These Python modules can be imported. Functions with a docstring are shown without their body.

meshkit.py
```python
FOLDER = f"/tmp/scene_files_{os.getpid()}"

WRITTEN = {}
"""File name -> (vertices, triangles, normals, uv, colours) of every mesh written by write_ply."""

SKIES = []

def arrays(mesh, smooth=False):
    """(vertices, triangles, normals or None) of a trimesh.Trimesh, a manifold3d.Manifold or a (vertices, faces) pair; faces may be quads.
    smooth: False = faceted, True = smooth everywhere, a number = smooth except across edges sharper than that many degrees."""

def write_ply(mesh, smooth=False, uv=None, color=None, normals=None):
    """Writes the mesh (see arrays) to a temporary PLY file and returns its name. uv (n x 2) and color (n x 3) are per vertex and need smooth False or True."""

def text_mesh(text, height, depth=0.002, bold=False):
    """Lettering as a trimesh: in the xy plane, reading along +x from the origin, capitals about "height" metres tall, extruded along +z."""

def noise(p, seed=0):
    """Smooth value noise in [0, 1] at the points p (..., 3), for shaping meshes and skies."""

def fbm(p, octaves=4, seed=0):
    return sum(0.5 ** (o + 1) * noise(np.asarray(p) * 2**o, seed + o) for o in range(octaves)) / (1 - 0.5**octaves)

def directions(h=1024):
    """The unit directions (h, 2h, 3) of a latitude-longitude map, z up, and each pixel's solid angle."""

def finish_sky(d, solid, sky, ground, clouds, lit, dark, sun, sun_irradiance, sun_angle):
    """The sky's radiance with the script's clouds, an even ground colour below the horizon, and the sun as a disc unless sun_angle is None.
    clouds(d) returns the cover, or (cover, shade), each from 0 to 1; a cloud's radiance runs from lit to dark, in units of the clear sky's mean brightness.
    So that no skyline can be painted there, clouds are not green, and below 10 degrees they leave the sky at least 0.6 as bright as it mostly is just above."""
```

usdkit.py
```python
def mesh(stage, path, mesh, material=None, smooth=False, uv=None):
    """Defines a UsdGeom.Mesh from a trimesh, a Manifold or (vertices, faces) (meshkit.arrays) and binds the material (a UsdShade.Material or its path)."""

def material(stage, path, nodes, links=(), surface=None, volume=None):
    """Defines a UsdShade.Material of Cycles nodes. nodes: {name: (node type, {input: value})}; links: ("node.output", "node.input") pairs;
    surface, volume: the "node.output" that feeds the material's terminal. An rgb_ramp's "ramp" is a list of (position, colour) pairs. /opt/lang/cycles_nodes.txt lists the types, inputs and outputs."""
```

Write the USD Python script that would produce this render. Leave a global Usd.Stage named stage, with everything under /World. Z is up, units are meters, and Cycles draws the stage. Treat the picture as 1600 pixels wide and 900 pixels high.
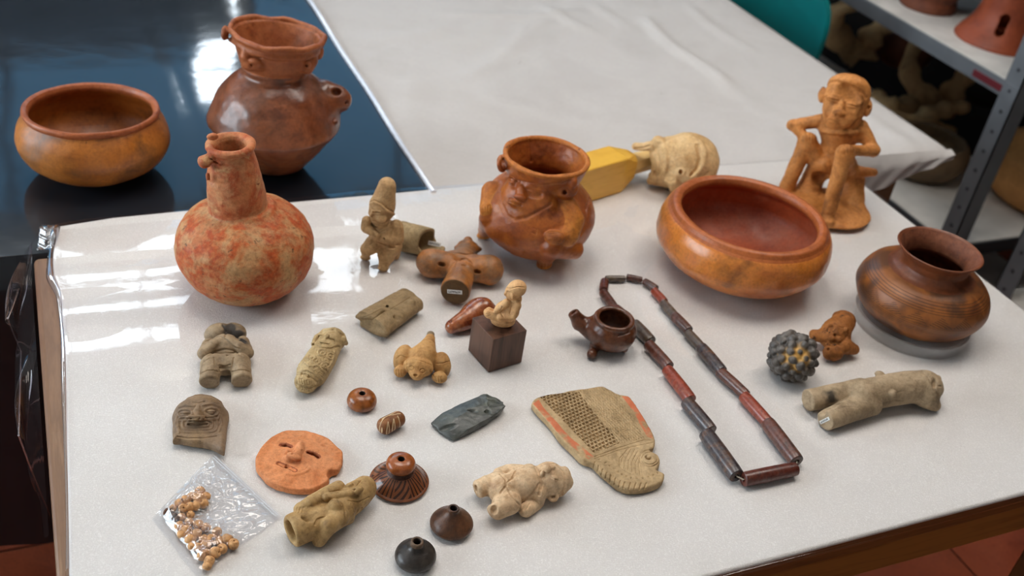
import math, random
import numpy as np
import trimesh, manifold3d
from scipy.interpolate import PchipInterpolator, CubicSpline
from shapely.geometry import Polygon, Point
import shapely
import usdkit, meshkit
from pxr import Usd, UsdGeom, UsdShade, UsdLux, Sdf, Gf, Vt

stage = Usd.Stage.CreateInMemory()
UsdGeom.SetStageUpAxis(stage, UsdGeom.Tokens.z)
UsdGeom.SetStageMetersPerUnit(stage, 1.0)
UsdGeom.Xform.Define(stage, '/World')
UsdGeom.Scope.Define(stage, '/World/Looks')
TZ = 0.75                                     # height of the table tops

# ------------------------------------------------------------------ camera, light, exposure
YAW, PITCH, ROLL, FPX, CAMH = 0.478804295, 0.596726929, -0.158700790, 1627.47, 0.75
_f = np.array([math.sin(YAW) * math.cos(PITCH), math.cos(YAW) * math.cos(PITCH), -math.sin(PITCH)])
_r = np.cross(_f, [0, 0, 1]); _r /= np.linalg.norm(_r)
_d = np.cross(_f, _r)
CR = np.stack([math.cos(ROLL) * _r + math.sin(ROLL) * _d, -math.sin(ROLL) * _r + math.cos(ROLL) * _d, _f])   # rows: image right, image down, forward
CPOS = np.array([0, 0, CAMH])                 # relative to the table top
cam = UsdGeom.Camera.Define(stage, '/World/camera')
M = np.eye(4); M[0, :3], M[1, :3], M[2, :3], M[3, :3] = CR[0], -CR[1], -CR[2], CPOS + [0, 0, TZ]
UsdGeom.Xformable(cam).AddTransformOp().Set(Gf.Matrix4d(*M.ravel().tolist()))
cam.CreateHorizontalApertureAttr(36.0)
cam.CreateFocalLengthAttr(36.0 * FPX / 1600)
cam.CreateFStopAttr(6.0)
cam.CreateFocusDistanceAttr(1.0)
cam.CreateClippingRangeAttr(Gf.Vec2f(0.05, 100))
cam.CreateExposureAttr(0.12)
WINDOW_STRENGTH, WINDOW_COLOR = 11.0, (0.80, 0.91, 1.0)
BLUE_STRENGTH = 1.1
LAMP_STRENGTH, LAMP_COLOR = 7.2, (1.0, 0.925, 0.85)
_dome = UsdLux.DomeLight.Define(stage, '/World/daylight')
_dome.CreateIntensityAttr(0.05); _dome.CreateColorAttr(Gf.Vec3f(0.8, 0.9, 1.0))

def at(px, py, z=0.0):
    """the point of the photograph's pixel at height z (m) over the table top"""
    v = np.array([(px - 800) / FPX, (py - 450) / FPX, 1.0]) @ CR
    return CPOS + v * ((z - CAMH) / v[2])

def ray(px, py):
    return np.array([(px - 800) / FPX, (py - 450) / FPX, 1.0]) @ CR

# ------------------------------------------------------------------ scene tree helpers
_used = {}
def numbered(parent, name):
    k = (parent, name); n = _used.get(k, 0); _used[k] = n + 1
    return name if n == 0 else f'{name}_{n:03d}'

def tag(p, label=None, cat=None, group=None, kind=None):
    p = p.GetPrim() if hasattr(p, 'GetPrim') else p
    for k, v in (('label', label), ('category', cat), ('group', group), ('kind', kind)):
        if v: p.SetCustomDataByKey(k, v)
    return p

def thing(name, label, cat, loc=(0, 0, 0), group=None, kind=None):
    x = UsdGeom.Xform.Define(stage, '/World/' + numbered('/World', name))
    x.AddTranslateOp().Set(Gf.Vec3d(*map(float, loc)))
    tag(x, label, cat, group, kind)
    return x.GetPrim()

def put(name, V, F, mat, parent=None, N=None, label=None, paint=None, smooth=None):
    base = '/World' if parent is None else str(parent.GetPath())
    path = base + '/' + numbered(base, name)
    if N is None:
        V, F, N = meshkit.arrays((np.asarray(V, float), np.asarray(F, int)), False if smooth is None else smooth)
    m = UsdGeom.Mesh.Define(stage, path)
    m.CreatePointsAttr(Vt.Vec3fArray.FromNumpy(np.ascontiguousarray(V, np.float32)))
    m.CreateFaceVertexCountsAttr(Vt.IntArray.FromNumpy(np.full(len(F), 3, np.int32)))
    m.CreateFaceVertexIndicesAttr(Vt.IntArray.FromNumpy(np.ascontiguousarray(F, np.int32).ravel()))
    m.CreateSubdivisionSchemeAttr('none')
    if N is not None:
        m.CreateNormalsAttr(Vt.Vec3fArray.FromNumpy(np.ascontiguousarray(N, np.float32)))
        m.SetNormalsInterpolation('vertex')
    if paint is not None:
        UsdGeom.PrimvarsAPI(m).CreatePrimvar('paint', Sdf.ValueTypeNames.FloatArray, 'vertex').Set(Vt.FloatArray.FromNumpy(np.ascontiguousarray(paint, np.float32)))
    UsdShade.MaterialBindingAPI.Apply(m.GetPrim()).Bind(mat)
    if label: tag(m, label)
    return m.GetPrim()

def put_tm(name, tm, mat, parent=None, smooth=None, label=None):
    V, F, N = meshkit.arrays(tm, smooth if smooth is not None else False)
    return put(name, V, F, mat, parent, N if N is not None else None, label)

def rbox(size, r, seg=3):
    """box with rounded edges, centred"""
    s = np.asarray(size, float) / 2 - r
    sp = trimesh.creation.icosphere(subdivisions=seg - 1, radius=r)
    pts = np.concatenate([sp.vertices + s * np.array(c) for c in np.ndindex(2, 2, 2) for c in [np.array(c) * 2 - 1]])
    return trimesh.convex.convex_hull(pts)

def cbox(lo, hi, r=0.0015):
    lo, hi = np.asarray(lo, float), np.asarray(hi, float)
    b = rbox(hi - lo, min(r, 0.45 * (hi - lo).min()), 2); b.apply_translation((lo + hi) / 2)
    return b

# ------------------------------------------------------------------ materials
_mats = {}
def lin(c):
    """sRGB 0..255 -> linear"""
    c = np.asarray(c, float) / 255
    return tuple(np.where(c <= 0.04045, c / 12.92, ((c + 0.055) / 1.055) ** 2.4))

TONE = (0.94, 0.895, 0.85)
def tone(c): return tuple(np.asarray(c, float) * TONE)

def clay(name, cols, scale=35, detail=5, rough=0.6, spec=0.35, bump=0.35, bump_scale=700, specks=None, stain=None, paint=None, coat=0.0, streak=None, contrast=(0.3, 0.7), dirt=(84, 68, 44), mottle=0.75):
    """mottled fired clay or stone. cols: sRGB colours along a noise; specks (colour, scale, cover); stain (colour, scale, cover); paint: colour under the mesh's paint attribute"""
    if name in _mats: return _mats[name]
    cols = [tone(c) for c in cols]; stain = stain and (tone(stain[0]),) + tuple(stain[1:]); specks = specks and (tone(specks[0]),) + tuple(specks[1:])
    n = {'tc': ('texture_coordinate', {}), 'map': ('mapping', {'scale': streak or (1, 1, 1)}),
         'n1': ('noise_texture', {'scale': float(scale), 'detail': float(detail), 'roughness': 0.62, 'distortion': 0.4}),
         'r1': ('rgb_ramp', {'ramp': list(zip(np.linspace(contrast[0], contrast[1], len(cols)), [lin(c) for c in cols]))}),
         'nb': ('noise_texture', {'scale': float(bump_scale), 'detail': 4.0, 'roughness': 0.6}),
         'nr': ('noise_texture', {'scale': float(scale * 2.3), 'detail': 3.0}),
         'rr': ('map_range', {'from_min': 0.3, 'from_max': 0.7, 'to_min': max(rough - 0.1, 0.05), 'to_max': min(rough + 0.1, 1.0)}),
         'b': ('bump', {'strength': float(bump), 'distance': 0.0012}),
         'p': ('principled_bsdf', {'specular_ior_level': float(spec), 'coat_weight': float(coat), 'coat_roughness': 0.18})}
    l = [('tc.object', 'map.vector'), ('map.vector', 'n1.vector'), ('n1.fac', 'r1.fac'), ('tc.object', 'nb.vector'), ('nb.fac', 'b.height'), ('b.normal', 'p.normal'),
         ('tc.object', 'nr.vector'), ('nr.fac', 'rr.value'), ('rr.result', 'p.roughness')]
    out = 'r1.color'
    for k, (what, hard) in enumerate(((stain, 0.12), (specks, 0.03))):
        if what:
            c, s, cover = what
            n[f's{k}'] = ('noise_texture', {'scale': float(s), 'detail': 6.0, 'roughness': 0.65, 'distortion': 0.3})
            n[f'o{k}'] = ('mapping', {'location': (3.1 + k, 1.7, 5.3)})
            n[f'm{k}'] = ('map_range', {'from_min': 0.5 - cover + 0.18 - hard, 'from_max': 0.5 - cover + 0.18 + hard, 'to_min': 1.0, 'to_max': 0.0, 'clamp': True})
            n[f'm{k}'][1]['from_min'], n[f'm{k}'][1]['from_max'] = cover - hard, cover + hard
            n[f'x{k}'] = ('mix', {'color2': lin(c)})
            l += [('tc.object', f'o{k}.vector'), (f'o{k}.vector', f's{k}.vector'), (f's{k}.fac', f'm{k}.value'), (f'm{k}.result', f'x{k}.fac'), (out, f'x{k}.color1')]
            out = f'x{k}.color'
    n['fm'] = ('noise_texture', {'scale': 230.0, 'detail': 5.0, 'roughness': 0.75}); n['fr'] = ('rgb_ramp', {'ramp': [(0.30, (0.62, 0.60, 0.58)), (0.50, (0.98, 0.98, 0.98)), (0.70, (1.22, 1.2, 1.18))]}); n['fx'] = ('mix', {'mix_type': 'multiply', 'fac': mottle})
    l += [('tc.object', 'fm.vector'), ('fm.fac', 'fr.fac'), (out, 'fx.color1'), ('fr.color', 'fx.color2')]; out = 'fx.color'
    if paint is not None:
        n['pa'] = ('attribute', {'attribute': 'paint'})
        n['pp'] = ('math', {'math_type': 'maximum', 'value2': 0.0}); n['px'] = ('mix', {'color2': lin(paint)})
        n['pn'] = ('math', {'math_type': 'multiply', 'value2': -1.0, 'use_clamp': True}); n['pd'] = ('mix', {'color2': lin(dirt)})
        l += [('pa.fac', 'pp.value1'), ('pp.value', 'px.fac'), (out, 'px.color1'), ('pa.fac', 'pn.value1'), ('pn.value', 'pd.fac'), ('px.color', 'pd.color1')]; out = 'pd.color'
    l.append((out, 'p.base_color'))
    _mats[name] = usdkit.material(stage, '/World/Looks/' + name, n, l, surface='p.BSDF')
    return _mats[name]

def plain(name, col, rough=0.5, spec=0.5, metallic=0.0, bump=0.0, bump_scale=400, coat=0.0, coat_rough=0.05, var=0.12, scale=12):
    if name in _mats: return _mats[name]
    c = np.array(lin(col))
    n = {'tc': ('texture_coordinate', {}), 'n': ('noise_texture', {'scale': float(scale), 'detail': 4.0}),
         'r': ('rgb_ramp', {'ramp': [(0.3, tuple(c * (1 - var))), (0.7, tuple(np.minimum(c * (1 + var), 1)))]}),
         'nb': ('noise_texture', {'scale': float(bump_scale), 'detail': 3.0}), 'b': ('bump', {'strength': float(bump), 'distance': 0.001}),
         'p': ('principled_bsdf', {'roughness': float(rough), 'specular_ior_level': float(spec), 'metallic': float(metallic), 'coat_weight': float(coat), 'coat_roughness': float(coat_rough)})}
    l = [('tc.object', 'n.vector'), ('n.fac', 'r.fac'), ('r.color', 'p.base_color'), ('tc.object', 'nb.vector'), ('nb.fac', 'b.height'), ('b.normal', 'p.normal')]
    _mats[name] = usdkit.material(stage, '/World/Looks/' + name, n, l, surface='p.BSDF')
    return _mats[name]

def wood(name, cols, axis_scale=(8, 90, 90), rough=0.5, coat=0.0, bump=0.15, spec=0.4):
    if name in _mats: return _mats[name]
    n = {'tc': ('texture_coordinate', {}), 'map': ('mapping', {'scale': axis_scale}),
         'n1': ('noise_texture', {'scale': 1.0, 'detail': 6.0, 'roughness': 0.65, 'distortion': 0.6}),
         'r1': ('rgb_ramp', {'ramp': list(zip(np.linspace(0.3, 0.72, len(cols)), [lin(c) for c in cols]))}),
         'b': ('bump', {'strength': float(bump), 'distance': 0.001}),
         'p': ('principled_bsdf', {'roughness': float(rough), 'coat_weight': float(coat), 'coat_roughness': 0.2, 'specular_ior_level': float(spec)})}
    l = [('tc.object', 'map.vector'), ('map.vector', 'n1.vector'), ('n1.fac', 'r1.fac'), ('r1.color', 'p.base_color'), ('n1.fac', 'b.height'), ('b.normal', 'p.normal')]
    _mats[name] = usdkit.material(stage, '/World/Looks/' + name, n, l, surface='p.BSDF')
    return _mats[name]

def emitter(name, col, strength):
    if name not in _mats:
        _mats[name] = usdkit.material(stage, '/World/Looks/' + name, {'e': ('emission', {'color': col, 'strength': float(strength)})}, [], surface='e.emission')
    return _mats[name]

def film(name, ior=1.45, rough=0.03, tint=(1, 1, 1), bump=0.0, bump_scale=60, haze=0.0, gain=1.0, dist=0.004):
    """clear plastic sheet: passes light straight through, mirrors at its fresnel share"""
    if name not in _mats:
        n = {'t': ('transparent_bsdf', {'color': tint}), 'g': ('glossy_bsdf', {'color': (1, 1, 1), 'roughness': rough}), 'gm': ('geometry', {}), 'io': ('mix_float', {'a': ior, 'b': 1 / ior}), 'f': ('fresnel', {}),
             'k': ('math', {'math_type': 'multiply', 'value2': gain, 'use_clamp': True}),
             'tc': ('texture_coordinate', {}), 'nb': ('noise_texture', {'scale': float(bump_scale), 'detail': 3.0}), 'b': ('bump', {'strength': float(bump), 'distance': dist}),
             'd': ('diffuse_bsdf', {'color': (0.8, 0.8, 0.8)}), 'm0': ('mix_closure', {'fac': haze}), 'm': ('mix_closure', {})}
        l = [('gm.backfacing', 'io.fac'), ('io.result', 'f.IOR'), ('f.fac', 'k.value1'), ('k.value', 'm.fac'), ('t.BSDF', 'm0.closure1'), ('d.BSDF', 'm0.closure2'), ('m0.closure', 'm.closure1'), ('g.BSDF', 'm.closure2'), ('tc.object', 'nb.vector'), ('nb.fac', 'b.height'),
             ('b.normal', 'g.normal'), ('b.normal', 'f.normal')]
        _mats[name] = usdkit.material(stage, '/World/Looks/' + name, n, l, surface='m.closure')
    return _mats[name]

# ------------------------------------------------------------------ lathe
def lathe(profile, n=112, knots=90, wob=0.0, seed=1, closed=True, tilt=None, sharp=False, bend=None):
    """profile: (r, z) in mm. returns V (m), F, N and for each face the profile parameter 0..len(profile)-1"""
    pr = np.asarray(profile, float)
    t = np.concatenate([[0], np.cumsum(np.hypot(*np.diff(pr, axis=0).T))])
    if sharp:
        tt, idx = [], []
        for i in range(len(pr) - 1):
            k = max(2, int(knots * (t[i + 1] - t[i]) / t[-1]))
            tt += list(np.linspace(t[i], t[i + 1], k, endpoint=False))
        tt.append(t[-1]); tt = np.array(tt)
        r, z = np.interp(tt, t, pr[:, 0]), np.interp(tt, t, pr[:, 1])
    else:
        tt = np.unique(np.concatenate([np.linspace(0, t[-1], knots), t]))
        r, z = PchipInterpolator(t, pr[:, 0])(tt), PchipInterpolator(t, pr[:, 1])(tt)
    par = np.interp(tt, t, np.arange(len(pr)))
    ph = np.linspace(0, 2 * np.pi, n, endpoint=False)
    P = np.stack([np.outer(r, np.cos(ph)), np.outer(r, np.sin(ph)), np.outer(z, np.ones(n))], -1)
    if wob:
        q = P / 38.0
        w = (meshkit.noise(q, seed) - 0.5) * 2 * wob + (meshkit.noise(q * 3.1, seed + 9) - 0.5) * wob * 0.6
        rad = np.stack([np.cos(ph), np.sin(ph), 0 * ph], -1)[None]
        P = P + rad * w[..., None]
        P[..., 2] += (meshkit.noise(q * 1.3 + 11, seed + 3) - 0.5) * wob * np.clip(z[:, None] / max(z.max(), 1e-6), 0, 1)
    if bend is not None: P = bend(P)
    m = len(tt)
    i, j = np.meshgrid(np.arange(m - 1), np.arange(n), indexing='ij')
    a, b, c, d = i * n + j, i * n + (j + 1) % n, (i + 1) * n + (j + 1) % n, (i + 1) * n + j
    F = np.stack([np.stack([a, b, c], -1), np.stack([a, c, d], -1)], 2).reshape(-1, 3)
    fp = np.repeat((par[:-1] + par[1:]) / 2, n * 2)
    V = P.reshape(-1, 3) / 1000
    N = normals(V, F)
    ok = np.linalg.norm(np.cross(V[F[:, 1]] - V[F[:, 0]], V[F[:, 2]] - V[F[:, 0]]), axis=1) > 1e-14
    if sharp:
        N = None
    return V, F[ok], N, fp[ok]

def normals(V, F):
    N = np.zeros_like(V); fn = np.cross(V[F[:, 1]] - V[F[:, 0]], V[F[:, 2]] - V[F[:, 0]])
    for k in range(3):
        for c in range(3): N[:, c] += np.bincount(F[:, k], fn[:, c], len(V))
    return N / np.maximum(np.linalg.norm(N, axis=1, keepdims=True), 1e-20)

def submesh(V, F, N, keep, paint=None):
    f = F[keep]; u, inv = np.unique(f, return_inverse=True)
    return V[u], inv.reshape(-1, 3), (None if N is None else N[u]), (None if paint is None else paint[u])

def lathe_parts(parent, L, cuts, smooth=None):
    """cuts: [(part name, parameter from, to, material)]"""
    V, F, N, fp = L
    for name, a, b, mat in cuts:
        k = (fp >= a) & (fp < b)
        if not k.any(): continue
        v, f, nn, _ = submesh(V, F, N, k)
        put(name, v, f, mat, parent, nn, smooth=smooth)

# ------------------------------------------------------------------ sculpting by distance fields (mm)
f32 = np.float32
up = np.array([0, 0, 1.0])
def smin(a, b, k):
    h = np.maximum(k - np.abs(a - b), 0) / k
    return np.minimum(a, b) - h * h * k * 0.25

class Prim:
    def __init__(s, fn, lo, hi): s.fn, s.lo, s.hi = fn, np.asarray(lo, float), np.asarray(hi, float)
    def __call__(s, P): return s.fn(P)

def A3(p): return np.asarray(p, float)
def sph(c, r):
    c = A3(c)
    return Prim(lambda P: np.linalg.norm(P - c.astype(f32), axis=1) - f32(r), c - r, c + r)

def ell(c, rad, R=None):
    c, rad = A3(c), np.asarray(rad, f32); R = np.eye(3) if R is None else np.asarray(R, float)   # columns: the axes
    def fn(P):
        q = (P - c.astype(f32)) @ R.astype(f32)
        k0 = np.linalg.norm(q / rad, axis=1); k1 = np.linalg.norm(q / (rad * rad), axis=1)
        return k0 * (k0 - 1) / np.maximum(k1, 1e-6)
    e = np.sqrt(((R * rad) ** 2).sum(1))
    return Prim(fn, c - e, c + e)

def cap(a, b, ra, rb=None):
    a, b = A3(a), A3(b); rb = ra if rb is None else rb; ab = b - a; L = max(ab @ ab, 1e-9)
    a_, ab_, iL = a.astype(f32), ab.astype(f32), f32(1 / L); aa = f32(ab @ ab)
    def fn(P):
        p = P - a_; t = p @ ab_; h = np.clip(t * iL, 0, 1)
        q = np.einsum('ij,ij->i', p, p) + h * (h * aa - 2 * t)
        return np.sqrt(np.maximum(q, 0)) - (f32(ra) + h * f32(rb - ra))
    r = max(ra, rb)
    return Prim(fn, np.minimum(a, b) - r, np.maximum(a, b) + r)

def tube(pts, r, r2=None):
    pts = [A3(p) for p in pts]; n = len(pts) - 1; rs = np.interp(np.linspace(0, 1, n + 1), np.linspace(0, 1, np.size(r)) if np.size(r) > 1 else [0], np.atleast_1d(r)) if r2 is None else np.linspace(r, r2, n + 1)
    cs = [cap(pts[i], pts[i + 1], rs[i], rs[i + 1]) for i in range(n)]
    def fn(P):
        d = cs[0](P)
        for c in cs[1:]: d = np.minimum(d, c(P))
        return d
    return Prim(fn, np.min([c.lo for c in cs], 0), np.max([c.hi for c in cs], 0))

def cyl(a, b, ra, rb=None, round_=1.0):
    """flat-ended (conical) cylinder"""
    a, b = A3(a), A3(b); rb = ra if rb is None else rb; L = np.linalg.norm(b - a); u = (b - a) / L
    def fn(P):
        p = P - a.astype(f32); t = p @ u.astype(f32); q = np.sqrt(np.maximum((p * p).sum(1) - t * t, 0))
        dr = q - (f32(ra) + np.clip(t / f32(L), 0, 1) * f32(rb - ra)) + f32(round_); dt = np.abs(t - f32(L / 2)) - f32(L / 2) + f32(round_)
        return np.minimum(np.maximum(dr, dt), 0) + np.hypot(np.maximum(dr, 0), np.maximum(dt, 0)) - f32(round_)
    r = max(ra, rb)
    return Prim(fn, np.minimum(a, b) - r, np.maximum(a, b) + r)

def box(c, half, R=None, round_=1.0):
    c, half = A3(c), np.asarray(half, f32); R = np.eye(3) if R is None else np.asarray(R, float)
    def fn(P):
        q = np.abs((P - c.astype(f32)) @ R.astype(f32)) - half + f32(round_)
        return np.linalg.norm(np.maximum(q, 0), axis=1) + np.minimum(q.max(1), 0) - f32(round_)
    e = (np.abs(R) * half).sum(1)
    return Prim(fn, c - e, c + e)

def torus(c, n, R, r):
    c, n = A3(c), A3(n) / np.linalg.norm(n)
    def fn(P):
        p = P - c.astype(f32); t = p @ n.astype(f32); q = np.sqrt(np.maximum((p * p).sum(1) - t * t, 0)) - f32(R)
        return np.hypot(q, t) - f32(r)
    return Prim(fn, c - R - r, c + R + r)

def halfspace(c, n):
    c, n = A3(c), A3(n) / np.linalg.norm(n)
    return Prim(lambda P: (P - c.astype(f32)) @ n.astype(f32), c - 1e4, c + 1e4)

def revolve(profile, c=(0, 0, 0), axis=(0, 0, 1), step=0.5):
    """solid (or hollow) of a closed (r, z) outline"""
    c, axis = A3(c), A3(axis) / np.linalg.norm(axis)
    pr = np.asarray(profile, float)
    poly = Polygon(pr).buffer(0)
    r1, z0, z1 = pr[:, 0].max() + 30, pr[:, 1].min() - 30, pr[:, 1].max() + 30
    nr, nz = int(r1 / step) + 1, int((z1 - z0) / step) + 1
    rr, zz = np.meshgrid(np.linspace(0, r1, nr), np.linspace(z0, z1, nz), indexing='ij')
    b = poly.boundary
    b = shapely.linestrings([p for p in np.asarray(b.coords if b.geom_type == 'LineString' else max(b.geoms, key=lambda g: g.length).coords) ])
    # the segment on the axis is not a surface
    co = np.asarray(b.coords); segs = [(co[i], co[i + 1]) for i in range(len(co) - 1) if not (co[i, 0] < 1e-6 and co[i + 1, 0] < 1e-6)]
    g = np.full(rr.shape, 1e9)
    for p, q in segs:
        d = q - p; L = max(d @ d, 1e-12)
        h = np.clip(((rr - p[0]) * d[0] + (zz - p[1]) * d[1]) / L, 0, 1)
        g = np.minimum(g, np.hypot(rr - p[0] - h * d[0], zz - p[1] - h * d[1]))
    g[shapely.contains_xy(poly, rr, zz)] *= -1
    g = g.astype(f32)
    def fn(P):
        p = P - c.astype(f32); t = p @ axis.astype(f32); q = np.sqrt(np.maximum((p * p).sum(1) - t * t, 0))
        x = np.clip(q / f32(step), 0, nr - 1.001); y = np.clip((t - f32(z0)) / f32(step), 0, nz - 1.001)
        i, j = x.astype(np.int32), y.astype(np.int32); x, y = x - i, y - j
        return g[i, j] * (1 - x) * (1 - y) + g[i + 1, j] * x * (1 - y) + g[i, j + 1] * (1 - x) * y + g[i + 1, j + 1] * x * y
    e = pr[:, 0].max()
    ends = [c + axis * pr[:, 1].min(), c + axis * pr[:, 1].max()]
    return Prim(fn, np.min(ends, 0) - e, np.max(ends, 0) + e)

def spline_poly(pts, n=60):
    """smooth closed or open outline through points"""
    p = np.asarray(pts, float); t = np.concatenate([[0], np.cumsum(np.hypot(*np.diff(p, axis=0).T))])
    tt = np.unique(np.concatenate([np.linspace(0, t[-1], n), t]))
    return np.stack([PchipInterpolator(t, p[:, k])(tt) for k in (0, 1)], 1)

def prism(poly2, origin, ex, ey, ez, z0, z1, round_=1.5):
    """polygon in the plane (ex, ey), thick from z0 to z1 along ez"""
    poly = Polygon(poly2).buffer(0); lo2, hi2 = np.array(poly.bounds[:2]) - 12, np.array(poly.bounds[2:]) + 12; st = 0.6
    nx, ny = (((hi2 - lo2) / st).astype(int) + 2)
    xx, yy = np.meshgrid(lo2[0] + st * np.arange(nx), lo2[1] + st * np.arange(ny), indexing='ij')
    co = np.asarray(poly.exterior.coords); g = np.full(xx.shape, 1e9)
    for i in range(len(co) - 1):
        p, d = co[i], co[i + 1] - co[i]; L = max(d @ d, 1e-12)
        h = np.clip(((xx - p[0]) * d[0] + (yy - p[1]) * d[1]) / L, 0, 1)
        g = np.minimum(g, np.hypot(xx - p[0] - h * d[0], yy - p[1] - h * d[1]))
    g[shapely.contains_xy(poly, xx, yy)] *= -1
    g = g.astype(f32); o, E = A3(origin), np.stack([ex, ey, ez], 1)
    def fn(P):
        q = (P - o.astype(f32)) @ E.astype(f32)
        x = np.clip((q[:, 0] - lo2[0]) / st, 0, nx - 1.001); y = np.clip((q[:, 1] - lo2[1]) / st, 0, ny - 1.001)
        i, j = x.astype(np.int32), y.astype(np.int32); x, y = x - i, y - j
        a = g[i, j] * (1 - x) * (1 - y) + g[i + 1, j] * x * (1 - y) + g[i, j + 1] * (1 - x) * y + g[i + 1, j + 1] * x * y + round_
        b = np.abs(q[:, 2] - (z0 + z1) / 2) - (z1 - z0) / 2 + round_
        return (np.minimum(np.maximum(a, b), 0) + np.hypot(np.maximum(a, 0), np.maximum(b, 0)) - round_).astype(f32)
    c = np.array([[x, y, z] for x in (lo2[0], hi2[0]) for y in (lo2[1], hi2[1]) for z in (z0, z1)]) @ E.T + o
    return Prim(fn, c.min(0), c.max(0))

def surface_nets(Fd, org, h):
    inside = Fd < 0
    nx, ny, nz = Fd.shape
    corner = [(i, j, k) for i in (0, 1) for j in (0, 1) for k in (0, 1)]
    sl = lambda o: tuple(slice(o[a], Fd.shape[a] - 1 + o[a]) for a in range(3))
    cnt = sum(inside[sl(o)].astype(np.int8) for o in corner)
    act = (cnt > 0) & (cnt < 8)
    I = np.argwhere(act)
    idx = np.full(act.shape, -1, np.int32); idx[act] = np.arange(len(I))
    val = {o: Fd[I[:, 0] + o[0], I[:, 1] + o[1], I[:, 2] + o[2]] for o in corner}
    S = np.zeros((len(I), 3)); n = np.zeros(len(I))
    for o in corner:
        for a in range(3):
            if o[a] == 0:
                q = tuple(o[b] + (b == a) for b in range(3))
                v0, v1 = val[o], val[q]; cr = (v0 < 0) != (v1 < 0)
                t = np.where(cr, v0 / np.where(cr, v0 - v1, 1), 0)
                pos = np.tile(np.array(o, float), (len(I), 1)); pos[:, a] += t
                S[cr] += pos[cr]; n[cr] += 1
    V = (I + S / n[:, None]) * h + org
    quads = []
    for a in range(3):
        b, c = (a + 1) % 3, (a + 2) % 3
        s0 = [slice(1, -1)] * 3; s1 = [slice(1, -1)] * 3
        s0[a] = slice(0, Fd.shape[a] - 1); s1[a] = slice(1, Fd.shape[a])
        i0, i1 = inside[tuple(s0)], inside[tuple(s1)]
        for flip, m in ((False, i0 & ~i1), (True, ~i0 & i1)):
            E = np.argwhere(m)
            if not len(E): continue
            E[:, b] += 1; E[:, c] += 1
            def g(db, dc):
                q = E.copy(); q[:, b] -= db; q[:, c] -= dc
                return idx[q[:, 0], q[:, 1], q[:, 2]]
            q = np.stack([g(1, 1), g(0, 1), g(0, 0), g(1, 0)], 1)
            quads.append(q[:, ::-1] if flip else q)
    Q = np.concatenate(quads); Q = Q[(Q >= 0).all(1)]
    Fc = np.concatenate([Q[:, [0, 1, 2]], Q[:, [0, 2, 3]]])
    return V, Fc

def inbox(P, pr, m):
    lo, hi = (pr.lo - m).astype(f32), (pr.hi + m).astype(f32); x, y, z = P[:, 0], P[:, 1], P[:, 2]
    return (x > lo[0]) & (x < hi[0]) & (y > lo[1]) & (y < hi[1]) & (z > lo[2]) & (z < hi[2])

from scipy.sparse import coo_matrix
from scipy.sparse.csgraph import connected_components
def islands(F, keep, nv):
    """the connected pieces of the faces in keep, as face masks"""
    idx = np.flatnonzero(keep)
    if not len(idx): return []
    f = F[idx]; e = np.concatenate([f[:, [0, 1]], f[:, [1, 2]]])
    _, c = connected_components(coo_matrix((np.ones(len(e)), (e[:, 0], e[:, 1])), shape=(nv, nv)), directed=False)
    c = c[f[:, 0]]; out = []
    for u in np.unique(c):
        m = np.zeros(len(F), bool); m[idx[c == u]] = True; out.append(m)
    return out

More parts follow.
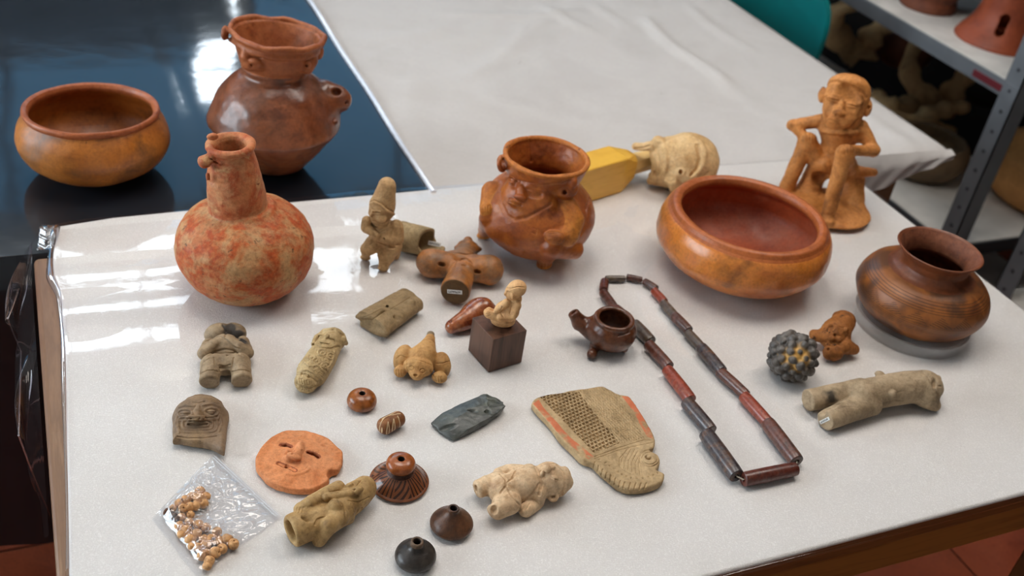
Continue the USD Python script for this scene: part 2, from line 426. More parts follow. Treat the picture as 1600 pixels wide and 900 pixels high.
def tidy_labels(F, lab, nv):
    """small stray patches of a part go to the part around them"""
    lab = lab.copy()
    for _ in range(3):
        moved = False
        for i in np.unique(lab):
            pcs = islands(F, lab == i, nv); big = max(m.sum() for m in pcs)
            for m in pcs:
                if m.sum() < max(40, 0.15 * big):
                    vs = np.zeros(nv, bool); vs[F[m].ravel()] = True
                    nb = lab[vs[F].any(1) & ~m]; nb = nb[nb != i]
                    if len(nb): lab[m] = np.bincount(nb).argmax(); moved = True
        if not moved: break
    return lab

class Fig:
    """a sculpted thing. Points are given in pixels of a crop (ox, oy, scale) of the photograph, either at a height over the table (W) or on the upright plane through a ground point (U)."""
    def __init__(s, crop, base, z0=0.0, h=1.0):
        s.crop, s.h, s.z0 = crop, h, z0
        s.o = at(*s.px(*base), z0)
        s.mm = 1000 * crop[2] * (CR[2] @ (s.o - CPOS)) / FPX          # mm per crop pixel
        s.ops, s.base, s.rough_ = [], base, []
        hv = s.o - CPOS; hv[2] = 0; s.hd = hv / np.linalg.norm(hv)
        v = CR[2]
        s.right, s.up, s.near = CR[0], -CR[1], -CR[2]
    def px(s, x, y): return s.crop[0] + x * s.crop[2], s.crop[1] + y * s.crop[2]
    def W(s, x, y, z=0.0):
        """z in crop pixels over the ground"""
        return (at(*s.px(x, y), s.z0 + z * s.mm / 1000) - s.o) * 1000
    def U(s, x, y, off=0.0, ref=None):
        """on the upright plane through ref (a ground pixel), off crop pixels nearer the viewer"""
        g = s.o if ref is None else at(*s.px(*ref), s.z0)
        v = ray(*s.px(x, y)); t = ((g - CPOS) @ s.hd - off * s.mm / 1000) / (v @ s.hd)
        return (CPOS + v * t - s.o) * 1000
    def r(s, x): return np.asarray(x, float) * s.mm
    def axes(s, deg=0.0, lay=0.0):
        """columns: image right turned by deg in the picture plane (clockwise), its upright, towards the viewer"""
        a = math.radians(deg); R = np.stack([math.cos(a) * s.right - math.sin(a) * s.up, math.sin(a) * s.right + math.cos(a) * s.up, s.near], 1)
        return R
    def flat(s, p, q):
        """columns: the table direction from ground pixel p to q, the one square to it, up"""
        d = s.W(*q) - s.W(*p); d[2] = 0; d /= np.linalg.norm(d)
        return np.stack([d, np.cross([0, 0, 1], d), [0, 0, 1.0]], 1)
    def add(s, pr, part='body', k=3.0, **kw): s.ops.append(('add', pr, part, k)); return s
    def sub(s, pr, part=None, k=1.5): s.ops.append(('sub', pr, part, k)); return s
    def cut(s, pr, k=1.0): s.ops.append(('cut', pr, None, k)); return s
    def disp(s, fn): s.ops.append(('disp', fn, None, 0)); return s
    def hit(s, xy, lift=0.0):
        """where the sight line through each crop pixel meets the surface made so far, moved lift crop pixels towards the viewer"""
        v = np.stack([ray(*s.px(*p)) for p in xy]); v /= np.linalg.norm(v, axis=1, keepdims=True)
        o = (CPOS - s.o) * 1000; L = np.linalg.norm(o)
        R0 = 90.0 + max(np.abs(np.concatenate([[p.lo, p.hi] for op, p, _, _ in s.ops if op == 'add' and not hasattr(p, 'fine')])).max(), 10)
        t = np.full(len(v), L - R0); best, bt = np.full(len(v), 1e9), t.copy(); done = np.zeros(len(v), bool)
        for _ in range(70):
            d = s.ev((o + v * t[:, None]).astype(f32), False).astype(float)
            m = (d < best) & ~done; best[m], bt[m] = d[m], t[m]
            done |= (d < 0.05) | (t > L + R0)
            t = np.where(done, t, t + np.clip(d * 0.9, 0.03, 9.0))
            if done.all(): break
        return o + v * (bt - lift * s.mm)[:, None]
    def P(s, x, y, lift=0.0): return s.hit([(x, y)], lift)[0]
    def topx(s, p):
        q = CR @ (A3(p) / 1000 + s.o - CPOS); X, Y = 800 + FPX * q[0] / q[2], 450 + FPX * q[1] / q[2]
        return ((X - s.crop[0]) / s.crop[2], (Y - s.crop[1]) / s.crop[2])
    def line(s, pts, r=1.2, k=None, lift=0.0, part=None, ridge=False):
        """an incised line (or a ridge) laid on the surface where the picture shows it"""
        xy = np.array([p if len(p) == 2 else s.topx(p) for p in pts], float)
        q = [xy[0]]
        for a, b in zip(xy[:-1], xy[1:]):
            n = int(np.clip(np.linalg.norm(b - a) * s.mm / 2.2, 1, 14)); q += [a + (b - a) * i / n for i in range(1, n + 1)]
        r = max(float(r), 0.72 * s.h)
        h = s.hit(q, lift)
        k = 0.5 * r if k is None else k
        tb = tube(h, r); tb.fine = True
        if ridge: return s.add(tb, part or 'body', max(k, 0.6))
        return s.sub(tb, part, k)
    def ridge(s, pts, r, part='body', k=None): return s.line(pts, s.r(r), k, -0.25 * r, part, True)
    def ln(s, pts, w, k=None): return s.line(pts, s.r(w), k)
    def pit(s, xy, w, deep=0.0, k=0.6, part=None):
        h = s.hit([xy])[0]; n = (h - (CPOS - s.o) * 1000); n /= np.linalg.norm(n); w = max(s.r(w), 0.75 * s.h)
        return s.sub(cap(h, h + n * max(s.r(deep), 0.01), w), part, k)
    def knob(s, xy, rad, part='body', k=1.5, deg=0.0, lift=0.0):
        """a lump sitting half in the surface"""
        return s.add(ell(s.hit([xy], lift)[0], s.r(rad), s.axes(deg)), part, k)
    def dent(s, xy, rad, k=1.5, deg=0.0, lift=0.0, part=None):
        return s.sub(ell(s.hit([xy], lift)[0], s.r(rad), s.axes(deg)), part, k)
    def ev(s, P, masks=True):
        d = None
        for op, pr, part, k in s.ops:
            if not masks and (op == 'disp' or hasattr(pr, 'fine')): continue
            if op == 'disp': d = d + pr(P, d); continue
            if d is None: d = pr(P); continue
            if op == 'add':
                mg = 3 if hasattr(pr, 'fine') else 16; m = inbox(P, pr, mg + k)
                if m.any(): d[m] = smin(d[m], pr(P[m]), max(k, 1e-3))
            elif op == 'sub':
                mg = 2 if hasattr(pr, 'fine') else 6; m = inbox(P, pr, mg + k)
                if m.any(): d[m] = -smin(-d[m], pr(P[m]), max(k, 1e-3))
            else: d = -smin(-d, -pr(P), max(k, 1e-3))
        return d
    def mesh(s):
        ad = [o[1] for o in s.ops if o[0] == 'add']
        lo = np.min([p.lo for p in ad], 0) - 3; hi = np.max([p.hi for p in ad], 0) + 3
        h, B = s.h, 8
        nb = np.ceil((hi - lo) / (h * B)).astype(int); n = nb * B + 1
        Fd = np.ones(n, f32)
        cb = (np.stack(np.meshgrid(*[np.arange(k) for k in nb], indexing='ij'), -1).reshape(-1, 3))
        cen = ((cb + 0.5) * B * h + lo).astype(f32)
        dc = s.ev(cen); rad = h * B * 0.87 * 1.5 + 3.0
        for i in np.flatnonzero(dc < -rad):
            a = cb[i] * B; Fd[a[0]:a[0] + B + 1, a[1]:a[1] + B + 1, a[2]:a[2] + B + 1] = -1
        near = np.flatnonzero(np.abs(dc) <= rad)
        g = np.stack(np.meshgrid(*[np.arange(B + 1)] * 3, indexing='ij'), -1).reshape(-1, 3)
        idx = (cb[near][:, None] * B + g[None]).reshape(-1, 3)
        flat = np.ravel_multi_index(idx.T, n); u = np.unique(flat)
        P = (np.stack(np.unravel_index(u, n), 1) * h + lo).astype(f32)
        d = np.concatenate([s.ev(P[i:i + 400000]) for i in range(0, len(P), 400000)])
        Fd.ravel()[u] = np.where(d == 0, 1e-6, d)
        V, F = surface_nets(Fd, lo, h)
        # onto the surface itself
        N = normals(V, F); V = V - np.clip(s.ev(V.astype(f32)), -0.45 * h, 0.45 * h)[:, None] * N
        return V, F
    def build(s, name, label, cat, mats, group=None, rough=((0.5, 14), (0.2, 4)), seed=3, paint=None, flatten=True, loc_z=None):
        if flatten: s.cut(halfspace((0, 0, -0.6), (0, 0, -1)), 0.8)
        V, F = s.mesh()
        N = normals(V, F)
        for amp, sc in rough:
            V = V + N * ((meshkit.noise(V / sc, seed) - 0.5) * 2 * amp)[:, None]
        lift = -V[:, 2].min() if flatten else 0.0
        V[:, 2] += lift
        N = normals(V, F)
        t = thing(name, label, cat, s.o + [0, 0, TZ], group)
        parts = list(dict.fromkeys(p for op, _, p, _ in s.ops if p))
        cen = (V[F].mean(1) - [0, 0, lift]).astype(f32)
        if len(parts) > 1:
            D = np.full((len(cen), len(parts)), 50.0, f32)
            for op, pr, p, _ in s.ops:
                if not p: continue
                m = inbox(cen, pr, 4.0); i = parts.index(p)
                if m.any(): q = pr(cen[m]); D[m, i] = np.minimum(D[m, i], np.abs(q) if op == 'sub' else q)
            lab = D.argmin(1)
        else: lab = np.zeros(len(F), int)
        pa = None if paint is None else paint(V - [0, 0, lift])
        lab = tidy_labels(F, lab, len(V))
        for i, part in enumerate(parts):
            for k in islands(F, lab == i, len(V)):
                v, f, nn, pp = submesh(V / 1000, F, N, k, pa)
                nm = part.split('#')[0]
                put(nm, v, f, mats.get(nm, mats.get('*')) if isinstance(mats, dict) else mats, t, nn, paint=pp)
        s.lift = lift
        return t

def face_on(fig, c, u, v, n, s, part='face', eyes=True, nose=1.0, mouth=True, ey=0.15, ex=0.38, k=1.2):
    """carved face: c centre of the face's surface, u right, v up, n out (unit), s half height in mm"""
    c, u, v, n = A3(c), A3(u), A3(v), A3(n)
    R = np.stack([u, v, n], 1)
    if nose: fig.add(cap(c + v * s * 0.22 + n * s * 0.0, c - v * s * 0.16 + n * s * 0.16 * nose, s * 0.08, s * 0.15 * nose), part, k)
    if eyes:
        for q in (-1, 1):
            e = c + u * q * s * ex + v * s * ey - n * s * 0.06
            fig.add(ell(e, (s * 0.2, s * 0.11, s * 0.13), R), part, 0.8)
            fig.sub(ell(e + n * s * 0.13, (s * 0.17, s * 0.035, s * 0.09), R), k=0.5)
    if mouth:
        m = c - v * s * 0.48 + n * s * 0.0
        fig.add(ell(m, (s * 0.3, s * 0.13, s * 0.14), R), part, 1.2)
        fig.sub(ell(m + n * s * 0.12, (s * 0.25, s * 0.035, s * 0.1), R), k=0.5)

def hollow(outer, th, floor=None):
    """closed outline of a vessel from its outer profile (bottom to lip) and wall thickness"""
    o = spline_poly(outer, 50); n = len(o)
    tg = np.gradient(o, axis=0); tg /= np.linalg.norm(tg, axis=1, keepdims=True)
    i = o + np.stack([-tg[:, 1], tg[:, 0]], 1) * th
    i = i[(i[:, 0] > 0.5) & (i[:, 1] < o[-1, 1] - 0.5)]
    return np.concatenate([[[0, outer[0][1]]], o[o[:, 0] > 0.5], i[::-1], [[0, i[0, 1]]]])


# ------------------------------------------------------------------ the room
RX0, RX1, RY0, RY1, RZ = -2.4, 2.95, -2.2, 4.5, 3.7
m_wall = plain('wall_paint', (214, 210, 202), rough=0.85, spec=0.2, bump=0.1)
m_wall_low = plain('wall_dado_paint', (46, 44, 46), rough=0.7, spec=0.2, bump=0.1)
m_frame = plain('window_frame_paint', (70, 60, 52), rough=0.5)
m_ceil = plain('ceiling_paint', (222, 218, 210), rough=0.9, spec=0.2)

def struct(name):
    x = thing(name, None, None, kind='structure'); return x

fl = struct('floor')
put_tm('mortar_bed', cbox((RX0, RY0, -0.03), (RX1, RY1, -0.005), 0.001), plain('mortar', (96, 84, 76), rough=0.9), fl)
rng = random.Random(4)
tile_m = [clay(f'floor_tile_{i}', c, scale=6, rough=0.45, spec=0.4, bump=0.1, bump_scale=200) for i, c in enumerate((
    [(122, 56, 34), (148, 74, 46), (132, 64, 40)], [(130, 62, 40), (156, 84, 56), (120, 56, 36)], [(112, 50, 32), (140, 68, 44), (150, 78, 52)]))]
ts = 0.36
tb = cbox((0, 0, -0.006), (ts - 0.006, ts - 0.006, 0.0), 0.0018)
for ix in range(int((RX1 - RX0) / ts) + 1):
    for iy in range(int((RY1 - RY0) / ts) + 1):
        x, y = RX0 + ix * ts, RY0 + iy * ts
        w, d = min(ts, RX1 - x) - 0.006, min(ts, RY1 - y) - 0.006
        if w < 0.02 or d < 0.02: continue
        b = trimesh.creation.box((w, d, 0.006)); b.apply_translation((x + w / 2, y + d / 2, -0.003 + rng.uniform(-0.0008, 0.0008)))
        put_tm('tile', b, tile_m[rng.randrange(3)], fl)

def wall_x(name, y0, y1, holes, mat, low=None):
    """wall across x with rectangular holes (x0, x1, z0, z1); 12 cm thick"""
    w = struct(name)
    p = shapely.box(RX0, 0, RX1, RZ)
    for a, b, c, d in holes: p = p.difference(shapely.box(a, c, b, d))
    e = trimesh.creation.extrude_polygon(p, abs(y1 - y0), engine='earcut')
    T = np.array([[1, 0, 0, 0], [0, 0, -1, max(y0, y1)], [0, 1, 0, 0], [0, 0, 0, 1.0]]); e.apply_transform(T)
    put_tm('plaster', e, mat, w)
    return w

def window(name, x0, x1, y0, y1, z0, z1, cols=2, rows=1, axis='x', strength=1.0):
    """frame and lit panes; daylight comes through the panes"""
    w = struct(name); t = 0.035
    def bar(a, b, c, d):      # along (u, z)
        lo, hi = ((a, y0, c), (b, y1, d)) if axis == 'x' else ((y0, a, c), (y1, b, d))
        put_tm('frame', cbox(lo, hi, 0.003), m_frame, w)
    bar(x0, x1, z0, z0 + t); bar(x0, x1, z1 - t, z1); bar(x0, x0 + t, z0, z1); bar(x1 - t, x1, z0, z1)
    for i in range(1, cols):
        u = x0 + (x1 - x0) * i / cols; bar(u - t / 2, u + t / 2, z0, z1)
    for i in range(1, rows):
        u = z0 + (z1 - z0) * i / rows; bar(x0, x1, u - t / 2, u + t / 2)
    ym = (y0 + y1) / 2
    for i in range(cols):
        for j in range(rows):
            a, b = x0 + (x1 - x0) * i / cols + t / 2, x0 + (x1 - x0) * (i + 1) / cols - t / 2
            c, d = z0 + (z1 - z0) * j / rows + t / 2, z0 + (z1 - z0) * (j + 1) / rows - t / 2
            lo, hi = ((a, ym - 0.003, c), (b, ym + 0.003, d)) if axis == 'x' else ((ym - 0.003, a, c), (ym + 0.003, b, d))
            put_tm('pane', trimesh.creation.box(bounds=[lo, hi]), emitter('blue_curtained_pane', (0.20, 0.58, 1.0), BLUE_STRENGTH) if strength is None else emitter(f'daylight_pane_{int(strength*100)}', WINDOW_COLOR, WINDOW_STRENGTH * strength), w)
    return w

clere = [(-1.75, -0.65), (-0.45, 0.65), (0.85, 1.65)]
bands = [(-2.2, 0.80, 1.88, 2.78), (0.84, 2.3, 1.62, 2.78)]
wb = wall_x('wall_back', RY1, RY1 + 0.12, [(a, b, 3.0, 3.42) for a, b in clere] + bands, m_wall)
put_tm('dado', cbox((RX0, RY1 - 0.012, 0), (0.72, RY1, 1.86), 0.002), m_wall_low, wb)
put_tm('dado', cbox((0.722, RY1 - 0.012, 0), (RX1, RY1, 1.60), 0.002), m_wall_low, wb)
for i, (a, b) in enumerate(clere): window(f'window_{i + 1}', a, b, RY1 + 0.03, RY1 + 0.08, 3.0, 3.42, cols=3, rows=1, strength=0.9)
w4 = window('window_4', *bands[0][:2], RY1 + 0.03, RY1 + 0.08, *bands[0][2:], cols=3, rows=1, strength=None)
put_tm('open_pane', trimesh.creation.box(bounds=[(0.585, RY1 + 0.0, 1.915), (0.765, RY1 + 0.005, 2.045)]), emitter('open_sky_pane', WINDOW_COLOR, WINDOW_STRENGTH * 2.2), w4)
w6 = window('window_6', *bands[1][:2], RY1 + 0.03, RY1 + 0.08, *bands[1][2:], cols=2, rows=1, strength=None)
put_tm('open_pane', trimesh.creation.box(bounds=[(0.745, RY1 + 0.0, 1.64), (0.775, RY1 + 0.005, 1.70)]), emitter('open_sky_pane', WINDOW_COLOR, WINDOW_STRENGTH * 2.2), w6)
wl = struct('wall_left')
p = shapely.box(RY0, 0, RY1, RZ).difference(shapely.box(0.6, 0.9, 2.8, 2.5))
e = trimesh.creation.extrude_polygon(p, 0.12, engine='earcut')
e.apply_transform(np.array([[0, 0, 1, RX0 - 0.12], [1, 0, 0, 0], [0, 1, 0, 0], [0, 0, 0, 1.0]])); put_tm('plaster', e, m_wall, wl)
window('window_5', 0.6, 2.8, RX0 - 0.08, RX0 - 0.03, 0.9, 2.5, cols=3, rows=2, axis='y', strength=0.9)
wr = struct('wall_right'); put_tm('plaster', cbox((RX1, RY0, 0), (RX1 + 0.12, RY1, RZ)), plain('wall_right_paint', (38, 33, 30), rough=0.85, spec=0.2), wr)
wf = struct('wall_front'); put_tm('plaster', cbox((RX0, RY0 - 0.12, 0), (RX1, RY0, RZ)), m_wall, wf)
ce = struct('ceiling'); put_tm('plaster', cbox((RX0, RY0 - 0.12, RZ), (RX1 + 0.12, RY1 + 0.12, RZ + 0.1)), m_ceil, ce)
def ceiling_lamp(x, y, w, d, k):
    t = thing('ceiling_light', 'square white ceiling lamp panel hanging over the tables', 'lamp', (x, y, 0), kind='structure')
    z = 2.75
    put_tm('housing', cbox((-w / 2 - 0.03, -d / 2 - 0.03, z + 0.012), (w / 2 + 0.03, d / 2 + 0.03, z + 0.07), 0.004), plain('lamp_housing', (220, 220, 220)), t)
    put_tm('diffuser', trimesh.creation.box(bounds=[(-w / 2, -d / 2, z), (w / 2, d / 2, z + 0.01)]), emitter(f'lamp_glow_{int(k*100)}', LAMP_COLOR, LAMP_STRENGTH * k), t)
    for sx in (-1, 1): put_tm('rod', trimesh.creation.cylinder(0.006, segment=[(sx * w / 3, 0, z + 0.07), (sx * w / 3, 0, RZ)], sections=10), plain('lamp_housing', (220, 220, 220)), t)
ceiling_lamp(0.2, 1.25, 0.9, 0.9, 1.0)
ceiling_lamp(1.6, 1.15, 0.9, 0.9, 1.0)

# ------------------------------------------------------------------ tables
m_pale = wood('pale_table_wood', [(104, 76, 54), (132, 100, 74), (118, 88, 64), (142, 110, 82)], (60, 4, 60), rough=0.45)
m_darkwood = wood('brown_table_wood', [(84, 50, 22), (120, 76, 34), (98, 60, 26)], (5, 60, 60), rough=0.45)
NX0, NX1, NY0, NY1 = -0.047, 1.212, 0.497, 1.165
t = thing('display_table', 'wooden table under the white foam sheet and small clay pieces', 'table', (0.58, 0.83, 0))
def lb(lo, hi, r=0.002): return cbox(np.array(lo) - [0.58, 0.83, 0], np.array(hi) - [0.58, 0.83, 0], r)
put_tm('tabletop', lb((NX0 + 0.062, NY0 + 0.004, TZ - 0.030), (NX1, NY1, TZ - 0.0052)), m_darkwood, t)
put_tm('edge_board', lb((NX0, NY0 + 0.004, TZ - 0.030), (NX0 + 0.0615, NY1, TZ - 0.0050), 0.006), m_pale, t, label='pale wooden edge board')
for nm, lo, hi in (('apron', (NX0 + 0.03, NY0 + 0.012, TZ - 0.085), (NX1 - 0.03, NY0 + 0.034, TZ - 0.031)), ('apron', (NX0 + 0.03, NY1 - 0.06, TZ - 0.11), (NX1 - 0.03, NY1 - 0.038, TZ - 0.031)),
                   ('apron', (NX0 + 0.02, NY0 + 0.036, TZ - 0.085), (NX0 + 0.042, NY1 - 0.062, TZ - 0.031)), ('apron', (NX1 - 0.042, NY0 + 0.036, TZ - 0.11), (NX1 - 0.02, NY1 - 0.062, TZ - 0.031))):
    put_tm(nm, lb(lo, hi), wood('apron_wood', [(124, 78, 30), (152, 100, 42), (138, 88, 36)], (5, 60, 60), rough=0.5), t)
for sx in (NX0 + 0.045, NX1 - 0.045):
    for sy in (NY0 + 0.06, NY1 - 0.075):
        put_tm('leg', lb((sx - 0.024, sy - 0.024, 0), (sx + 0.024, sy + 0.024, TZ - 0.031), 0.003), m_darkwood, t)

# white foam sheet: a slab with softly rounded edges and a wavy left edge
def slab(outline, z0, z1, r, name, mat, t, grid=0.012, zfun=None, wob=None):
    """thin sheet over an outline (world x, y): top grid plus rolled edge"""
    poly = Polygon(outline)
    x0, y0, x1, y1 = poly.bounds
    co = np.asarray(poly.exterior.coords)[:-1]
    g = [np.array([x, y]) for x in np.arange(x0 + grid / 2, x1, grid) for y in np.arange(y0 + grid / 2, y1, grid)]
    g = np.array(g); inner = poly.buffer(-grid * 0.8)
    g = g[shapely.contains_xy(inner, g[:, 0], g[:, 1])]
    from scipy.spatial import Delaunay
    rings = []
    for a in (90, 60, 30, 0, -45, -90):
        ins = r * (1 - math.cos(math.radians(a))); z = z1 - r + r * math.sin(math.radians(a)) if a >= 0 else None
        rings.append((ins, z if z is not None else (z0 if a == -90 else (z1 - r + z0) / 2)))
    ctr = np.array(poly.centroid.coords[0])
    def ring(ins):
        nxt, prv = np.roll(co, -1, 0), np.roll(co, 1, 0); tg = nxt - prv; tg /= np.linalg.norm(tg, axis=1, keepdims=True)
        nrm = np.stack([-tg[:, 1], tg[:, 0]], 1) * (1 if poly.exterior.is_ccw else -1)
        return co + nrm * ins
    n = len(co); top = ring(r)
    P = np.concatenate([top, g]); D = Delaunay(P); tri = D.simplices; c = P[tri].mean(1)
    tri = tri[shapely.contains_xy(Polygon(top).buffer(1e-6), c[:, 0], c[:, 1])]
    a_, b_, c_ = P[tri[:, 0]], P[tri[:, 1]], P[tri[:, 2]]
    fl_ = ((b_ - a_)[:, 0] * (c_ - a_)[:, 1] - (b_ - a_)[:, 1] * (c_ - a_)[:, 0]) < 0
    tri[fl_] = tri[fl_][:, ::-1]
    V = [np.column_stack([P, np.full(len(P), z1)])]; Fs = [tri]; prev = np.arange(n); off = len(P)
    for ins, z in rings[1:]:
        V.append(np.column_stack([ring(ins), np.full(n, z)])); cur = off + np.arange(n); off += n
        q = np.stack([prev, cur, np.roll(cur, -1), np.roll(prev, -1)], 1) if poly.exterior.is_ccw else np.stack([prev, np.roll(prev, -1), np.roll(cur, -1), cur], 1)
        Fs += [q[:, [0, 1, 2]], q[:, [0, 2, 3]]]; prev = cur
    V = np.concatenate(V); F = np.concatenate(Fs)
    if zfun is not None: V[:, 2] += zfun(V)
    return put(name, V, F, mat, t, normals(V, F))

def densify(pts, step=0.012):
    pts = np.asarray(pts, float); out = []
    for a, b in zip(pts, np.roll(pts, -1, 0)):
        k = max(1, int(np.linalg.norm(b - a) / step)); out += [a + (b - a) * i / k for i in range(k)]
    return np.array(out)

def foam_mat(name, col, speck, scale=620):
    n = {'tc': ('texture_coordinate', {}), 'n1': ('noise_texture', {'scale': float(scale), 'detail': 3.0, 'roughness': 0.7}), 'n2': ('noise_texture', {'scale': 7.0, 'detail': 4.0}),
         'r1': ('rgb_ramp', {'ramp': [(0.30, lin(np.array(col) - 6)), (0.55, lin(col)), (0.74, lin(speck))]}),
         'r2': ('rgb_ramp', {'ramp': [(0.3, (0.93, 0.92, 0.90)), (0.7, (1, 1, 1))]}),
         'mx': ('mix', {'mix_type': 'multiply', 'fac': 1.0}),
         'b': ('bump', {'strength': 0.6, 'distance': 0.0014}), 'p': ('principled_bsdf', {'roughness': 0.42, 'specular_ior_level': 0.5})}
    l = [('tc.object', 'n1.vector'), ('tc.object', 'n2.vector'), ('n1.fac', 'r1.fac'), ('n2.fac', 'r2.fac'), ('r1.color', 'mx.color1'), ('r2.color', 'mx.color2'), ('mx.color', 'p.base_color'), ('n1.fac', 'b.height'), ('b.normal', 'p.normal')]
    return usdkit.material(stage, '/World/Looks/' + name, n, l, surface='p.BSDF')

edge_px = [(110, 940), (107, 893), (106, 767), (103, 690), (102, 613), (101, 553), (99, 507), (95, 467), (83, 430), (82, 397), (87, 370), (88, 352)]
left_edge = [at(*p)[:2] for p in edge_px]
back_edge = [at(*p)[:2] for p in ((176, 338), (300, 326), (420, 317), (500, 309.5), (600, 301), (690, 292.5))]
fo = [(left_edge[0][0], NY0 + 0.002)] + [tuple(p) for p in left_edge[1:]] + [tuple(p) for p in back_edge] + [(0.9, 1.243), (NX1 - 0.004, 1.238), (NX1 - 0.001, 0.80), (NX1 - 0.004, NY0 + 0.002)]
fo = Polygon(fo).buffer(0.006).buffer(-0.006).buffer(0)
fo = densify(np.asarray(fo.exterior.coords)[:-1][::-1] if not fo.exterior.is_ccw else np.asarray(fo.exterior.coords)[:-1], 0.01)
foam = slab(fo, TZ - 0.0048, TZ - 0.0009, 0.0038, 'foam_sheet', foam_mat('packing_foam', (222, 219, 216), (244, 243, 241)), None)
tag(foam, 'white packing foam sheet lying flat on the wooden table', 'foam sheet')

# clear plastic over the foam: waves give the streaked window reflections
def wave(V):
    x, y = V[:, 0], V[:, 1]
    q = np.stack([x * 2.2, y * 3.0, 0 * x], 1)
    ph = (meshkit.noise(q, 5) - 0.5) * 5
    amp = 0.00042 * np.clip(1.15 - x / 0.75, 0.10, 1) * np.clip((y - 0.72) / 0.3, 0.12, 1)
    return amp * (np.sin(2 * np.pi * y / 0.085 + ph + 1.2 * x) * 0.75 + (meshkit.noise(np.stack([x * 13, y * 30, 0 * x], 1), 8) - 0.5) * 1.6) - 0.00035
po = [(left_edge[0][0] - 0.004, NY0 - 0.005)] + [tuple(p + [-0.003, 0]) for p in left_edge[1:]] + [tuple(at(*p)[:2]) for p in ((64, 351), (131, 340), (300, 324), (440, 309), (560, 296), (660, 290))] + [(0.56, 1.2475), (0.9, 1.2465), (NX1 + 0.003, 1.240), (NX1 + 0.002, 0.8), (NX1 + 0.002, NY0 - 0.005)]
po = Polygon(po).buffer(0.004).buffer(-0.004).buffer(0)
po = densify(np.asarray(po.exterior.coords)[:-1] if po.exterior.is_ccw else np.asarray(po.exterior.coords)[:-1][::-1], 0.008)
pl = thing('plastic_sheet', 'clear glossy plastic sheet spread over the white foam and hanging off its end', 'plastic sheet')
slab(po, TZ - 0.008, TZ - 0.0003, 0.003, 'cover_film', film('clear_plastic', 1.46, 0.06, (0.99, 0.99, 0.995), bump=0.12, bump_scale=28, dist=0.002, gain=0.9), pl, grid=0.008, zfun=wave)
# the part that hangs off the end of the table
def hang():
    top = [(-0.030, 1.243), (-0.047, 1.20), (-0.050, 1.10), (-0.050, 1.0), (-0.050, 0.9), (-0.050, 0.8), (-0.050, 0.71)]
    low_px = [(66, 362), (12, 497), (33, 548), (29, 680), (52, 742), (76, 800), (88, 828)]
    n = 90; u = np.linspace(0, 1, n)
    T = np.stack([np.interp(u, np.linspace(0, 1, 7), np.array(top)[:, k]) for k in (0, 1)], 1)
    L = []
    for (x, y), (px_, py_) in zip(top, low_px):
        v = ray(px_, py_); xx = x - 0.022; tt = (xx - CPOS[0]) / v[0]; L.append(CPOS + v * tt)
    L = np.array(L); Lo = np.stack([PchipInterpolator(np.linspace(0, 1, 7), L[:, k])(u) for k in range(3)], 1)
    m = 26; V = []
    for j in range(m):
        s = j / (m - 1)
        P = np.column_stack([T, np.full(n, -0.003)]) * (1 - s) + Lo * s
        P[:, 0] += 0.003 * s * np.sin(u * 22 + 2 * s) * (0.3 + s) + 0.0012 * np.sin(u * 60) * s * s - 0.010 * math.sin(math.pi * s)
        P[:, 2] -= 0.004 * min(s * 6, 1)
        V.append(P)
    V = np.concatenate(V) + [0, 0, TZ]
    i, j = np.meshgrid(np.arange(m - 1), np.arange(n - 1), indexing='ij'); a = i * n + j
    F = np.concatenate([np.stack([a, a + 1, a + n + 1], -1).reshape(-1, 3), np.stack([a, a + n + 1, a + n], -1).reshape(-1, 3)])
    put('hanging_film', V, F, film('clear_plastic_drape', 1.46, 0.03, (0.90, 0.86, 0.90), bump=0.2, bump_scale=14, haze=0.01, gain=0.8), pl, normals(V, F))
    hem = Lo[::3] + [0, 0, TZ]
    put_tm('hem_fold', trimesh.util.concatenate([trimesh.creation.cylinder(0.0011, segment=(hem[i], hem[i + 1]), sections=8) for i in range(len(hem) - 1)]), film('clear_plastic_hem', 1.46, 0.12, (0.9, 0.88, 0.92), haze=0.18, gain=3), pl, smooth=60)
    # the curled fold along the end of the foam
    cen = [at(*p)[:2] for p in ((88, 356), (84, 372), (80, 392), (79, 430), (92, 466), (97, 520), (100, 613), (104, 760), (106, 890))]
    cen = np.array(cen); uu = np.linspace(0, 1, 140); C = np.stack([PchipInterpolator(np.linspace(0, 1, len(cen)), cen[:, k])(uu) for k in (0, 1)], 1)
    tg = np.gradient(C, axis=0); tg /= np.linalg.norm(tg, axis=1, keepdims=True); nr = np.stack([-tg[:, 1], tg[:, 0]], 1)
    V = []; k = 11
    rad = 0.0052 + 0.0016 * np.sin(uu * 19)
    rad *= np.clip(1.2 - uu, 0.35, 1)
    for j in range(k):
        a = math.pi * (j / (k - 1)) * 1.25 - 0.25
        V.append(np.column_stack([C + nr * (rad * np.cos(a))[:, None], 0.0005 + np.maximum(rad * np.sin(a), -0.004)]))
    V = np.concatenate(V) + [0, 0, TZ - 0.001]; n = len(uu)
    i, j = np.meshgrid(np.arange(k - 1), np.arange(n - 1), indexing='ij'); a = i * n + j
    F = np.concatenate([np.stack([a, a + 1, a + n + 1], -1).reshape(-1, 3), np.stack([a, a + n + 1, a + n], -1).reshape(-1, 3)])
    put('rolled_edge', V, F, film('clear_plastic_fold', 1.46, 0.03, (0.95, 0.94, 0.96), bump=0.15, bump_scale=30, haze=0.05, gain=4.5), pl, normals(V, F))
hang()
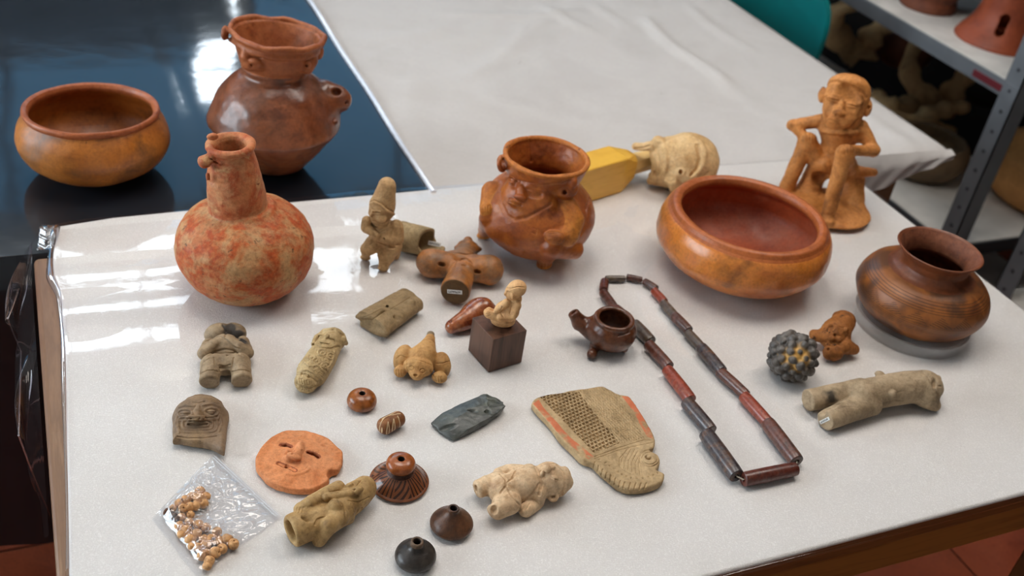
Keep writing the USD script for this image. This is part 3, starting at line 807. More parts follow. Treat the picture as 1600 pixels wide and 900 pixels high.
# pinched corner of the film, folded in a zigzag
cq = np.array([np.append(at(*p)[:2], 0) for p in ((62, 355), (89, 352), (84, 388), (58, 392))]); n = 30
u, v = np.meshgrid(np.linspace(0, 1, n), np.linspace(0, 1, n), indexing='ij')
P = cq[0] * ((1 - u) * (1 - v))[..., None] + cq[1] * (u * (1 - v))[..., None] + cq[2] * (u * v)[..., None] + cq[3] * ((1 - u) * v)[..., None]
zz = np.abs((v * 2.6 + 0.55 * np.abs(2 * u - 0.9)) % 1 - 0.5) * 2
P[..., 2] = TZ + 0.0005 + 0.007 * zz ** 3 * np.clip(np.minimum(np.minimum(u, 1 - u), np.minimum(v, 1 - v)) / 0.08, 0.15, 1)
i, j = np.meshgrid(np.arange(n - 1), np.arange(n - 1), indexing='ij'); a = i * n + j
F = np.concatenate([np.stack([a, a + 1, a + n + 1], -1).reshape(-1, 3), np.stack([a, a + n + 1, a + n], -1).reshape(-1, 3)])[:, ::-1]
put('corner_fold', P.reshape(-1, 3), F, film('clear_plastic_fold', 1.46), pl, normals(P.reshape(-1, 3), F))

# ---- table with the black cloth
BX0, BX1, BY0, BY1 = -0.95, 0.4855, 1.172, 2.72
def grid_cloth(x0, x1, y0, y1, z, step, fn):
    xs, ys = np.linspace(x0, x1, int((x1 - x0) / step) + 1), np.linspace(y0, y1, int((y1 - y0) / step) + 1)
    X, Y = np.meshgrid(xs, ys, indexing='ij'); V = np.column_stack([X.ravel(), Y.ravel(), np.full(X.size, z)]); V[:, 2] += fn(V)
    n = len(ys); i, j = np.meshgrid(np.arange(len(xs) - 1), np.arange(n - 1), indexing='ij'); a = i * n + j
    F = np.concatenate([np.stack([a, a + n, a + n + 1], -1).reshape(-1, 3), np.stack([a, a + n + 1, a + 1], -1).reshape(-1, 3)])
    return V, F, (len(xs), n)

def table_under(name, label, x0, x1, y0, y1, top=0.006):
    t = thing(name, label, 'table', ((x0 + x1) / 2, (y0 + y1) / 2, 0))
    cx, cy = (x0 + x1) / 2, (y0 + y1) / 2
    put_tm('tabletop', cbox((x0 - cx + 0.005, y0 - cy + 0.006, TZ - 0.035), (x1 - cx - 0.005, y1 - cy - 0.006, TZ - top), 0.003), m_darkwood, t)
    for sx in (x0 + 0.06, x1 - 0.06):
        for sy in (y0 + 0.06, y1 - 0.06):
            put_tm('leg', cbox((sx - cx - 0.025, sy - cy - 0.025, 0), (sx - cx + 0.025, sy - cy + 0.025, TZ - 0.036), 0.003), m_darkwood, t)
table_under('black_covered_table', 'table hidden under a black cloth behind the foam covered table', BX0, BX1, BY0 + 0.01, BY1, 0.009)

m_black = None
def cloth_mat(name, col, rough=0.55, coat=0.6, coat_rough=0.12, weave=1500):
    c = np.array(lin(col))
    n = {'tc': ('texture_coordinate', {}), 'w': ('noise_texture', {'scale': float(weave), 'detail': 2.0}), 'n': ('noise_texture', {'scale': 9.0, 'detail': 5.0}),
         'r': ('rgb_ramp', {'ramp': [(0.3, tuple(c * 0.8)), (0.7, tuple(c * 1.25))]}), 'b': ('bump', {'strength': 0.25, 'distance': 0.0006}),
         'b2': ('bump', {'strength': 0.22, 'distance': 0.003}), 'p': ('principled_bsdf', {'roughness': rough, 'coat_weight': coat, 'coat_roughness': coat_rough, 'specular_ior_level': 0.15})}
    l = [('tc.object', 'w.vector'), ('tc.object', 'n.vector'), ('n.fac', 'r.fac'), ('r.color', 'p.base_color'), ('w.fac', 'b.height'), ('b.normal', 'p.normal'), ('n.fac', 'b2.height'), ('b2.normal', 'p.coat_normal')]
    return usdkit.material(stage, '/World/Looks/' + name, n, l, surface='p.BSDF')
bc = thing('black_tablecloth', 'black cloth with pressed creases draped over the table behind', 'tablecloth')
m_black = cloth_mat('black_cloth', (15, 20, 27), 0.6, 0.72, 0.085)
def creases(V):
    x, y = V[:, 0], V[:, 1]
    z = 0.0006 * np.exp(-np.abs(x - 0.165 - 0.01 * np.sin(y * 9)) / 0.008) - 0.0006 * np.exp(-((x - 0.185) / 0.012) ** 2)
    z += 0.00008 * np.exp(-np.abs(y - 1.70 - 0.004 * np.sin(x * 11)) / 0.006) - 0.00006 * np.exp(-((y - 1.685) / 0.012) ** 2)
    return z + (meshkit.noise(np.stack([x * 6, y * 6, 0 * x], 1), 2) - 0.5) * 0.002
V, F, _ = grid_cloth(BX0, BX1, BY0, BY1, TZ - 0.0032, 0.012, creases)
put('cloth_top', V, F, m_black, bc, normals(V, F))
def skirt(x0, x1, y, z0, z1, nfold, amp, seed, n=160, m=40):
    xs = np.linspace(x0, x1, n); V = []
    for j in range(m):
        s = j / (m - 1); z = z0 + (z1 - z0) * s
        d = amp * (s ** 0.7) * (np.sin(xs * nfold) + 0.5 * np.sin(xs * nfold * 2.3 + seed)) - 0.012 * min(s * 12, 1)
        V.append(np.column_stack([xs, y + d, np.full(n, z) + 0.01 * s * np.sin(xs * 6)]))
    V = np.concatenate(V); i, j = np.meshgrid(np.arange(m - 1), np.arange(n - 1), indexing='ij'); a = i * n + j
    F = np.concatenate([np.stack([a, a + n, a + n + 1], -1).reshape(-1, 3), np.stack([a, a + n + 1, a + 1], -1).reshape(-1, 3)])
    return V, F
V, F = skirt(BX0, -0.02, BY0, TZ - 0.004, 0.275, 17, 0.011, 1.0)
put('hanging_front', V, F, m_black, bc, normals(V, F))

# ---- table with the white sheet
SX0, SX1, SY0, SY1 = 0.4875, 1.487, 1.2405, 3.35
table_under('white_covered_table', 'long table hidden under a wrinkled white cloth', SX0 + 0.004, SX1 - 0.008, SY0 + 0.012, SY1, 0.010)
wc = thing('white_tablecloth', 'wrinkled white cotton cloth with faint stains covering the long table', 'tablecloth')
def crease_line(V, a, b, w, h):
    a, b = np.array(a), np.array(b); d = b - a; L = np.linalg.norm(d); d /= L
    p = V[:, :2] - a; t_ = p @ d; q = p @ np.array([-d[1], d[0]]) + 0.012 * np.sin(t_ * 14)
    return h * np.exp(-(q / w) ** 2) * np.clip(t_ / 0.06 + 0.5, 0, 1) * np.clip((L - t_) / 0.06 + 0.5, 0, 1)
CR_L = [(at(850, 8)[:2], at(935, 48)[:2], 0.012, 0.004), (at(930, 5)[:2], at(1000, 45)[:2], 0.01, 0.003), (at(1010, 28)[:2], at(1130, 128)[:2], 0.012, 0.0055), (at(1080, 10)[:2], at(1180, 80)[:2], 0.012, 0.003),
        (at(560, 60)[:2], at(700, 40)[:2], 0.02, 0.002), (at(720, 120)[:2], at(860, 30)[:2], 0.02, 0.002), (at(700, 20)[:2], at(900, 18)[:2], 0.015, 0.003), (at(640, 120)[:2], at(660, 240)[:2], 0.02, 0.0015),
        (at(1130, 128)[:2], at(1290, 215)[:2], 0.02, 0.002), (at(1300, 130)[:2], at(1420, 225)[:2], 0.02, 0.003)]
def wrinkles(V):
    x, y = V[:, 0], V[:, 1]
    z = 1.5 * sum(crease_line(V, *c) for c in CR_L)
    return z + (meshkit.noise(np.stack([x * 5, y * 7, 0 * x], 1), 21) - 0.5) * 0.004 + (meshkit.noise(np.stack([x * 22, y * 14, 0 * x], 1), 22) - 0.5) * 0.0012
m_sheet = clay('white_cloth', [(196, 201, 208), (205, 211, 219), (200, 205, 212)], scale=5, rough=0.85, spec=0.15, bump=0.25, bump_scale=1600, specks=((150, 144, 148), 26, 0.265), contrast=(0.3, 0.7), mottle=0.15)
V, F, (gx, gy) = grid_cloth(SX0, SX1, SY0, SY1, TZ - 0.0045, 0.013, wrinkles)
e = np.clip((V[:, 0] - (SX1 - 0.02)) / 0.02, 0, 1); V[:, 2] -= 0.006 * e * e
e = np.clip((SY0 + 0.015 - V[:, 1]) / 0.015, 0, 1); V[:, 2] -= 0.004 * e * e
put('cloth_top', V, F, m_sheet, wc, normals(V, F))
# hanging front edge (bunched) and side
n = 120; xs = np.linspace(1.03, SX1 + 0.006, n); low = np.interp(xs, [1.03, 1.20, 1.32, SX1 + 0.006], [0.05, 0.10, 0.07, 0.014]); Vs = []
for j in range(22):
    s = j / 21; d = 0.012 * math.sin(min(s * 2, 1) * math.pi / 2) + 0.002 * s * np.sin(xs * 55 + 3 * s) + 0.0016 * np.sin(xs * 130 + 8 * s) * s
    Vs.append(np.column_stack([xs, SY0 - d, TZ - 0.008 - low * s]))
V = np.concatenate(Vs); i, j = np.meshgrid(np.arange(21), np.arange(n - 1), indexing='ij'); a = i * n + j
F = np.concatenate([np.stack([a, a + n, a + n + 1], -1).reshape(-1, 3), np.stack([a, a + n + 1, a + 1], -1).reshape(-1, 3)])
put('hanging_hem', V, F, m_sheet, wc, normals(V, F))
n = 120; ys = np.linspace(SY0 - 0.006, SY1, n); Vs = []
for j in range(14):
    s = j / 13; Vs.append(np.column_stack([SX1 + 0.002 + 0.006 * s + 0.004 * s * np.sin(ys * 30), ys, TZ - 0.0105 - s * (0.012 + 0.12 * np.clip((ys - SY0) / 0.5, 0, 1))]))
V = np.concatenate(Vs); i, j = np.meshgrid(np.arange(13), np.arange(n - 1), indexing='ij'); a = i * n + j
F = np.concatenate([np.stack([a, a + n, a + n + 1], -1).reshape(-1, 3), np.stack([a, a + n + 1, a + 1], -1).reshape(-1, 3)])
put('hanging_side', V, F, m_sheet, wc, normals(V, F))
# clear film over the white cloth's seam edge
ef = thing('plastic_edge_strip', 'bright clear plastic edge running between the black and the white cloth', 'plastic strip')
def strip(pts, r):
    return trimesh.util.concatenate([trimesh.creation.cylinder(r, segment=(pts[i], pts[i + 1]), sections=10) for i in range(len(pts) - 1)])
p0, p1 = at(678, 300), at(484, -6)
ys = np.linspace(p0[1], 2.70, 60)
put_tm('folded_film', strip([(0.4865 + 0.0012 * math.sin(y * 17), y, TZ - 0.0005) for y in ys], 0.0042), plain('shiny_film_edge', (226, 228, 236), rough=0.18, spec=0.9, coat=1.0), ef, smooth=60)

# ------------------------------------------------------------------ shelving behind the tables
m_steel = plain('grey_steel', (104, 108, 112), rough=0.45, spec=0.5, metallic=0.2, var=0.1)
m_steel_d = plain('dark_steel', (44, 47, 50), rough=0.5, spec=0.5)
m_paper = plain('shelf_paper', (205, 202, 196), rough=0.8, spec=0.2)
def shelf_unit(label, x0, x1, y0, y1, zs, posts):
    t = thing('shelf_unit', label, 'shelf', (x0, y0, 0)); o = np.array([x0, y0, 0])
    for (px_, py_, sx, sy) in posts:
        h = 1.95; w = 0.046
        pst = trimesh.util.concatenate([trimesh.creation.box(bounds=[np.minimum((px_, py_, 0), (px_ + sx * 0.003, py_ + sy * w, h)) - o, np.maximum((px_, py_, 0), (px_ + sx * 0.003, py_ + sy * w, h)) - o]),
                                        trimesh.creation.box(bounds=[np.minimum((px_, py_, 0), (px_ + sx * w, py_ + sy * 0.003, h)) - o, np.maximum((px_, py_, 0), (px_ + sx * w, py_ + sy * 0.003, h)) - o])])
        p_ = put_tm('post', pst, m_steel, t)
        for k in range(36):
            z = 0.05 + k * 0.05
            hol = trimesh.creation.cylinder(0.0045, height=0.0012, sections=10); hol.apply_transform(trimesh.transformations.rotation_matrix(math.pi / 2, (0, 1, 0)))
            hol.apply_translation(np.array([px_ - sx * 0.0007, py_ + sy * 0.023, z]) - o)
            if 0.2 < z < 0.9: put_tm('hole', hol, m_steel_d, p_)
    for z in zs:
        b = put_tm('board', cbox(np.array((x0 + 0.004, y0 + 0.004, z - 0.004)) - o, np.array((x1 - 0.004, y1 - 0.004, z)) - o, 0.001), m_steel, t)
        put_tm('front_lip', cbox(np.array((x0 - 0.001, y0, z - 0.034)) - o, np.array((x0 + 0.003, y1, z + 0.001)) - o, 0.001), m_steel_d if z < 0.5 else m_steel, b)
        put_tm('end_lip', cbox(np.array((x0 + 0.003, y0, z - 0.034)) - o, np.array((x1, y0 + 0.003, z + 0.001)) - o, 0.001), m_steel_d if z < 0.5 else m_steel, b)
        pp = shapely.box(x0 + 0.006, y0 + 0.006, x1 - 0.006, y1 - 0.006).buffer(-0.03).buffer(0.03)
        e = trimesh.creation.extrude_polygon(pp, 0.002, engine='earcut'); e.apply_translation(np.array([0, 0, z + 0.001]) - o)
        put_tm('paper_lining', e, m_paper, t)
SHX, ZU, ZL = 1.95, TZ - 0.036, TZ - 0.452
shelf_unit('grey steel shelf unit with a perforated post behind the white table', SHX, SHX + 0.45, 1.512, 3.4, (0.10, ZL, ZU, 1.16, 1.62), [(SHX, 1.510, 1, 1), (SHX + 0.45, 1.510, -1, 1), (SHX, 3.40, 1, -1), (SHX + 0.45, 3.40, -1, -1)])
shelf_unit('second grey steel shelf unit, only its near post and a shelf end in view', SHX, SHX + 0.45, 0.25, 1.352, (0.10, ZL - 0.02, 1.16), [(SHX, 1.354, 1, -1), (SHX + 0.45, 1.354, -1, -1), (SHX, 0.25, 1, 1), (SHX + 0.45, 0.25, -1, 1)])
put_tm('red_tape', cbox((SHX - 0.0025, 1.555, ZU - 0.026), (SHX - 0.0012, 1.645, ZU - 0.010), 0.0004), plain('red_tape', (92, 20, 28)), None)
tag(stage.GetPrimAtPath('/World/red_tape'), 'strip of red tape stuck on the front of the upper shelf', 'tape')
def on_shelf(px_, py_, z): return at(px_, py_, z - TZ) + [0, 0, TZ]
def simple_pot(name, label, cat, px_, py_, z, prof, mat, cuts=None, seed=1, wob=1.5):
    o = on_shelf(px_, py_, z); t = thing(name, label, cat, (o[0], o[1], z + 0.0032))
    lathe_parts(t, lathe(prof, n=72, knots=60, wob=wob, seed=seed), cuts or [('body', 0, 99, mat)]); return t, o
m_terra = clay('shelf_terracotta', [(126, 58, 34), (156, 78, 48), (140, 66, 40)], scale=14, rough=0.5, bump=0.2)
m_terra_d = clay('shelf_dark_terracotta', [(92, 50, 34), (120, 70, 48), (104, 58, 40)], scale=14, rough=0.55, bump=0.2)
m_dkpot = clay('shelf_dark_pot', [(96, 84, 66), (130, 112, 88), (110, 96, 76)], scale=12, rough=0.6, bump=0.2)
m_tanpot = clay('shelf_tan_pot', [(190, 138, 80), (220, 168, 106), (200, 150, 90)], scale=9, rough=0.65, bump=0.3)
# pedestal with a slot: hollow revolve with an oval hole cut through the front
f = Fig((0, 0, 1.0), (1556, 66), z0=ZU - TZ, h=2.2)
pf = hollow([(98, 0), (101, 4), (97, 16), (84, 34), (72, 60), (66, 90), (66, 118), (76, 146), (96, 168), (108, 178), (110, 184)], 8)
f.add(revolve(pf, step=1.0), 'body'); f.add(torus((0, 0, 5), (0, 0, 1), 96, 6), 'foot_ring', 4); f.add(torus((0, 0, 182), (0, 0, 1), 106, 6), 'rim', 4)
nd = -f.hd; 
for a_ in (math.pi * 0.0, 2.1, -2.1):
    dv = np.array([nd[0] * math.cos(a_) - nd[1] * math.sin(a_), nd[0] * math.sin(a_) + nd[1] * math.cos(a_), 0])
    f.sub(tube([dv * 40 + [0, 0, 46], dv * 120 + [0, 0, 46], dv * 120 + [0, 0, 74], dv * 40 + [0, 0, 74]], 11), None, 2); f.sub(box(dv * 80 + [0, 0, 60], (60, 10, 16), np.stack([dv, np.cross([0, 0, 1.0], dv), [0, 0, 1.0]], 1)), None, 2)
f.build('pedestal_stand', 'terracotta pedestal with an oval slot on the upper shelf', 'stand', m_terra, seed=111, rough=((1.0, 40),))
simple_pot('shelf_pot', 'dark terracotta pot with a flat foot beyond the pedestal on the upper shelf', 'pot', 1447, 12, ZU, [(0, 0), (70, 0), (73, 4), (72, 20), (66, 26), (80, 60), (96, 100), (90, 140), (80, 150), (74, 150), (84, 100), (60, 40), (0, 34)], m_terra_d, [('foot', 0, 4.5, m_terra_d), ('body', 4.5, 99, m_terra)])
simple_pot('shelf_pot', 'big tan round pot on the lower shelf behind the steel post', 'pot', 1626, 318, ZL, [(0, 0), (90, 0), (150, 26), (176, 80), (168, 130), (120, 170), (104, 190), (110, 204), (102, 204), (96, 188), (0, 120)], m_tanpot, seed=5)
simple_pot('shelf_pot', 'dark brown bowl on the lower shelf under the corner of the white table', 'bowl', 1430, 268, ZL, [(0, 0), (60, 0), (104, 24), (120, 62), (110, 96), (100, 104), (94, 100), (104, 64), (60, 14), (0, 10)], m_dkpot, seed=6)
simple_pot('shelf_pot', 'dark reddish pot half hidden behind the seated figure on the lower shelf', 'pot', 1405, 100, ZL, [(0, 0), (60, 0), (92, 30), (100, 70), (86, 110), (60, 130), (66, 148), (58, 148), (50, 126), (0, 60)], m_terra_d, seed=7)
simple_pot('shelf_pot', 'black pot deep on the lower shelf between the post and the white table', 'pot', 1535, 160, ZL, [(0, 0), (60, 0), (100, 40), (106, 90), (80, 130), (50, 150), (56, 170), (48, 170), (40, 146), (0, 60)], plain('black_pot', (34, 32, 32), rough=0.5), seed=8)
# pale branching roots lying on the lower shelf
m_root = clay('pale_root', [(176, 152, 112), (216, 190, 144), (196, 168, 124)], scale=20, rough=0.8, bump=0.4, bump_scale=200)
def root(label, pts_px, rad, z, seed):
    o = on_shelf(*pts_px[0][0][:2], z); t = thing('root_piece', label, 'root', (o[0], o[1], z + 0.003)); g = random.Random(seed)
    for br in pts_px:
        P = np.array([on_shelf(x, y, z + zz) - [o[0], o[1], z] for x, y, zz in br]); q = np.linspace(0, 1, 24); tt = np.linspace(0, 1, len(P)); C = np.stack([CubicSpline(tt, P[:, k])(q) for k in range(3)], 1)
        n = 12; ph = np.linspace(0, 2 * np.pi, n, endpoint=False); T = np.gradient(C, axis=0); T /= np.linalg.norm(T, axis=1, keepdims=True)
        e1 = np.cross(T, [0.3, 0.2, 1.0]); e1 /= np.linalg.norm(e1, axis=1, keepdims=True); e2 = np.cross(T, e1)
        R_ = (rad * (1.0 - 0.55 * q))[:, None] * (1 + 0.18 * np.sin(q * 19 + seed)[:, None])
        V = C[:, None] + R_[..., None] * (e1[:, None] * np.cos(ph)[None, :, None] + e2[:, None] * np.sin(ph)[None, :, None]); V[..., 2] = np.maximum(V[..., 2], 0.0)
        V = np.concatenate([V.reshape(-1, 3), C[:1], C[-1:]]); m = len(q)
        F = [[i * n + j, i * n + (j + 1) % n, (i + 1) * n + (j + 1) % n] for i in range(m - 1) for j in range(n)] + [[i * n + j, (i + 1) * n + (j + 1) % n, (i + 1) * n + j] for i in range(m - 1) for j in range(n)]
        F += [[m * n, (j + 1) % n, j] for j in range(n)] + [[m * n + 1, (m - 1) * n + j, (m - 1) * n + (j + 1) % n] for j in range(n)]
        put('branch', V, np.array(F), m_root, t, normals(V, np.array(F)))
root('thick pale forked root beside the teal chair on the lower shelf', [[(1345, 90, 0.03), (1310, 60, 0.10), (1300, 30, 0.2), (1340, 5, 0.26)], [(1345, 90, 0.03), (1370, 50, 0.12), (1420, 20, 0.2)]], 0.05, ZL, 1)
root('pale crooked root with three arms in the middle of the lower shelf', [[(1470, 170, 0.02), (1440, 150, 0.08), (1420, 110, 0.14), (1440, 60, 0.2)], [(1470, 170, 0.02), (1500, 130, 0.12), (1530, 100, 0.16)], [(1440, 165, 0.02), (1400, 170, 0.05), (1370, 150, 0.06)]], 0.042, ZL, 2)
root('long pale root lying lowest on the lower shelf near the white table', [[(1480, 215, 0.02), (1430, 195, 0.05), (1380, 185, 0.06), (1350, 160, 0.08)], [(1430, 195, 0.05), (1470, 175, 0.09), (1510, 170, 0.1)]], 0.034, ZL, 3)

# teal plastic chair at the far side of the white table
ch = thing('chair', 'teal plastic chair pushed against the far side of the white table', 'chair', (1.545, 2.05, 0))
m_teal = plain('teal_plastic', (0, 98, 98), rough=0.35, spec=0.5, var=0.06)
m_chrome = plain('chair_tube', (150, 152, 154), rough=0.25, metallic=1.0)
bp = shapely.box(-0.22, 0.42, 0.22, 0.785).buffer(-0.085).buffer(0.085)
e = trimesh.creation.extrude_polygon(bp, 0.012, engine='earcut'); e = e.subdivide_to_size(0.03)
V = np.array(e.vertices); V = np.column_stack([0.075 + V[:, 2] + 0.03 * (1 - (V[:, 0] / 0.22) ** 2) + (V[:, 1] - 0.42) * 0.10, V[:, 0], V[:, 1]]); put('backrest', V, e.faces[:, ::-1], m_teal, ch, smooth=40)
sp_ = shapely.box(-0.42, -0.21, 0.06, 0.21).buffer(-0.06).buffer(0.06); e = trimesh.creation.extrude_polygon(sp_, 0.012, engine='earcut'); e.apply_translation((0, 0, 0.44)); put_tm('seat', e, m_teal, ch)
for sx, sy in ((-0.38, -0.18), (-0.38, 0.18), (0.05, -0.18), (0.05, 0.18)):
    put_tm('leg', trimesh.creation.cylinder(0.011, segment=[(sx, sy, 0.0), (sx, sy, 0.44)], sections=14), m_chrome, ch, smooth=50)
for sy in (-0.18, 0.18): put_tm('back_tube', trimesh.creation.cylinder(0.010, segment=[(0.05, sy, 0.44), (0.085, sy, 0.60)], sections=14), m_chrome, ch, smooth=50)

# ------------------------------------------------------------------ pots turned on the wheel of a profile (mm)
def pot(name, label, cat, x, y, L, cuts, group=None):
    t = thing(name, label, cat, (x, y, TZ), group); lathe_parts(t, L, cuts); return t

m_orange = clay('orange_slip', [(172, 92, 34), (210, 126, 52), (222, 142, 62), (196, 110, 44)], scale=16, rough=0.34, spec=0.5, bump=0.10, bump_scale=500, stain=((120, 74, 34), 22, 0.36), coat=0.25)
m_orange_in = clay('orange_bowl_inside', [(134, 54, 26), (164, 76, 40), (176, 90, 54)], scale=18, rough=0.5, spec=0.4, bump=0.12, stain=((170, 100, 74), 26, 0.40))
m_orange_rim = clay('orange_bowl_rim', [(152, 82, 42), (180, 104, 56), (166, 92, 48)], scale=40, rough=0.4, bump=0.15, specks=((196, 140, 92), 160, 0.33))
Rb, H, Rr = 117.8, 93.7, 103.0
prof = [(0, 0), (Rb * .34, 0.6), (Rb * .62, H * .09), (Rb * .88, H * .28), (Rb, H * .54), (Rb * .985, H * .74), (Rb * .935, H * .88), (Rr * 1.03, H * .925), (Rr * 1.0, H * .985), (Rr * .955, H), (Rr * .90, H * .97), (Rr * .885, H * .91),
        (Rb * .90, H * .72), (Rb * .92, H * .52), (Rb * .80, H * .29), (Rb * .5, H * .11), (0, H * .07)]
pot('bowl', 'burnished bright orange clay bowl with a thick reddish rim', 'bowl', 0.8329, 0.9573, lathe(prof, wob=1.1, seed=4),
    [('body', 0, 6.3, m_orange), ('rim', 6.3, 11.2, m_orange_rim), ('inner_wall', 11.2, 99, m_orange_in)])

m_tan = clay('tan_brown_slip', [(132, 76, 28), (172, 106, 42), (190, 122, 52), (152, 94, 46)], scale=18, rough=0.42, spec=0.45, bump=0.15, bump_scale=450, stain=((92, 68, 44), 17, 0.38), specks=((84, 50, 26), 90, 0.30))
m_tan_in = clay('tan_bowl_inside', [(110, 58, 18), (146, 84, 28), (160, 98, 38)], scale=16, rough=0.45, bump=0.12, stain=((70, 40, 18), 24, 0.34))
m_tan_rim = clay('tan_bowl_rim', [(150, 84, 48), (172, 100, 60), (138, 74, 42)], scale=40, rough=0.45, bump=0.15)
Rb, H, Rr = 98.5, 92.0, 86.5
prof = [(0, 0), (Rb * .40, 1), (Rb * .68, H * .09), (Rb * .93, H * .30), (Rb, H * .52), (Rb * .97, H * .70), (Rb * .885, H * .88), (Rr * .985, H * .91), (Rr * 1.01, H * .955), (Rr * .985, H), (Rr * .93, H * .985), (Rr * .905, H * .93),
        (Rb * .90, H * .70), (Rb * .92, H * .5), (Rb * .82, H * .28), (Rb * .5, H * .10), (0, H * .07)]
def tip(P):
    P = P.copy(); P[..., 2] += P[..., 1] * -0.045 * np.clip(P[..., 2] / 90, 0, 1); return P
pot('bowl', 'large tan brown clay bowl alone on the black cloth', 'bowl', 0.0421, 1.3704, lathe(prof, wob=1.6, seed=14, bend=tip),
    [('body', 0, 6.5, m_tan), ('rim', 6.5, 11.2, m_tan_rim), ('inner_wall', 11.2, 99, m_tan_in)])

# incised jar on its acrylic ring
def incised(name, base, line_col):
    """reddish brown slip with scratched bands and triangles round the shoulder (object space of the jar)"""
    n = {'tc': ('texture_coordinate', {}), 'sx': ('separate_xyz', {}), 'n1': ('noise_texture', {'scale': 22.0, 'detail': 5.0, 'distortion': 0.4}),
         'r1': ('rgb_ramp', {'ramp': list(zip((0.3, 0.42, 0.56, 0.7), [lin(c) for c in base]))}),
         'n2': ('noise_texture', {'scale': 15.0, 'detail': 5.0}), 'm2': ('map_range', {'from_min': 0.38, 'from_max': 0.46, 'to_min': 0.8, 'to_max': 0.0, 'clamp': True}), 'mx2': ('mix', {'color2': lin((70, 44, 28))}),
         'at': ('math', {'math_type': 'arctan2'}), 'u': ('math', {'math_type': 'multiply', 'value2': 17 / (2 * math.pi)}), 'ping': ('math', {'math_type': 'pingpong', 'value2': 0.5}),
         'tri': ('math', {'math_type': 'multiply_add', 'value2': 0.026, 'value3': 0.0}), 'zz': ('math', {'math_type': 'subtract', 'value2': 0.052}), 'dz': ('math', {'math_type': 'subtract'}),
         'hat': ('wave_texture', {'wave_type': 'bands', 'bands_direction': 'diagonal', 'scale': 170.0, 'distortion': 0.6}), 'hatc': ('math', {'math_type': 'greater_than', 'value2': 0.70}),
         'intri': ('map_range', {'from_min': 0.0, 'from_max': 0.0006, 'to_min': 1.0, 'to_max': 0.0, 'clamp': True}), 'abv': ('math', {'math_type': 'greater_than', 'value2': 0.0}),
         'tm': ('math', {'math_type': 'multiply'}), 'tm2': ('math', {'math_type': 'multiply'}),
         'bw': ('wave_texture', {'wave_type': 'bands', 'bands_direction': 'z', 'scale': 120.0, 'distortion': 0.5, 'detail': 1.0}), 'bc': ('math', {'math_type': 'greater_than', 'value2': 0.80}),
         'z1': ('map_range', {'from_min': 0.066, 'from_max': 0.0665, 'clamp': True}), 'z2': ('map_range', {'from_min': 0.077, 'from_max': 0.0775, 'to_min': 1.0, 'to_max': 0.0, 'clamp': True}), 'bz': ('math', {'math_type': 'multiply'}), 'bz2': ('math', {'math_type': 'multiply'}),
         'z3': ('map_range', {'from_min': 0.040, 'from_max': 0.0405, 'clamp': True}), 'z4': ('map_range', {'from_min': 0.051, 'from_max': 0.0515, 'to_min': 1.0, 'to_max': 0.0, 'clamp': True}), 'bz3': ('math', {'math_type': 'multiply'}), 'bz4': ('math', {'math_type': 'multiply'}),
         'sum': ('math', {'math_type': 'maximum'}), 'sum2': ('math', {'math_type': 'maximum'}), 'lf': ('math', {'math_type': 'multiply', 'value2': 0.7}), 'mx': ('mix', {'color2': lin(line_col)}),
         'b': ('bump', {'strength': 0.5, 'distance': 0.0006, 'invert': True}), 'p': ('principled_bsdf', {'roughness': 0.42, 'specular_ior_level': 0.45})}
    l = [('tc.object', 'sx.vector'), ('tc.object', 'n1.vector'), ('n1.fac', 'r1.fac'), ('tc.object', 'n2.vector'), ('n2.fac', 'm2.value'), ('m2.result', 'mx2.fac'), ('r1.color', 'mx2.color1'),
         ('sx.y', 'at.value1'), ('sx.x', 'at.value2'), ('at.value', 'u.value1'), ('u.value', 'ping.value1'), ('ping.value', 'tri.value1'), ('sx.z', 'zz.value1'), ('zz.value', 'dz.value1'), ('tri.value', 'dz.value2'),
         ('dz.value', 'intri.value'), ('zz.value', 'abv.value1'), ('intri.result', 'tm.value1'), ('abv.value', 'tm.value2'), ('tc.object', 'hat.vector'), ('hat.fac', 'hatc.value1'), ('tm.value', 'tm2.value1'), ('hatc.value', 'tm2.value2'),
         ('tc.object', 'bw.vector'), ('bw.fac', 'bc.value1'), ('sx.z', 'z1.value'), ('sx.z', 'z2.value'), ('z1.result', 'bz.value1'), ('z2.result', 'bz.value2'), ('bz.value', 'bz2.value1'), ('bc.value', 'bz2.value2'),
         ('sx.z', 'z3.value'), ('sx.z', 'z4.value'), ('z3.result', 'bz3.value1'), ('z4.result', 'bz3.value2'), ('bz3.value', 'bz4.value1'), ('bc.value', 'bz4.value2'),
         ('bz2.value', 'sum.value1'), ('bz4.value', 'sum.value2'), ('sum.value', 'sum2.value1'), ('tm2.value', 'sum2.value2'), ('sum2.value', 'lf.value1'), ('lf.value', 'mx.fac'), ('mx2.color', 'mx.color1'), ('mx.color', 'p.base_color'),
         ('sum2.value', 'b.height'), ('b.normal', 'p.normal')]
    return usdkit.material(stage, '/World/Looks/' + name, n, l, surface='p.BSDF')
m_jar = incised('incised_slip', [(74, 38, 16), (116, 66, 26), (142, 84, 36), (94, 50, 22)], (36, 18, 8))
m_jar_neck = clay('jar_neck', [(92, 48, 26), (122, 68, 38), (106, 56, 30)], scale=30, rough=0.42, spec=0.45, bump=0.15)
m_jar_in = clay('jar_inside', [(84, 46, 30), (116, 68, 44), (132, 84, 60)], scale=60, rough=0.6, bump=0.25, specks=((150, 104, 78), 200, 0.30))
Rb, H, Rr = 85.7, 116.6, 53.8
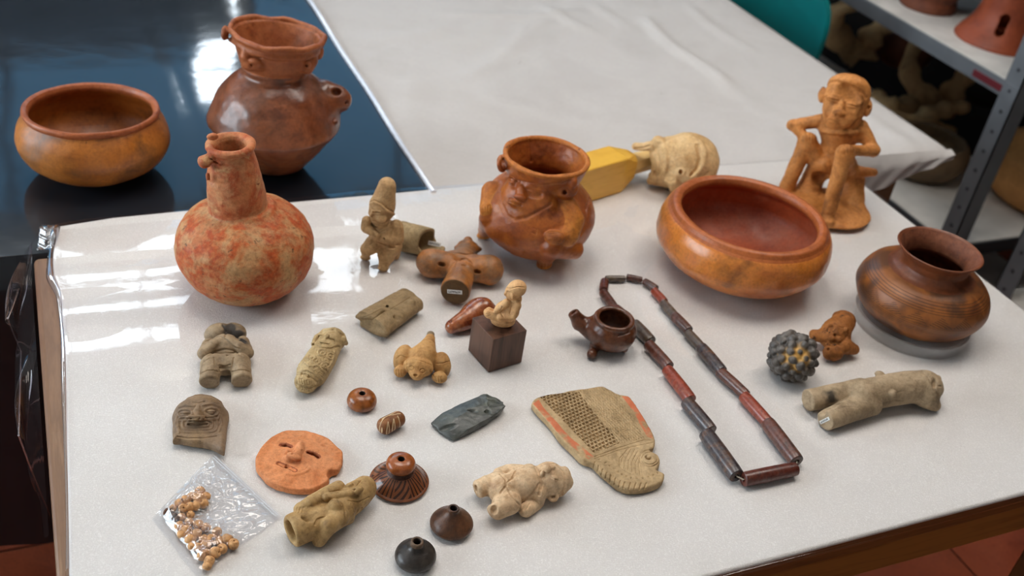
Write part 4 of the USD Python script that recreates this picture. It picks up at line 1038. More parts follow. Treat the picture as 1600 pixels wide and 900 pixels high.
prof = [(0, 3), (Rb * .42, 3.5), (Rb * .72, H * .115), (Rb * .93, H * .265), (Rb, H * .42), (Rb * .94, H * .565), (Rb * .76, H * .68), (Rr * .90, H * .735), (Rr * .80, H * .80), (Rr * .83, H * .88), (Rr * .95, H * .965), (Rr * 1.0, H * .99), (Rr * .975, H * 1.005), (Rr * .92, H * .985),
        (Rr * .76, H * .87), (Rr * .72, H * .78), (Rb * .68, H * .66), (Rb * .9, H * .50), (Rb * .9, H * .36), (Rb * .6, H * .14), (0, H * .1)]
pot('jar', 'round reddish brown jar with scratched triangles and bands on a clear ring', 'jar', 1.0128, 0.7977, lathe(prof, wob=0.9, seed=24),
    [('body', 0, 6.6, m_jar), ('neck', 6.6, 10.3, m_jar_neck), ('rim', 10.3, 13.1, m_jar_neck), ('inner_wall', 13.1, 99, m_jar_in)])
acr = film('clear_acrylic', 1.49, 0.04, (0.97, 0.975, 0.975), gain=2.4, haze=0.05)
t = thing('acrylic_ring', 'clear acrylic ring stand holding up the incised jar', 'stand', (1.0085, 0.793, TZ))
V, F, N, fp = lathe([(75, 0.2), (75, 15), (74.2, 15.8), (71, 15.8), (70.2, 15), (70.2, 0.2), (75, 0.2)], n=120, knots=40, sharp=True)
put('ring_wall', V, F, acr, t, None, smooth=30)

# ------------------------------------------------------------------ spindle whorls
def dressed(name, cols, line_col, nseg, z0, z1, r0, r1, rough=0.3, coat=0.3):
    """brown clay with engraved hatched panels on a cone"""
    n = {'tc': ('texture_coordinate', {}), 'sx': ('separate_xyz', {}), 'n1': ('noise_texture', {'scale': 60.0, 'detail': 4.0}), 'r1': ('rgb_ramp', {'ramp': list(zip(np.linspace(0.3, 0.7, len(cols)), [lin(c) for c in cols]))}),
         'at': ('math', {'math_type': 'arctan2'}), 'u': ('math', {'math_type': 'multiply', 'value2': nseg / (2 * math.pi)}), 'fr': ('math', {'math_type': 'pingpong', 'value2': 1.0}),
         'zs': ('map_range', {'from_min': z0, 'from_max': z1, 'clamp': False}), 'cv': ('combine_xyz', {}),
         'w1': ('wave_texture', {'bands_direction': 'x', 'scale': 1.3, 'distortion': 0.0}), 'w2': ('wave_texture', {'bands_direction': 'diagonal', 'scale': 1.5, 'distortion': 0.0}), 'c1': ('math', {'math_type': 'greater_than', 'value2': 0.66}), 'c2': ('math', {'math_type': 'greater_than', 'value2': 0.62}),
         'ch': ('math', {'math_type': 'floored_modulo', 'value2': 2.0}), 'chg': ('math', {'math_type': 'greater_than', 'value2': 1.0}), 'mf': ('mix_float', {}),
         'zin': ('map_range', {'from_min': 0.05, 'from_max': 0.07, 'clamp': True}), 'zout': ('map_range', {'from_min': 0.90, 'from_max': 0.93, 'to_min': 1.0, 'to_max': 0.0, 'clamp': True}), 'zm': ('math', {'math_type': 'multiply'}), 'fm': ('math', {'math_type': 'multiply'}),
         'k': ('math', {'math_type': 'multiply', 'value2': 0.85}), 'mx': ('mix', {'color2': lin(line_col)}), 'b': ('bump', {'strength': 0.7, 'distance': 0.0007, 'invert': True}), 'p': ('principled_bsdf', {'roughness': rough, 'coat_weight': coat, 'coat_roughness': 0.15})}
    l = [('tc.object', 'sx.vector'), ('tc.object', 'n1.vector'), ('n1.fac', 'r1.fac'), ('sx.y', 'at.value1'), ('sx.x', 'at.value2'), ('at.value', 'u.value1'), ('u.value', 'fr.value1'), ('sx.z', 'zs.value'), ('fr.value', 'cv.x'), ('zs.result', 'cv.y'),
         ('cv.vector', 'w1.vector'), ('cv.vector', 'w2.vector'), ('w1.fac', 'c1.value1'), ('w2.fac', 'c2.value1'), ('u.value', 'ch.value1'), ('ch.value', 'chg.value1'), ('chg.value', 'mf.fac'), ('c1.value', 'mf.a'), ('c2.value', 'mf.b'),
         ('zs.result', 'zin.value'), ('zs.result', 'zout.value'), ('zin.result', 'zm.value1'), ('zout.result', 'zm.value2'), ('zm.value', 'fm.value1'), ('mf.result', 'fm.value2'), ('fm.value', 'k.value1'), ('k.value', 'mx.fac'), ('r1.color', 'mx.color1'), ('mx.color', 'p.base_color'), ('fm.value', 'b.height'), ('b.normal', 'p.normal')]
    return usdkit.material(stage, '/World/Looks/' + name, n, l, surface='p.BSDF')
C8 = (540, 560, 0.37773)
def c8(x, y): return C8[0] + x * C8[2], C8[1] + y * C8[2]
def whorl(label, base, prof, cuts, seed=1, wob=0.25, flip=False):
    o = at(*c8(*base)); t = thing('spindle_whorl', label, 'spindle whorl', (o[0], o[1], TZ)); lathe_parts(t, lathe(prof, n=84, knots=70, wob=wob, seed=seed), cuts); return t
m_w1 = clay('whorl_amber', [(104, 54, 18), (150, 88, 34), (172, 104, 44)], scale=60, rough=0.3, coat=0.4, bump=0.15, stain=((70, 38, 16), 50, 0.34))
m_hole = plain('whorl_bore', (40, 24, 14), rough=0.8)
whorl('domed amber brown spindle whorl with one hole', (66, 192), [(0, 0), (11.5, 0), (15, 2.2), (16, 6.2), (14.4, 11.6), (9.6, 15.6), (4.8, 16.8), (3.3, 16.2), (2.9, 14), (2.9, 4), (0, 4)], [('body', 0, 6.6, m_w1), ('bore', 6.6, 99, m_hole)], 3)
m_w2 = dressed('whorl_engraved', [(92, 50, 27), (122, 70, 38), (108, 60, 32)], (30, 14, 8), 9, 0.003, 0.0165, 10, 28)
m_w2k = clay('whorl_knob', [(124, 66, 30), (160, 92, 44), (146, 80, 38)], scale=50, rough=0.25, coat=0.5, bump=0.1)
whorl('large brown spindle whorl with engraved cone and shiny orange knob', (221, 512), [(0.0, 0.0), (24.0, 0.0), (28.6, 0.94), (29.4, 2.5), (27.0, 4.06), (20.5, 10.5), (13.6, 15.6), (12.6, 16.54), (13.6, 17.47), (12.4, 18.41), (13.2, 19.5), (12.2, 20.44), (13.8, 22.23), (14.6, 25.35), (13.2, 28.86), (9.0, 31.67), (4.6, 32.45), (3.5, 31.67), (3.2, 28.08), (3.2, 9.36), (0.0, 9.36)],
      [('base_cone', 0, 6.5, m_w2), ('collar', 6.5, 11.4, clay('whorl_collar', [(60, 32, 18), (84, 46, 26)], scale=60, rough=0.35)), ('knob', 11.4, 16.6, m_w2k), ('bore', 16.6, 99, m_hole)], 5, wob=0.15)
m_w3 = clay('whorl_brown', [(64, 40, 24), (92, 60, 38), (110, 74, 48)], scale=70, rough=0.42, coat=0.15, bump=0.25, stain=((52, 36, 26), 60, 0.4), specks=((140, 106, 76), 160, 0.28))
whorl('medium brown cone shaped spindle whorl with a small collar', (436, 697), [(0.0, 0.0), (13.65, 0.0), (18.2, 1.46), (20.75, 5.64), (19.47, 8.55), (13.2, 14.92), (8.19, 19.47), (5.64, 22.75), (5.37, 25.3), (4.46, 26.03), (3.37, 25.66), (3.0, 23.66), (3.0, 5.46), (0.0, 5.46)], [('body', 0, 7, m_w3), ('collar', 7, 10, m_w3), ('bore', 10, 99, m_hole)], 7)
m_w4 = clay('whorl_black', [(34, 31, 30), (52, 48, 45), (66, 61, 57)], scale=70, rough=0.38, coat=0.25, bump=0.25, specks=((120, 110, 98), 240, 0.29))
whorl('smallest spindle whorl, black, at the front edge of the group', (287, 836), [(0.0, 0.0), (12.09, 0.0), (16.37, 1.67), (18.97, 6.88), (17.86, 10.6), (12.56, 15.44), (7.44, 18.79), (5.86, 21.76), (5.95, 25.3), (5.21, 26.23), (4.09, 26.04), (3.35, 24.55), (3.16, 22.32), (3.16, 5.58), (0.0, 5.58)], [('body', 0, 7, m_w4), ('collar', 7, 10.6, clay('whorl_black_lip', [(84, 68, 54), (112, 92, 74)], scale=90, rough=0.5)), ('bore', 10.6, 99, m_hole)], 9)

# ------------------------------------------------------------------ sculpted vessels
# --- big jar with a tilted funnel neck and an animal head spout (crop of 310..560)
CB = (310, 10, 0.31095)
f = Fig(CB, (370, 760), h=1.7)
f.o = np.array([0.281, 1.3442, 0.0]); f.mm = 1000 * CB[2] * (CR[2] @ (f.o - CPOS)) / FPX; r = f.r; up = np.array([0, 0, 1.0])
outer = [(30, 0), (40, 1.5), (56, 20), (78, 50), (89.5, 65), (92.5, 70), (90.5, 77), (83, 96), (73, 114), (61, 129), (50, 139), (43, 145)]
f.add(revolve(hollow(outer + [(45, 152)], 6.5)), 'body')
wst, rimc = np.array([0, 0, 143.0]), f.U(382, 140, 0)
axn = rimc - wst; L = np.linalg.norm(axn); axn = axn / L + 0.05 * f.right - 0.07 * f.near; axn /= np.linalg.norm(axn)
f.add(revolve(hollow([(43, -12), (42.5, -3), (43.5, 4), (49, L * .3), (56, L * .65), (62, L * .95)], 5.0), wst, axn), 'neck', 3)
f.sub(cap(wst - axn * 40, wst + axn * 8, 38), k=3)
th = np.linspace(0, 2 * np.pi, 40, endpoint=True); e1 = np.cross(axn, up); e1 = f.right - (f.right @ axn) * axn; e1 /= np.linalg.norm(e1); e2 = np.cross(axn, e1)
rg = [wst + axn * (L * .98 + 1.6 * math.sin(5 * t_ + 1) * 0.8 + 1.1 * math.sin(9 * t_)) + (e1 * math.cos(t_) + e2 * math.sin(t_)) * (62.5 + 1.2 * math.sin(3 * t_)) for t_ in th]
f.add(tube(rg, 3.6), 'rim', 2.5)
f.ridge([(160, 175), (250, 232), (400, 268), (540, 262), (600, 235)], 10, 'neck', 4)
for (x, y, rx, ry, dp, pt) in ((262, 285, 40, 40, 40, 'face_lug'), (240, 250, 24, 34, 30, 'face_lug'), (300, 300, 34, 22, 30, 'face_lug'), (545, 305, 36, 38, 34, 'face_lug'), (575, 275, 22, 34, 28, 'face_lug')):
    f.knob((x, y), (rx, ry, dp), pt, 3, 10, lift=-4)
f.knob((548, 300), (16, 16, 16), 'face_lug', 1.5, lift=4); f.pit((543, 303), 7, 14)
f.knob((285, 282), (26, 14, 16), 'face_lug', 1.5, 12, lift=6)
f.ln([(278, 262), (300, 268), (322, 264)], 5); f.pit((268, 300), 7, 8)
f.add(ell(f.U(133, 138, 10), r([18, 36, 30]), f.axes(8)), 'face_lug', 3); f.add(ell(f.U(606, 236, 16), r([20, 34, 26]), f.axes(8)), 'face_lug', 3)
sp0, sp1 = f.U(570, 500, 10), f.U(716, 468, 12)
f.add(cap(sp0, sp1, r(96), r(42)), 'spout_head', 24)
f.add(ell(f.U(733, 482, 14), r([30, 44, 32]), f.axes(12)), 'spout_head', 8)
f.add(cap(f.U(640, 420, 0), f.U(700, 428, 0), r(40), r(26)), 'spout_head', 10)
f.dent((694, 434), (22, 18, 34), 2, -10); f.pit((745, 488), 9, 6)
f.knob((688, 585), (14, 14, 14), 'spout_head', 2)
m_bjar = clay('dark_red_slip', [(80, 44, 27), (122, 68, 42), (148, 90, 58), (104, 57, 36)], scale=17, rough=0.36, spec=0.5, bump=0.15, bump_scale=400, coat=0.25, stain=((84, 56, 40), 12, 0.40), specks=((196, 150, 110), 120, 0.26))
m_bneck = clay('dark_red_neck', [(128, 66, 38), (160, 92, 54), (176, 108, 66), (138, 72, 42)], scale=22, rough=0.5, bump=0.25, bump_scale=400, stain=((92, 54, 32), 22, 0.38), specks=((200, 160, 120), 150, 0.27))
f.build('spouted_jar', 'dark reddish brown jar with a tilted funnel neck and animal head spout', 'jar', {'neck': m_bneck, 'rim': m_bneck, 'face_lug': m_bneck, '*': m_bjar}, rough=((1.1, 34), (0.5, 9)), seed=31)

# --- bottle with a nosed neck
CC = (240, 180, 0.35556)
f = Fig(CC, (398, 700), h=1.2)
f.o = np.array([0.186, 1.0502, 0.0]); f.mm = 1000 * CC[2] * (CR[2] @ (f.o - CPOS)) / FPX; r = f.r
outer = [(20, 0.5), (34, 1), (56, 10), (74, 32), (80, 55), (78, 74), (68, 91), (52, 104), (37, 111), (33, 115)]
f.add(revolve([(0, 0.5)] + [tuple(p) for p in spline_poly(outer, 40)] + [(0, 116)]), 'body')
nb, nt = f.U(372, 415), f.U(338, 128)
nax = (nt - nb) / np.linalg.norm(nt - nb); nL = np.linalg.norm(nt - nb)
npf = [(0, -16), (33.5, -16), (33, -4), (33, 6), (32.6, nL * .25), (30.6, nL * .5), (26.4, nL * .75), (23.2, nL * .88), (23.4, nL * .92), (26.4, nL * .965), (27.4, nL * 1.0), (25.4, nL * 1.02), (18.8, nL * 1.0), (17.4, nL * .95), (17, nL * .3), (15, -12), (0, -14)]
f.add(revolve(npf, nb, nax), 'neck', 3)
f.add(torus(nb + nax * (nL * 0.99), nax, 23.2, 3.9), 'rim', 1.5); f.sub(cap(nb + nax * (nL * 0.8), nb - nax * 30, 16.5, 24), None, 2)
f.add(ell(f.U(258, 96, 50), r([22, 13, 26]), f.axes(-10)), 'rim', 4)
f.add(cap(f.U(250, 178, 52), f.U(226, 205, 62), r(14), r(27)), 'nose', 3); f.sub(sph(f.U(238, 232, 80), r(11)), k=2)
f.ridge([(254, 184), (280, 196), (300, 212)], 8, 'eyelid', 2); f.ridge([(252, 202), (275, 212), (290, 220)], 7, 'eyelid', 2)
f.ln([(252, 193), (275, 205), (298, 217)], 4)
f.add(cap(f.U(238, 262, 72), f.U(240, 282, 74), r(8)), 'nose', 3); f.ln([(240, 290), (262, 300)], 4)
m_bot = clay('worn_red_slip', [(190, 150, 106), (190, 134, 88), (186, 98, 50), (176, 80, 36), (190, 118, 72)], scale=26, rough=0.62, spec=0.3, bump=0.35, bump_scale=420, stain=((196, 160, 116), 42, 0.43), specks=((104, 78, 56), 110, 0.345), contrast=(0.36, 0.62), mottle=1.0)
m_botn = clay('worn_red_neck', [(188, 120, 76), (204, 132, 86), (178, 88, 48), (214, 174, 126)], scale=34, rough=0.62, bump=0.35, bump_scale=500, stain=((204, 170, 126), 20, 0.41), specks=((122, 60, 34), 120, 0.33))
f.build('bottle', 'round clay bottle with worn red slip and a nosed face on its long neck', 'bottle', {'body': m_bot, '*': m_botn}, rough=((1.0, 26), (0.45, 7)), seed=41)

# --- effigy pot
CG = (730, 190, 0.27778)
f = Fig(CG, (400, 680), h=1.15)
f.o = np.array([0.5682, 1.0572, 0.0]); f.mm = 1000 * CG[2] * (CR[2] @ (f.o - CPOS)) / FPX; r = f.r
outer = [(24, 12), (40, 13), (62, 27), (75, 48), (76.5, 62), (72, 79), (61, 94), (51, 103), (47, 109), (48.5, 118), (53, 132), (55.5, 141), (56, 144)]
f.add(revolve(hollow(outer, 6.0)), 'body')
f.add(torus((0, 0, 142.5), (0, 0, 1), 53.0, 3.3), 'rim', 2)
fdir = (-f.hd * 0.90 - f.right * 0.34); fdir[2] = 0; fdir /= np.linalg.norm(fdir); fside = np.cross([0, 0, 1], fdir)      # fside: to the viewer's right
fn = fdir + up * 0.25; fn /= np.linalg.norm(fn); fv = np.cross(fn, fside); fv = fv if fv[2] > 0 else -fv
RF = np.stack([fside, fv, fn], 1)
f.add(ell(fdir * 38 + up * 92, (40, 37, 26), RF), 'face', 4); f.add(ell(f.U(262, 520, 0) + (fdir * 62 - (f.U(262, 520, 0) @ fdir) * fdir), r([62, 50, 50]), RF), 'face', 10)
for q in (0, 1):
    x, y = ((262, 352), (372, 402))[q]
    f.dent((x, y), ((38, 24, 22), (52, 24, 22))[q], 3, 16, lift=6)
    f.knob((x, y + 3), ((30, 14, 14), (44, 15, 15))[q], 'eyelid', 1.5, 18, lift=-1)
    f.ln([(x - (30, 44)[q], y - 2), (x, y + 9), (x + (30, 44)[q], y + 14)], 4)
f.add(tube(f.hit([(292, 360), (300, 390), (305, 425)], -4), r([17, 25, 32])), 'nose', 2.5)
f.knob((295, 432), (34, 16, 24), 'nose', 2, 12, lift=4)
f.ridge([(235, 322), (275, 335)], 8, 'face', 3); f.ridge([(335, 365), (380, 380), (440, 390)], 8, 'face', 3)
f.knob((268, 464), (44, 20, 20), 'mouth', 2, 14); f.ln([(232, 452), (268, 466), (304, 476)], 5.5); f.ridge([(240, 440), (268, 450), (300, 462)], 7, 'mouth', 1)
f.line([(182, 400), (190, 470), (222, 530), (262, 556), (330, 545), (420, 500), (470, 470)], r=r(7), k=2.5)
f.ln([(212, 300), (280, 335), (400, 360), (520, 350), (600, 318)], 5)
f.add(torus(f.U(194, 240, 80), f.near * 0.45 + f.right, r(33), r(14)), 'ear_lug', 2.5)
f.knob((560, 392), (62, 44, 44), 'ear_lug', 4, -18); f.knob((590, 345), (26, 34, 34), 'ear_lug', 3, lift=4); f.pit((548, 402), 12, 30)
a0, a1, a2, a3 = f.hit([(560, 490), (590, 560), (560, 640), (490, 655)], -26)
f.add(tube([a0, a1, a2], r([54, 60, 58])), 'arm', 7); f.add(tube([a2, a3 + (a3 - a2) * 0.0], r([56, 46])), 'arm', 5)
f.knob((492, 655), (56, 38, 40), 'arm', 3, 8, lift=12)
for i in range(4): f.ln([(446 + 3 * i, 640 + 11 * i), (500 + 4 * i, 634 + 11 * i)], 4)
l0, l1 = f.hit([(600, 725), (470, 715)], -20)
f.add(cap(l0, l1, r(52), r(58)), 'leg', 4); ft = f.W(430, 812, 20)
f.add(cap(l1 + f.near * 3, ft + up * 6, r(52), r(38)), 'leg', 4); f.add(ell(ft + up * 1 + f.near * 2, r([44, 30, 40]), f.axes(0)), 'foot', 3)
for i in range(4): f.ln([(402 + 19 * i, 835 - 2 * i), (404 + 18 * i, 805)], 4)
b0, b1 = f.hit([(138, 400), (115, 480)], -22)
f.add(cap(b0, b1, r(58), r(44)), 'arm', 7); f.knob((105, 500), (34, 36, 30), 'arm', 3, lift=6)
for i in range(3): f.ln([(88 + 15 * i, 478), (90 + 14 * i, 524)], 4)
fl2 = f.W(92, 650, 14)
f.add(cap(f.P(118, 545, -24), fl2 + up * 8, r(48), r(34)), 'leg', 4); f.add(ell(fl2 + up * 1, r([42, 24, 34]), f.axes(0)), 'foot', 3)
bk = -fdir * 52; f.add(cap(bk + up * 25, bk + up * 6, 16, 12), 'leg', 4)
f.ln([(343, 80), (354, 120), (352, 160), (358, 230)], 5); f.ln([(690, 430), (668, 500), (672, 560), (640, 640)], 8, 1.5); f.dent((683, 448), (9, 20, 20), 2); f.line([(300, 760), (315, 745), (318, 730)], r=0.8); f.line([(365, 630), (385, 640), (388, 610), (372, 605)], r=0.7)
m_eff = clay('effigy_slip', [(112, 54, 20), (154, 80, 30), (176, 100, 40), (134, 68, 26)], scale=20, rough=0.42, spec=0.45, bump=0.3, bump_scale=380, stain=((198, 124, 48), 26, 0.37), specks=((64, 38, 20), 70, 0.31), coat=0.12)
m_effr = clay('effigy_rim', [(166, 94, 36), (192, 120, 50), (156, 84, 34)], scale=40, rough=0.6, bump=0.35, specks=((70, 42, 22), 90, 0.36))
m_effl = clay('effigy_limbs', [(156, 86, 32), (196, 122, 50), (210, 142, 62), (130, 70, 26)], scale=30, rough=0.55, bump=0.35, stain=((96, 54, 24), 30, 0.36), specks=((60, 36, 20), 90, 0.31))
f.build('effigy_pot', 'squat brown pot shaped as a seated person with a face below its wide open rim', 'pot', {'rim': m_effr, 'arm': m_effl, 'foot': m_effl, '*': m_eff}, rough=((0.7, 20), (0.3, 6)), seed=51)

# ------------------------------------------------------------------ figurines
m_buff = clay('buff_clay', [(164, 132, 92), (196, 164, 120), (210, 182, 138), (178, 146, 104)], scale=36, rough=0.7, spec=0.25, bump=0.35, bump_scale=800, stain=((132, 106, 70), 40, 0.36), specks=((92, 76, 54), 190, 0.27))
CD = (550, 270, 0.18889)
f = Fig(CD, (255, 745), h=0.6)
up = np.array([0, 0, 1.0]); r = f.r
ft1, ft2 = f.W(112, 708, 12), f.W(258, 795, 12)
f.add(ell(f.U(268, 500), r([128, 118, 100]), f.axes(8)), 'torso', 3); f.add(ell(f.U(285, 575), r([112, 80, 95]), f.axes(8)), 'torso', 4)
f.add(cap(f.U(238, 345, 10), f.U(236, 378, 12), r(100), r(76)), 'head', 3)
f.add(cap(f.U(252, 270, 0), f.U(290, 112, -10), r(106), r(70)), 'hat', 4)
f.add(cap(f.U(125, 405, 10), f.U(118, 450, 20), r(44), r(46)), 'arm', 2); f.add(cap(f.U(122, 462, 30), f.U(205, 520, 96), r(42), r(26)), 'arm', 2)
f.add(cap(f.U(366, 445, 10), f.U(380, 540, 30), r(56), r(50)), 'arm', 2.5); f.add(cap(f.U(375, 560, 40), f.U(262, 552, 108), r(48), r(30)), 'arm', 2)
f.add(cap(f.U(172, 600, 40), f.U(128, 635, 46), r(76), r(58)), 'leg', 2.5); f.add(cap(f.U(118, 640, 46), ft1 + up * r(18), r(46), r(34)), 'leg', 2); f.add(ell(ft1 + up * 0.5 + f.near * 2, r([44, 24, 44]), f.axes(10)), 'foot', 1.5)
f.add(cap(f.U(325, 610, 50), f.U(285, 680, 62), r(80), r(74)), 'leg', 2.5); f.add(cap(f.U(285, 695, 60), ft2 + up * r(18), r(62), r(40)), 'leg', 2.5); f.add(ell(ft2 + up * 0.5 + f.near * 1, r([44, 24, 46]), f.axes(5)), 'foot', 1.5)
f.add(cap(f.U(370, 610, -20), f.W(360, 690, 30), r(46), r(34)), 'leg', 5)
f.ridge([(152, 262), (185, 246), (240, 270), (285, 318), (345, 345)], 10, 'hat', 1.2); f.ln([(136, 246), (185, 232), (245, 255), (292, 300), (345, 328)], 7)
f.add(tube(f.hit([(176, 318), (166, 342), (160, 358)], -2), r([9, 13, 17])), 'nose', 1.2); f.ridge([(172, 322), (205, 318), (232, 326)], 8, 'eye', 0.8); f.ln([(172, 332), (205, 330), (235, 336)], 4.5); f.ridge([(172, 342), (205, 342), (230, 346)], 7, 'eye', 0.8)
f.knob((182, 392), (30, 12, 14), 'mouth', 1, 8); f.ln([(160, 389), (182, 393), (206, 394)], 4.5); f.ln([(160, 425), (200, 452), (250, 450), (300, 420), (340, 370)], 6); f.knob((245, 385), (40, 30, 20), 'head', 3)
f.ln([(155, 470), (178, 500), (200, 540)], 5); f.ln([(245, 488), (300, 470), (345, 448)], 5.5); f.ln([(205, 575), (270, 600), (330, 612), (395, 600)], 7); f.dent((332, 622), (28, 16, 22), 1.5); f.pit((262, 550), 10, 4); f.ln([(212, 600), (205, 650), (222, 700)], 6); f.ln([(150, 600), (185, 572)], 6)
for i in range(3): f.ln([(238 + 17 * i, 806), (240 + 16 * i, 772)], 4); f.ln([(86 + 17 * i, 716), (92 + 15 * i, 690)], 4)
for i in range(8): f.ln([(192 + 20 * i, 212 - 2 * i), (225 + 14 * i, 140), (262 + 7 * i, 72)], 1.5)
f.build('standing_figurine', 'buff clay figurine with a tall pointed cap squatting beside the clay tube', 'figurine', m_buff, seed=61, rough=((0.35, 9), (0.12, 3)))

# --- broken tube with a sticker
m_grey = clay('grey_buff_clay', [(134, 120, 90), (164, 148, 114), (176, 160, 126), (148, 134, 102)], scale=34, rough=0.72, spec=0.25, bump=0.35, bump_scale=800, specks=((94, 82, 60), 160, 0.29))
f = Fig(CD, (560, 640), h=0.8); r = f.r
a, b = f.W(380, 520, 118), f.W(760, 606, 118)
d = (b - a) / np.linalg.norm(b - a); sd = np.cross(up, d); sd /= np.linalg.norm(sd)
f.add(cyl(a, b, r(124), r(118), 3), 'tube')
f.sub(cyl(a + d * 8, b + d * 30, r(84), r(90), 1), 'inside', 2)
# the upper half is broken away: everything above a slanting line near the open end
brk0 = f.W(640, 420, 235); 
def broken(P):
    q = P - (b - d * r(150)).astype(f32); t_ = q @ d.astype(f32); zz = q[:, 2]; yy = q @ sd.astype(f32)
    return (np.maximum(-(t_ - f32(0.55) * np.maximum(-zz, 0) - f32(r(40)) * np.sin(yy / f32(r(60)))), -(zz + f32(r(66)))) * 0.8).astype(f32)
f.sub(Prim(broken, a - 400, b + 400), None, 2)
t_tube = f.build('clay_tube', 'broken grey clay tube with a white number sticker inside its open end', 'tube', m_grey, seed=63, rough=((0.5, 12), (0.25, 4)))

m_sticker = plain('sticker_paper', (226, 226, 222), rough=0.6, var=0.03)
m_ink = plain('sticker_ink', (40, 40, 44), rough=0.7)
def sticker(thing_prim, c, e1, e2, w, h, seed):
    """small white label with a row of printed marks; c in local mm"""
    e1, e2 = A3(e1) / np.linalg.norm(e1), A3(e2); e2 = e2 - (e2 @ e1) * e1; e2 /= np.linalg.norm(e2); e3 = np.cross(e1, e2); R = np.eye(4); R[:3, 0], R[:3, 1], R[:3, 2], R[:3, 3] = e1, e2, e3, c
    b = rbox((w, h, 0.5), 0.2, 2); b.apply_transform(R); b.apply_scale(0.001)
    st = put_tm('sticker', b, m_sticker, thing_prim, label='small white paper number sticker')
    g = random.Random(seed); ms = []; x = -w * 0.42
    while x < w * 0.38:
        ww = g.uniform(0.04, 0.075) * w
        for yy in g.sample((-0.2, 0.0, 0.2), 2):
            q = trimesh.creation.box((ww, h * 0.14, 0.12)); q.apply_translation((x + ww / 2, yy * h, 0.30)); ms.append(q)
        q = trimesh.creation.box((ww * 0.3, h * 0.5, 0.12)); q.apply_translation((x + ww * g.choice((0.2, 0.8)), 0, 0.30)); ms.append(q)
        x += ww + 0.02 * w
    m = trimesh.util.concatenate(ms); m.apply_transform(R); m.apply_scale(0.001)
    tag(put_tm('printing', m, m_ink, st), kind='stuff')
cs = f.hit([(682, 592), (735, 600), (630, 580), (690, 570)])
sticker(t_tube, cs[0] + [0, 0, f.lift] + f.near * 0.5, cs[1] - cs[2], cs[3] - cs[0], r(108), r(36), 1)

# --- lobed figure lying with a flat stump end
CF = (500, 160, 0.35562)
m_lobe = clay('lobed_clay', [(122, 80, 42), (160, 106, 54), (190, 126, 64), (138, 94, 54)], scale=30, rough=0.5, spec=0.4, bump=0.3, bump_scale=600, coat=0.1, stain=((130, 112, 92), 26, 0.40), specks=((212, 146, 80), 44, 0.33))
m_cutclay = clay('dark_flat_clay', [(92, 68, 38), (108, 82, 48)], scale=30, rough=0.65, bump=0.25)
f = Fig(CF, (615, 800), h=0.8); r = f.r
f.add(ell(f.W(492, 712, 62), r([72, 64, 54]), f.axes(28)), 'lobe', 3); f.add(ell(f.W(545, 715, 64), r([70, 58, 50]), f.axes(20)), 'lobe', 6)
f.add(ell(f.W(742, 738, 62), r([64, 68, 54]), f.axes(-25)), 'lobe', 3); f.add(ell(f.W(690, 735, 62), r([66, 58, 50]), f.axes(-12)), 'lobe', 6)
f.add(ell(f.W(618, 700, 60), r([90, 52, 46]), f.axes(4)), 'torso', 8)
ea, eb = f.W(628, 740, 64), f.W(592, 836, 66)
f.add(cyl(ea, eb, r(56), r(64), 3), 'stump', 5)
f.add(cap(f.W(632, 690, 55), f.W(646, 655, 44), r(52), r(48)), 'torso', 5); f.add(cyl(f.W(646, 660, 40), f.W(647, 628, 66), r(62), r(50), 5), 'head', 2); f.add(cap(f.W(648, 628, 66), f.W(650, 612, 76), r(42), r(22)), 'head', 3); f.add(ell(f.W(650, 645, 46), r([62, 20, 50]), f.axes(4)), 'head', 2)
for x, y in ((535, 716), (690, 747)): f.dent((x, y), (16, 9, 26), 1.5, 12)
f.ln([(585, 662), (640, 672), (700, 662)], 5); f.ln([(570, 745), (600, 700), (640, 690), (670, 715)], 5); f.dent((640, 720), (20, 10, 8), 2)
tl = f.build('lobed_figure', 'orange brown two lobed clay piece with a flat stickered stump facing the camera', 'figurine', {'*': m_lobe}, seed=65, rough=((0.6, 12), (0.25, 4)))
dd = (eb - ea) / np.linalg.norm(eb - ea)
e1 = f.right - (f.right @ dd) * dd; e1 /= np.linalg.norm(e1); e2 = np.cross(dd, e1)
V, F, N, fp = lathe([(0, 0.7), (r(54), 0.7), (r(60), 0.0), (r(60), -1.0)], n=48, knots=12, sharp=True)
Rm = np.stack([e1, e2, dd], 1)
put('flat_end', V @ Rm.T + (A3(eb) + [0, 0, f.lift]) / 1000, F, m_cutclay, tl, smooth=30, label='dark flat cut end')
sticker(tl, A3(eb) + [0, 0, f.lift] + dd * 0.9 + e2 * r(2), e1, e2, r(64), r(19), 2)

# --- wooden block, small sitting figure on it
bx, by, byaw, bs = 0.43515, 0.85435, -1.38470331, 0.0456
t = thing('wooden_block', 'dark brown wooden cube carrying a tiny seated figurine', 'block', (bx, by, TZ))
b = rbox((bs, bs, 0.0472), 0.0008, 2); b.apply_translation((0, 0, 0.0236)); b.apply_transform(trimesh.transformations.rotation_matrix(byaw, (0, 0, 1)))
put_tm('cube', b, wood('wenge', [(54, 34, 25), (82, 54, 40), (98, 66, 50), (68, 44, 32)], (90, 90, 8), rough=0.42, spec=0.4), t, smooth=30)

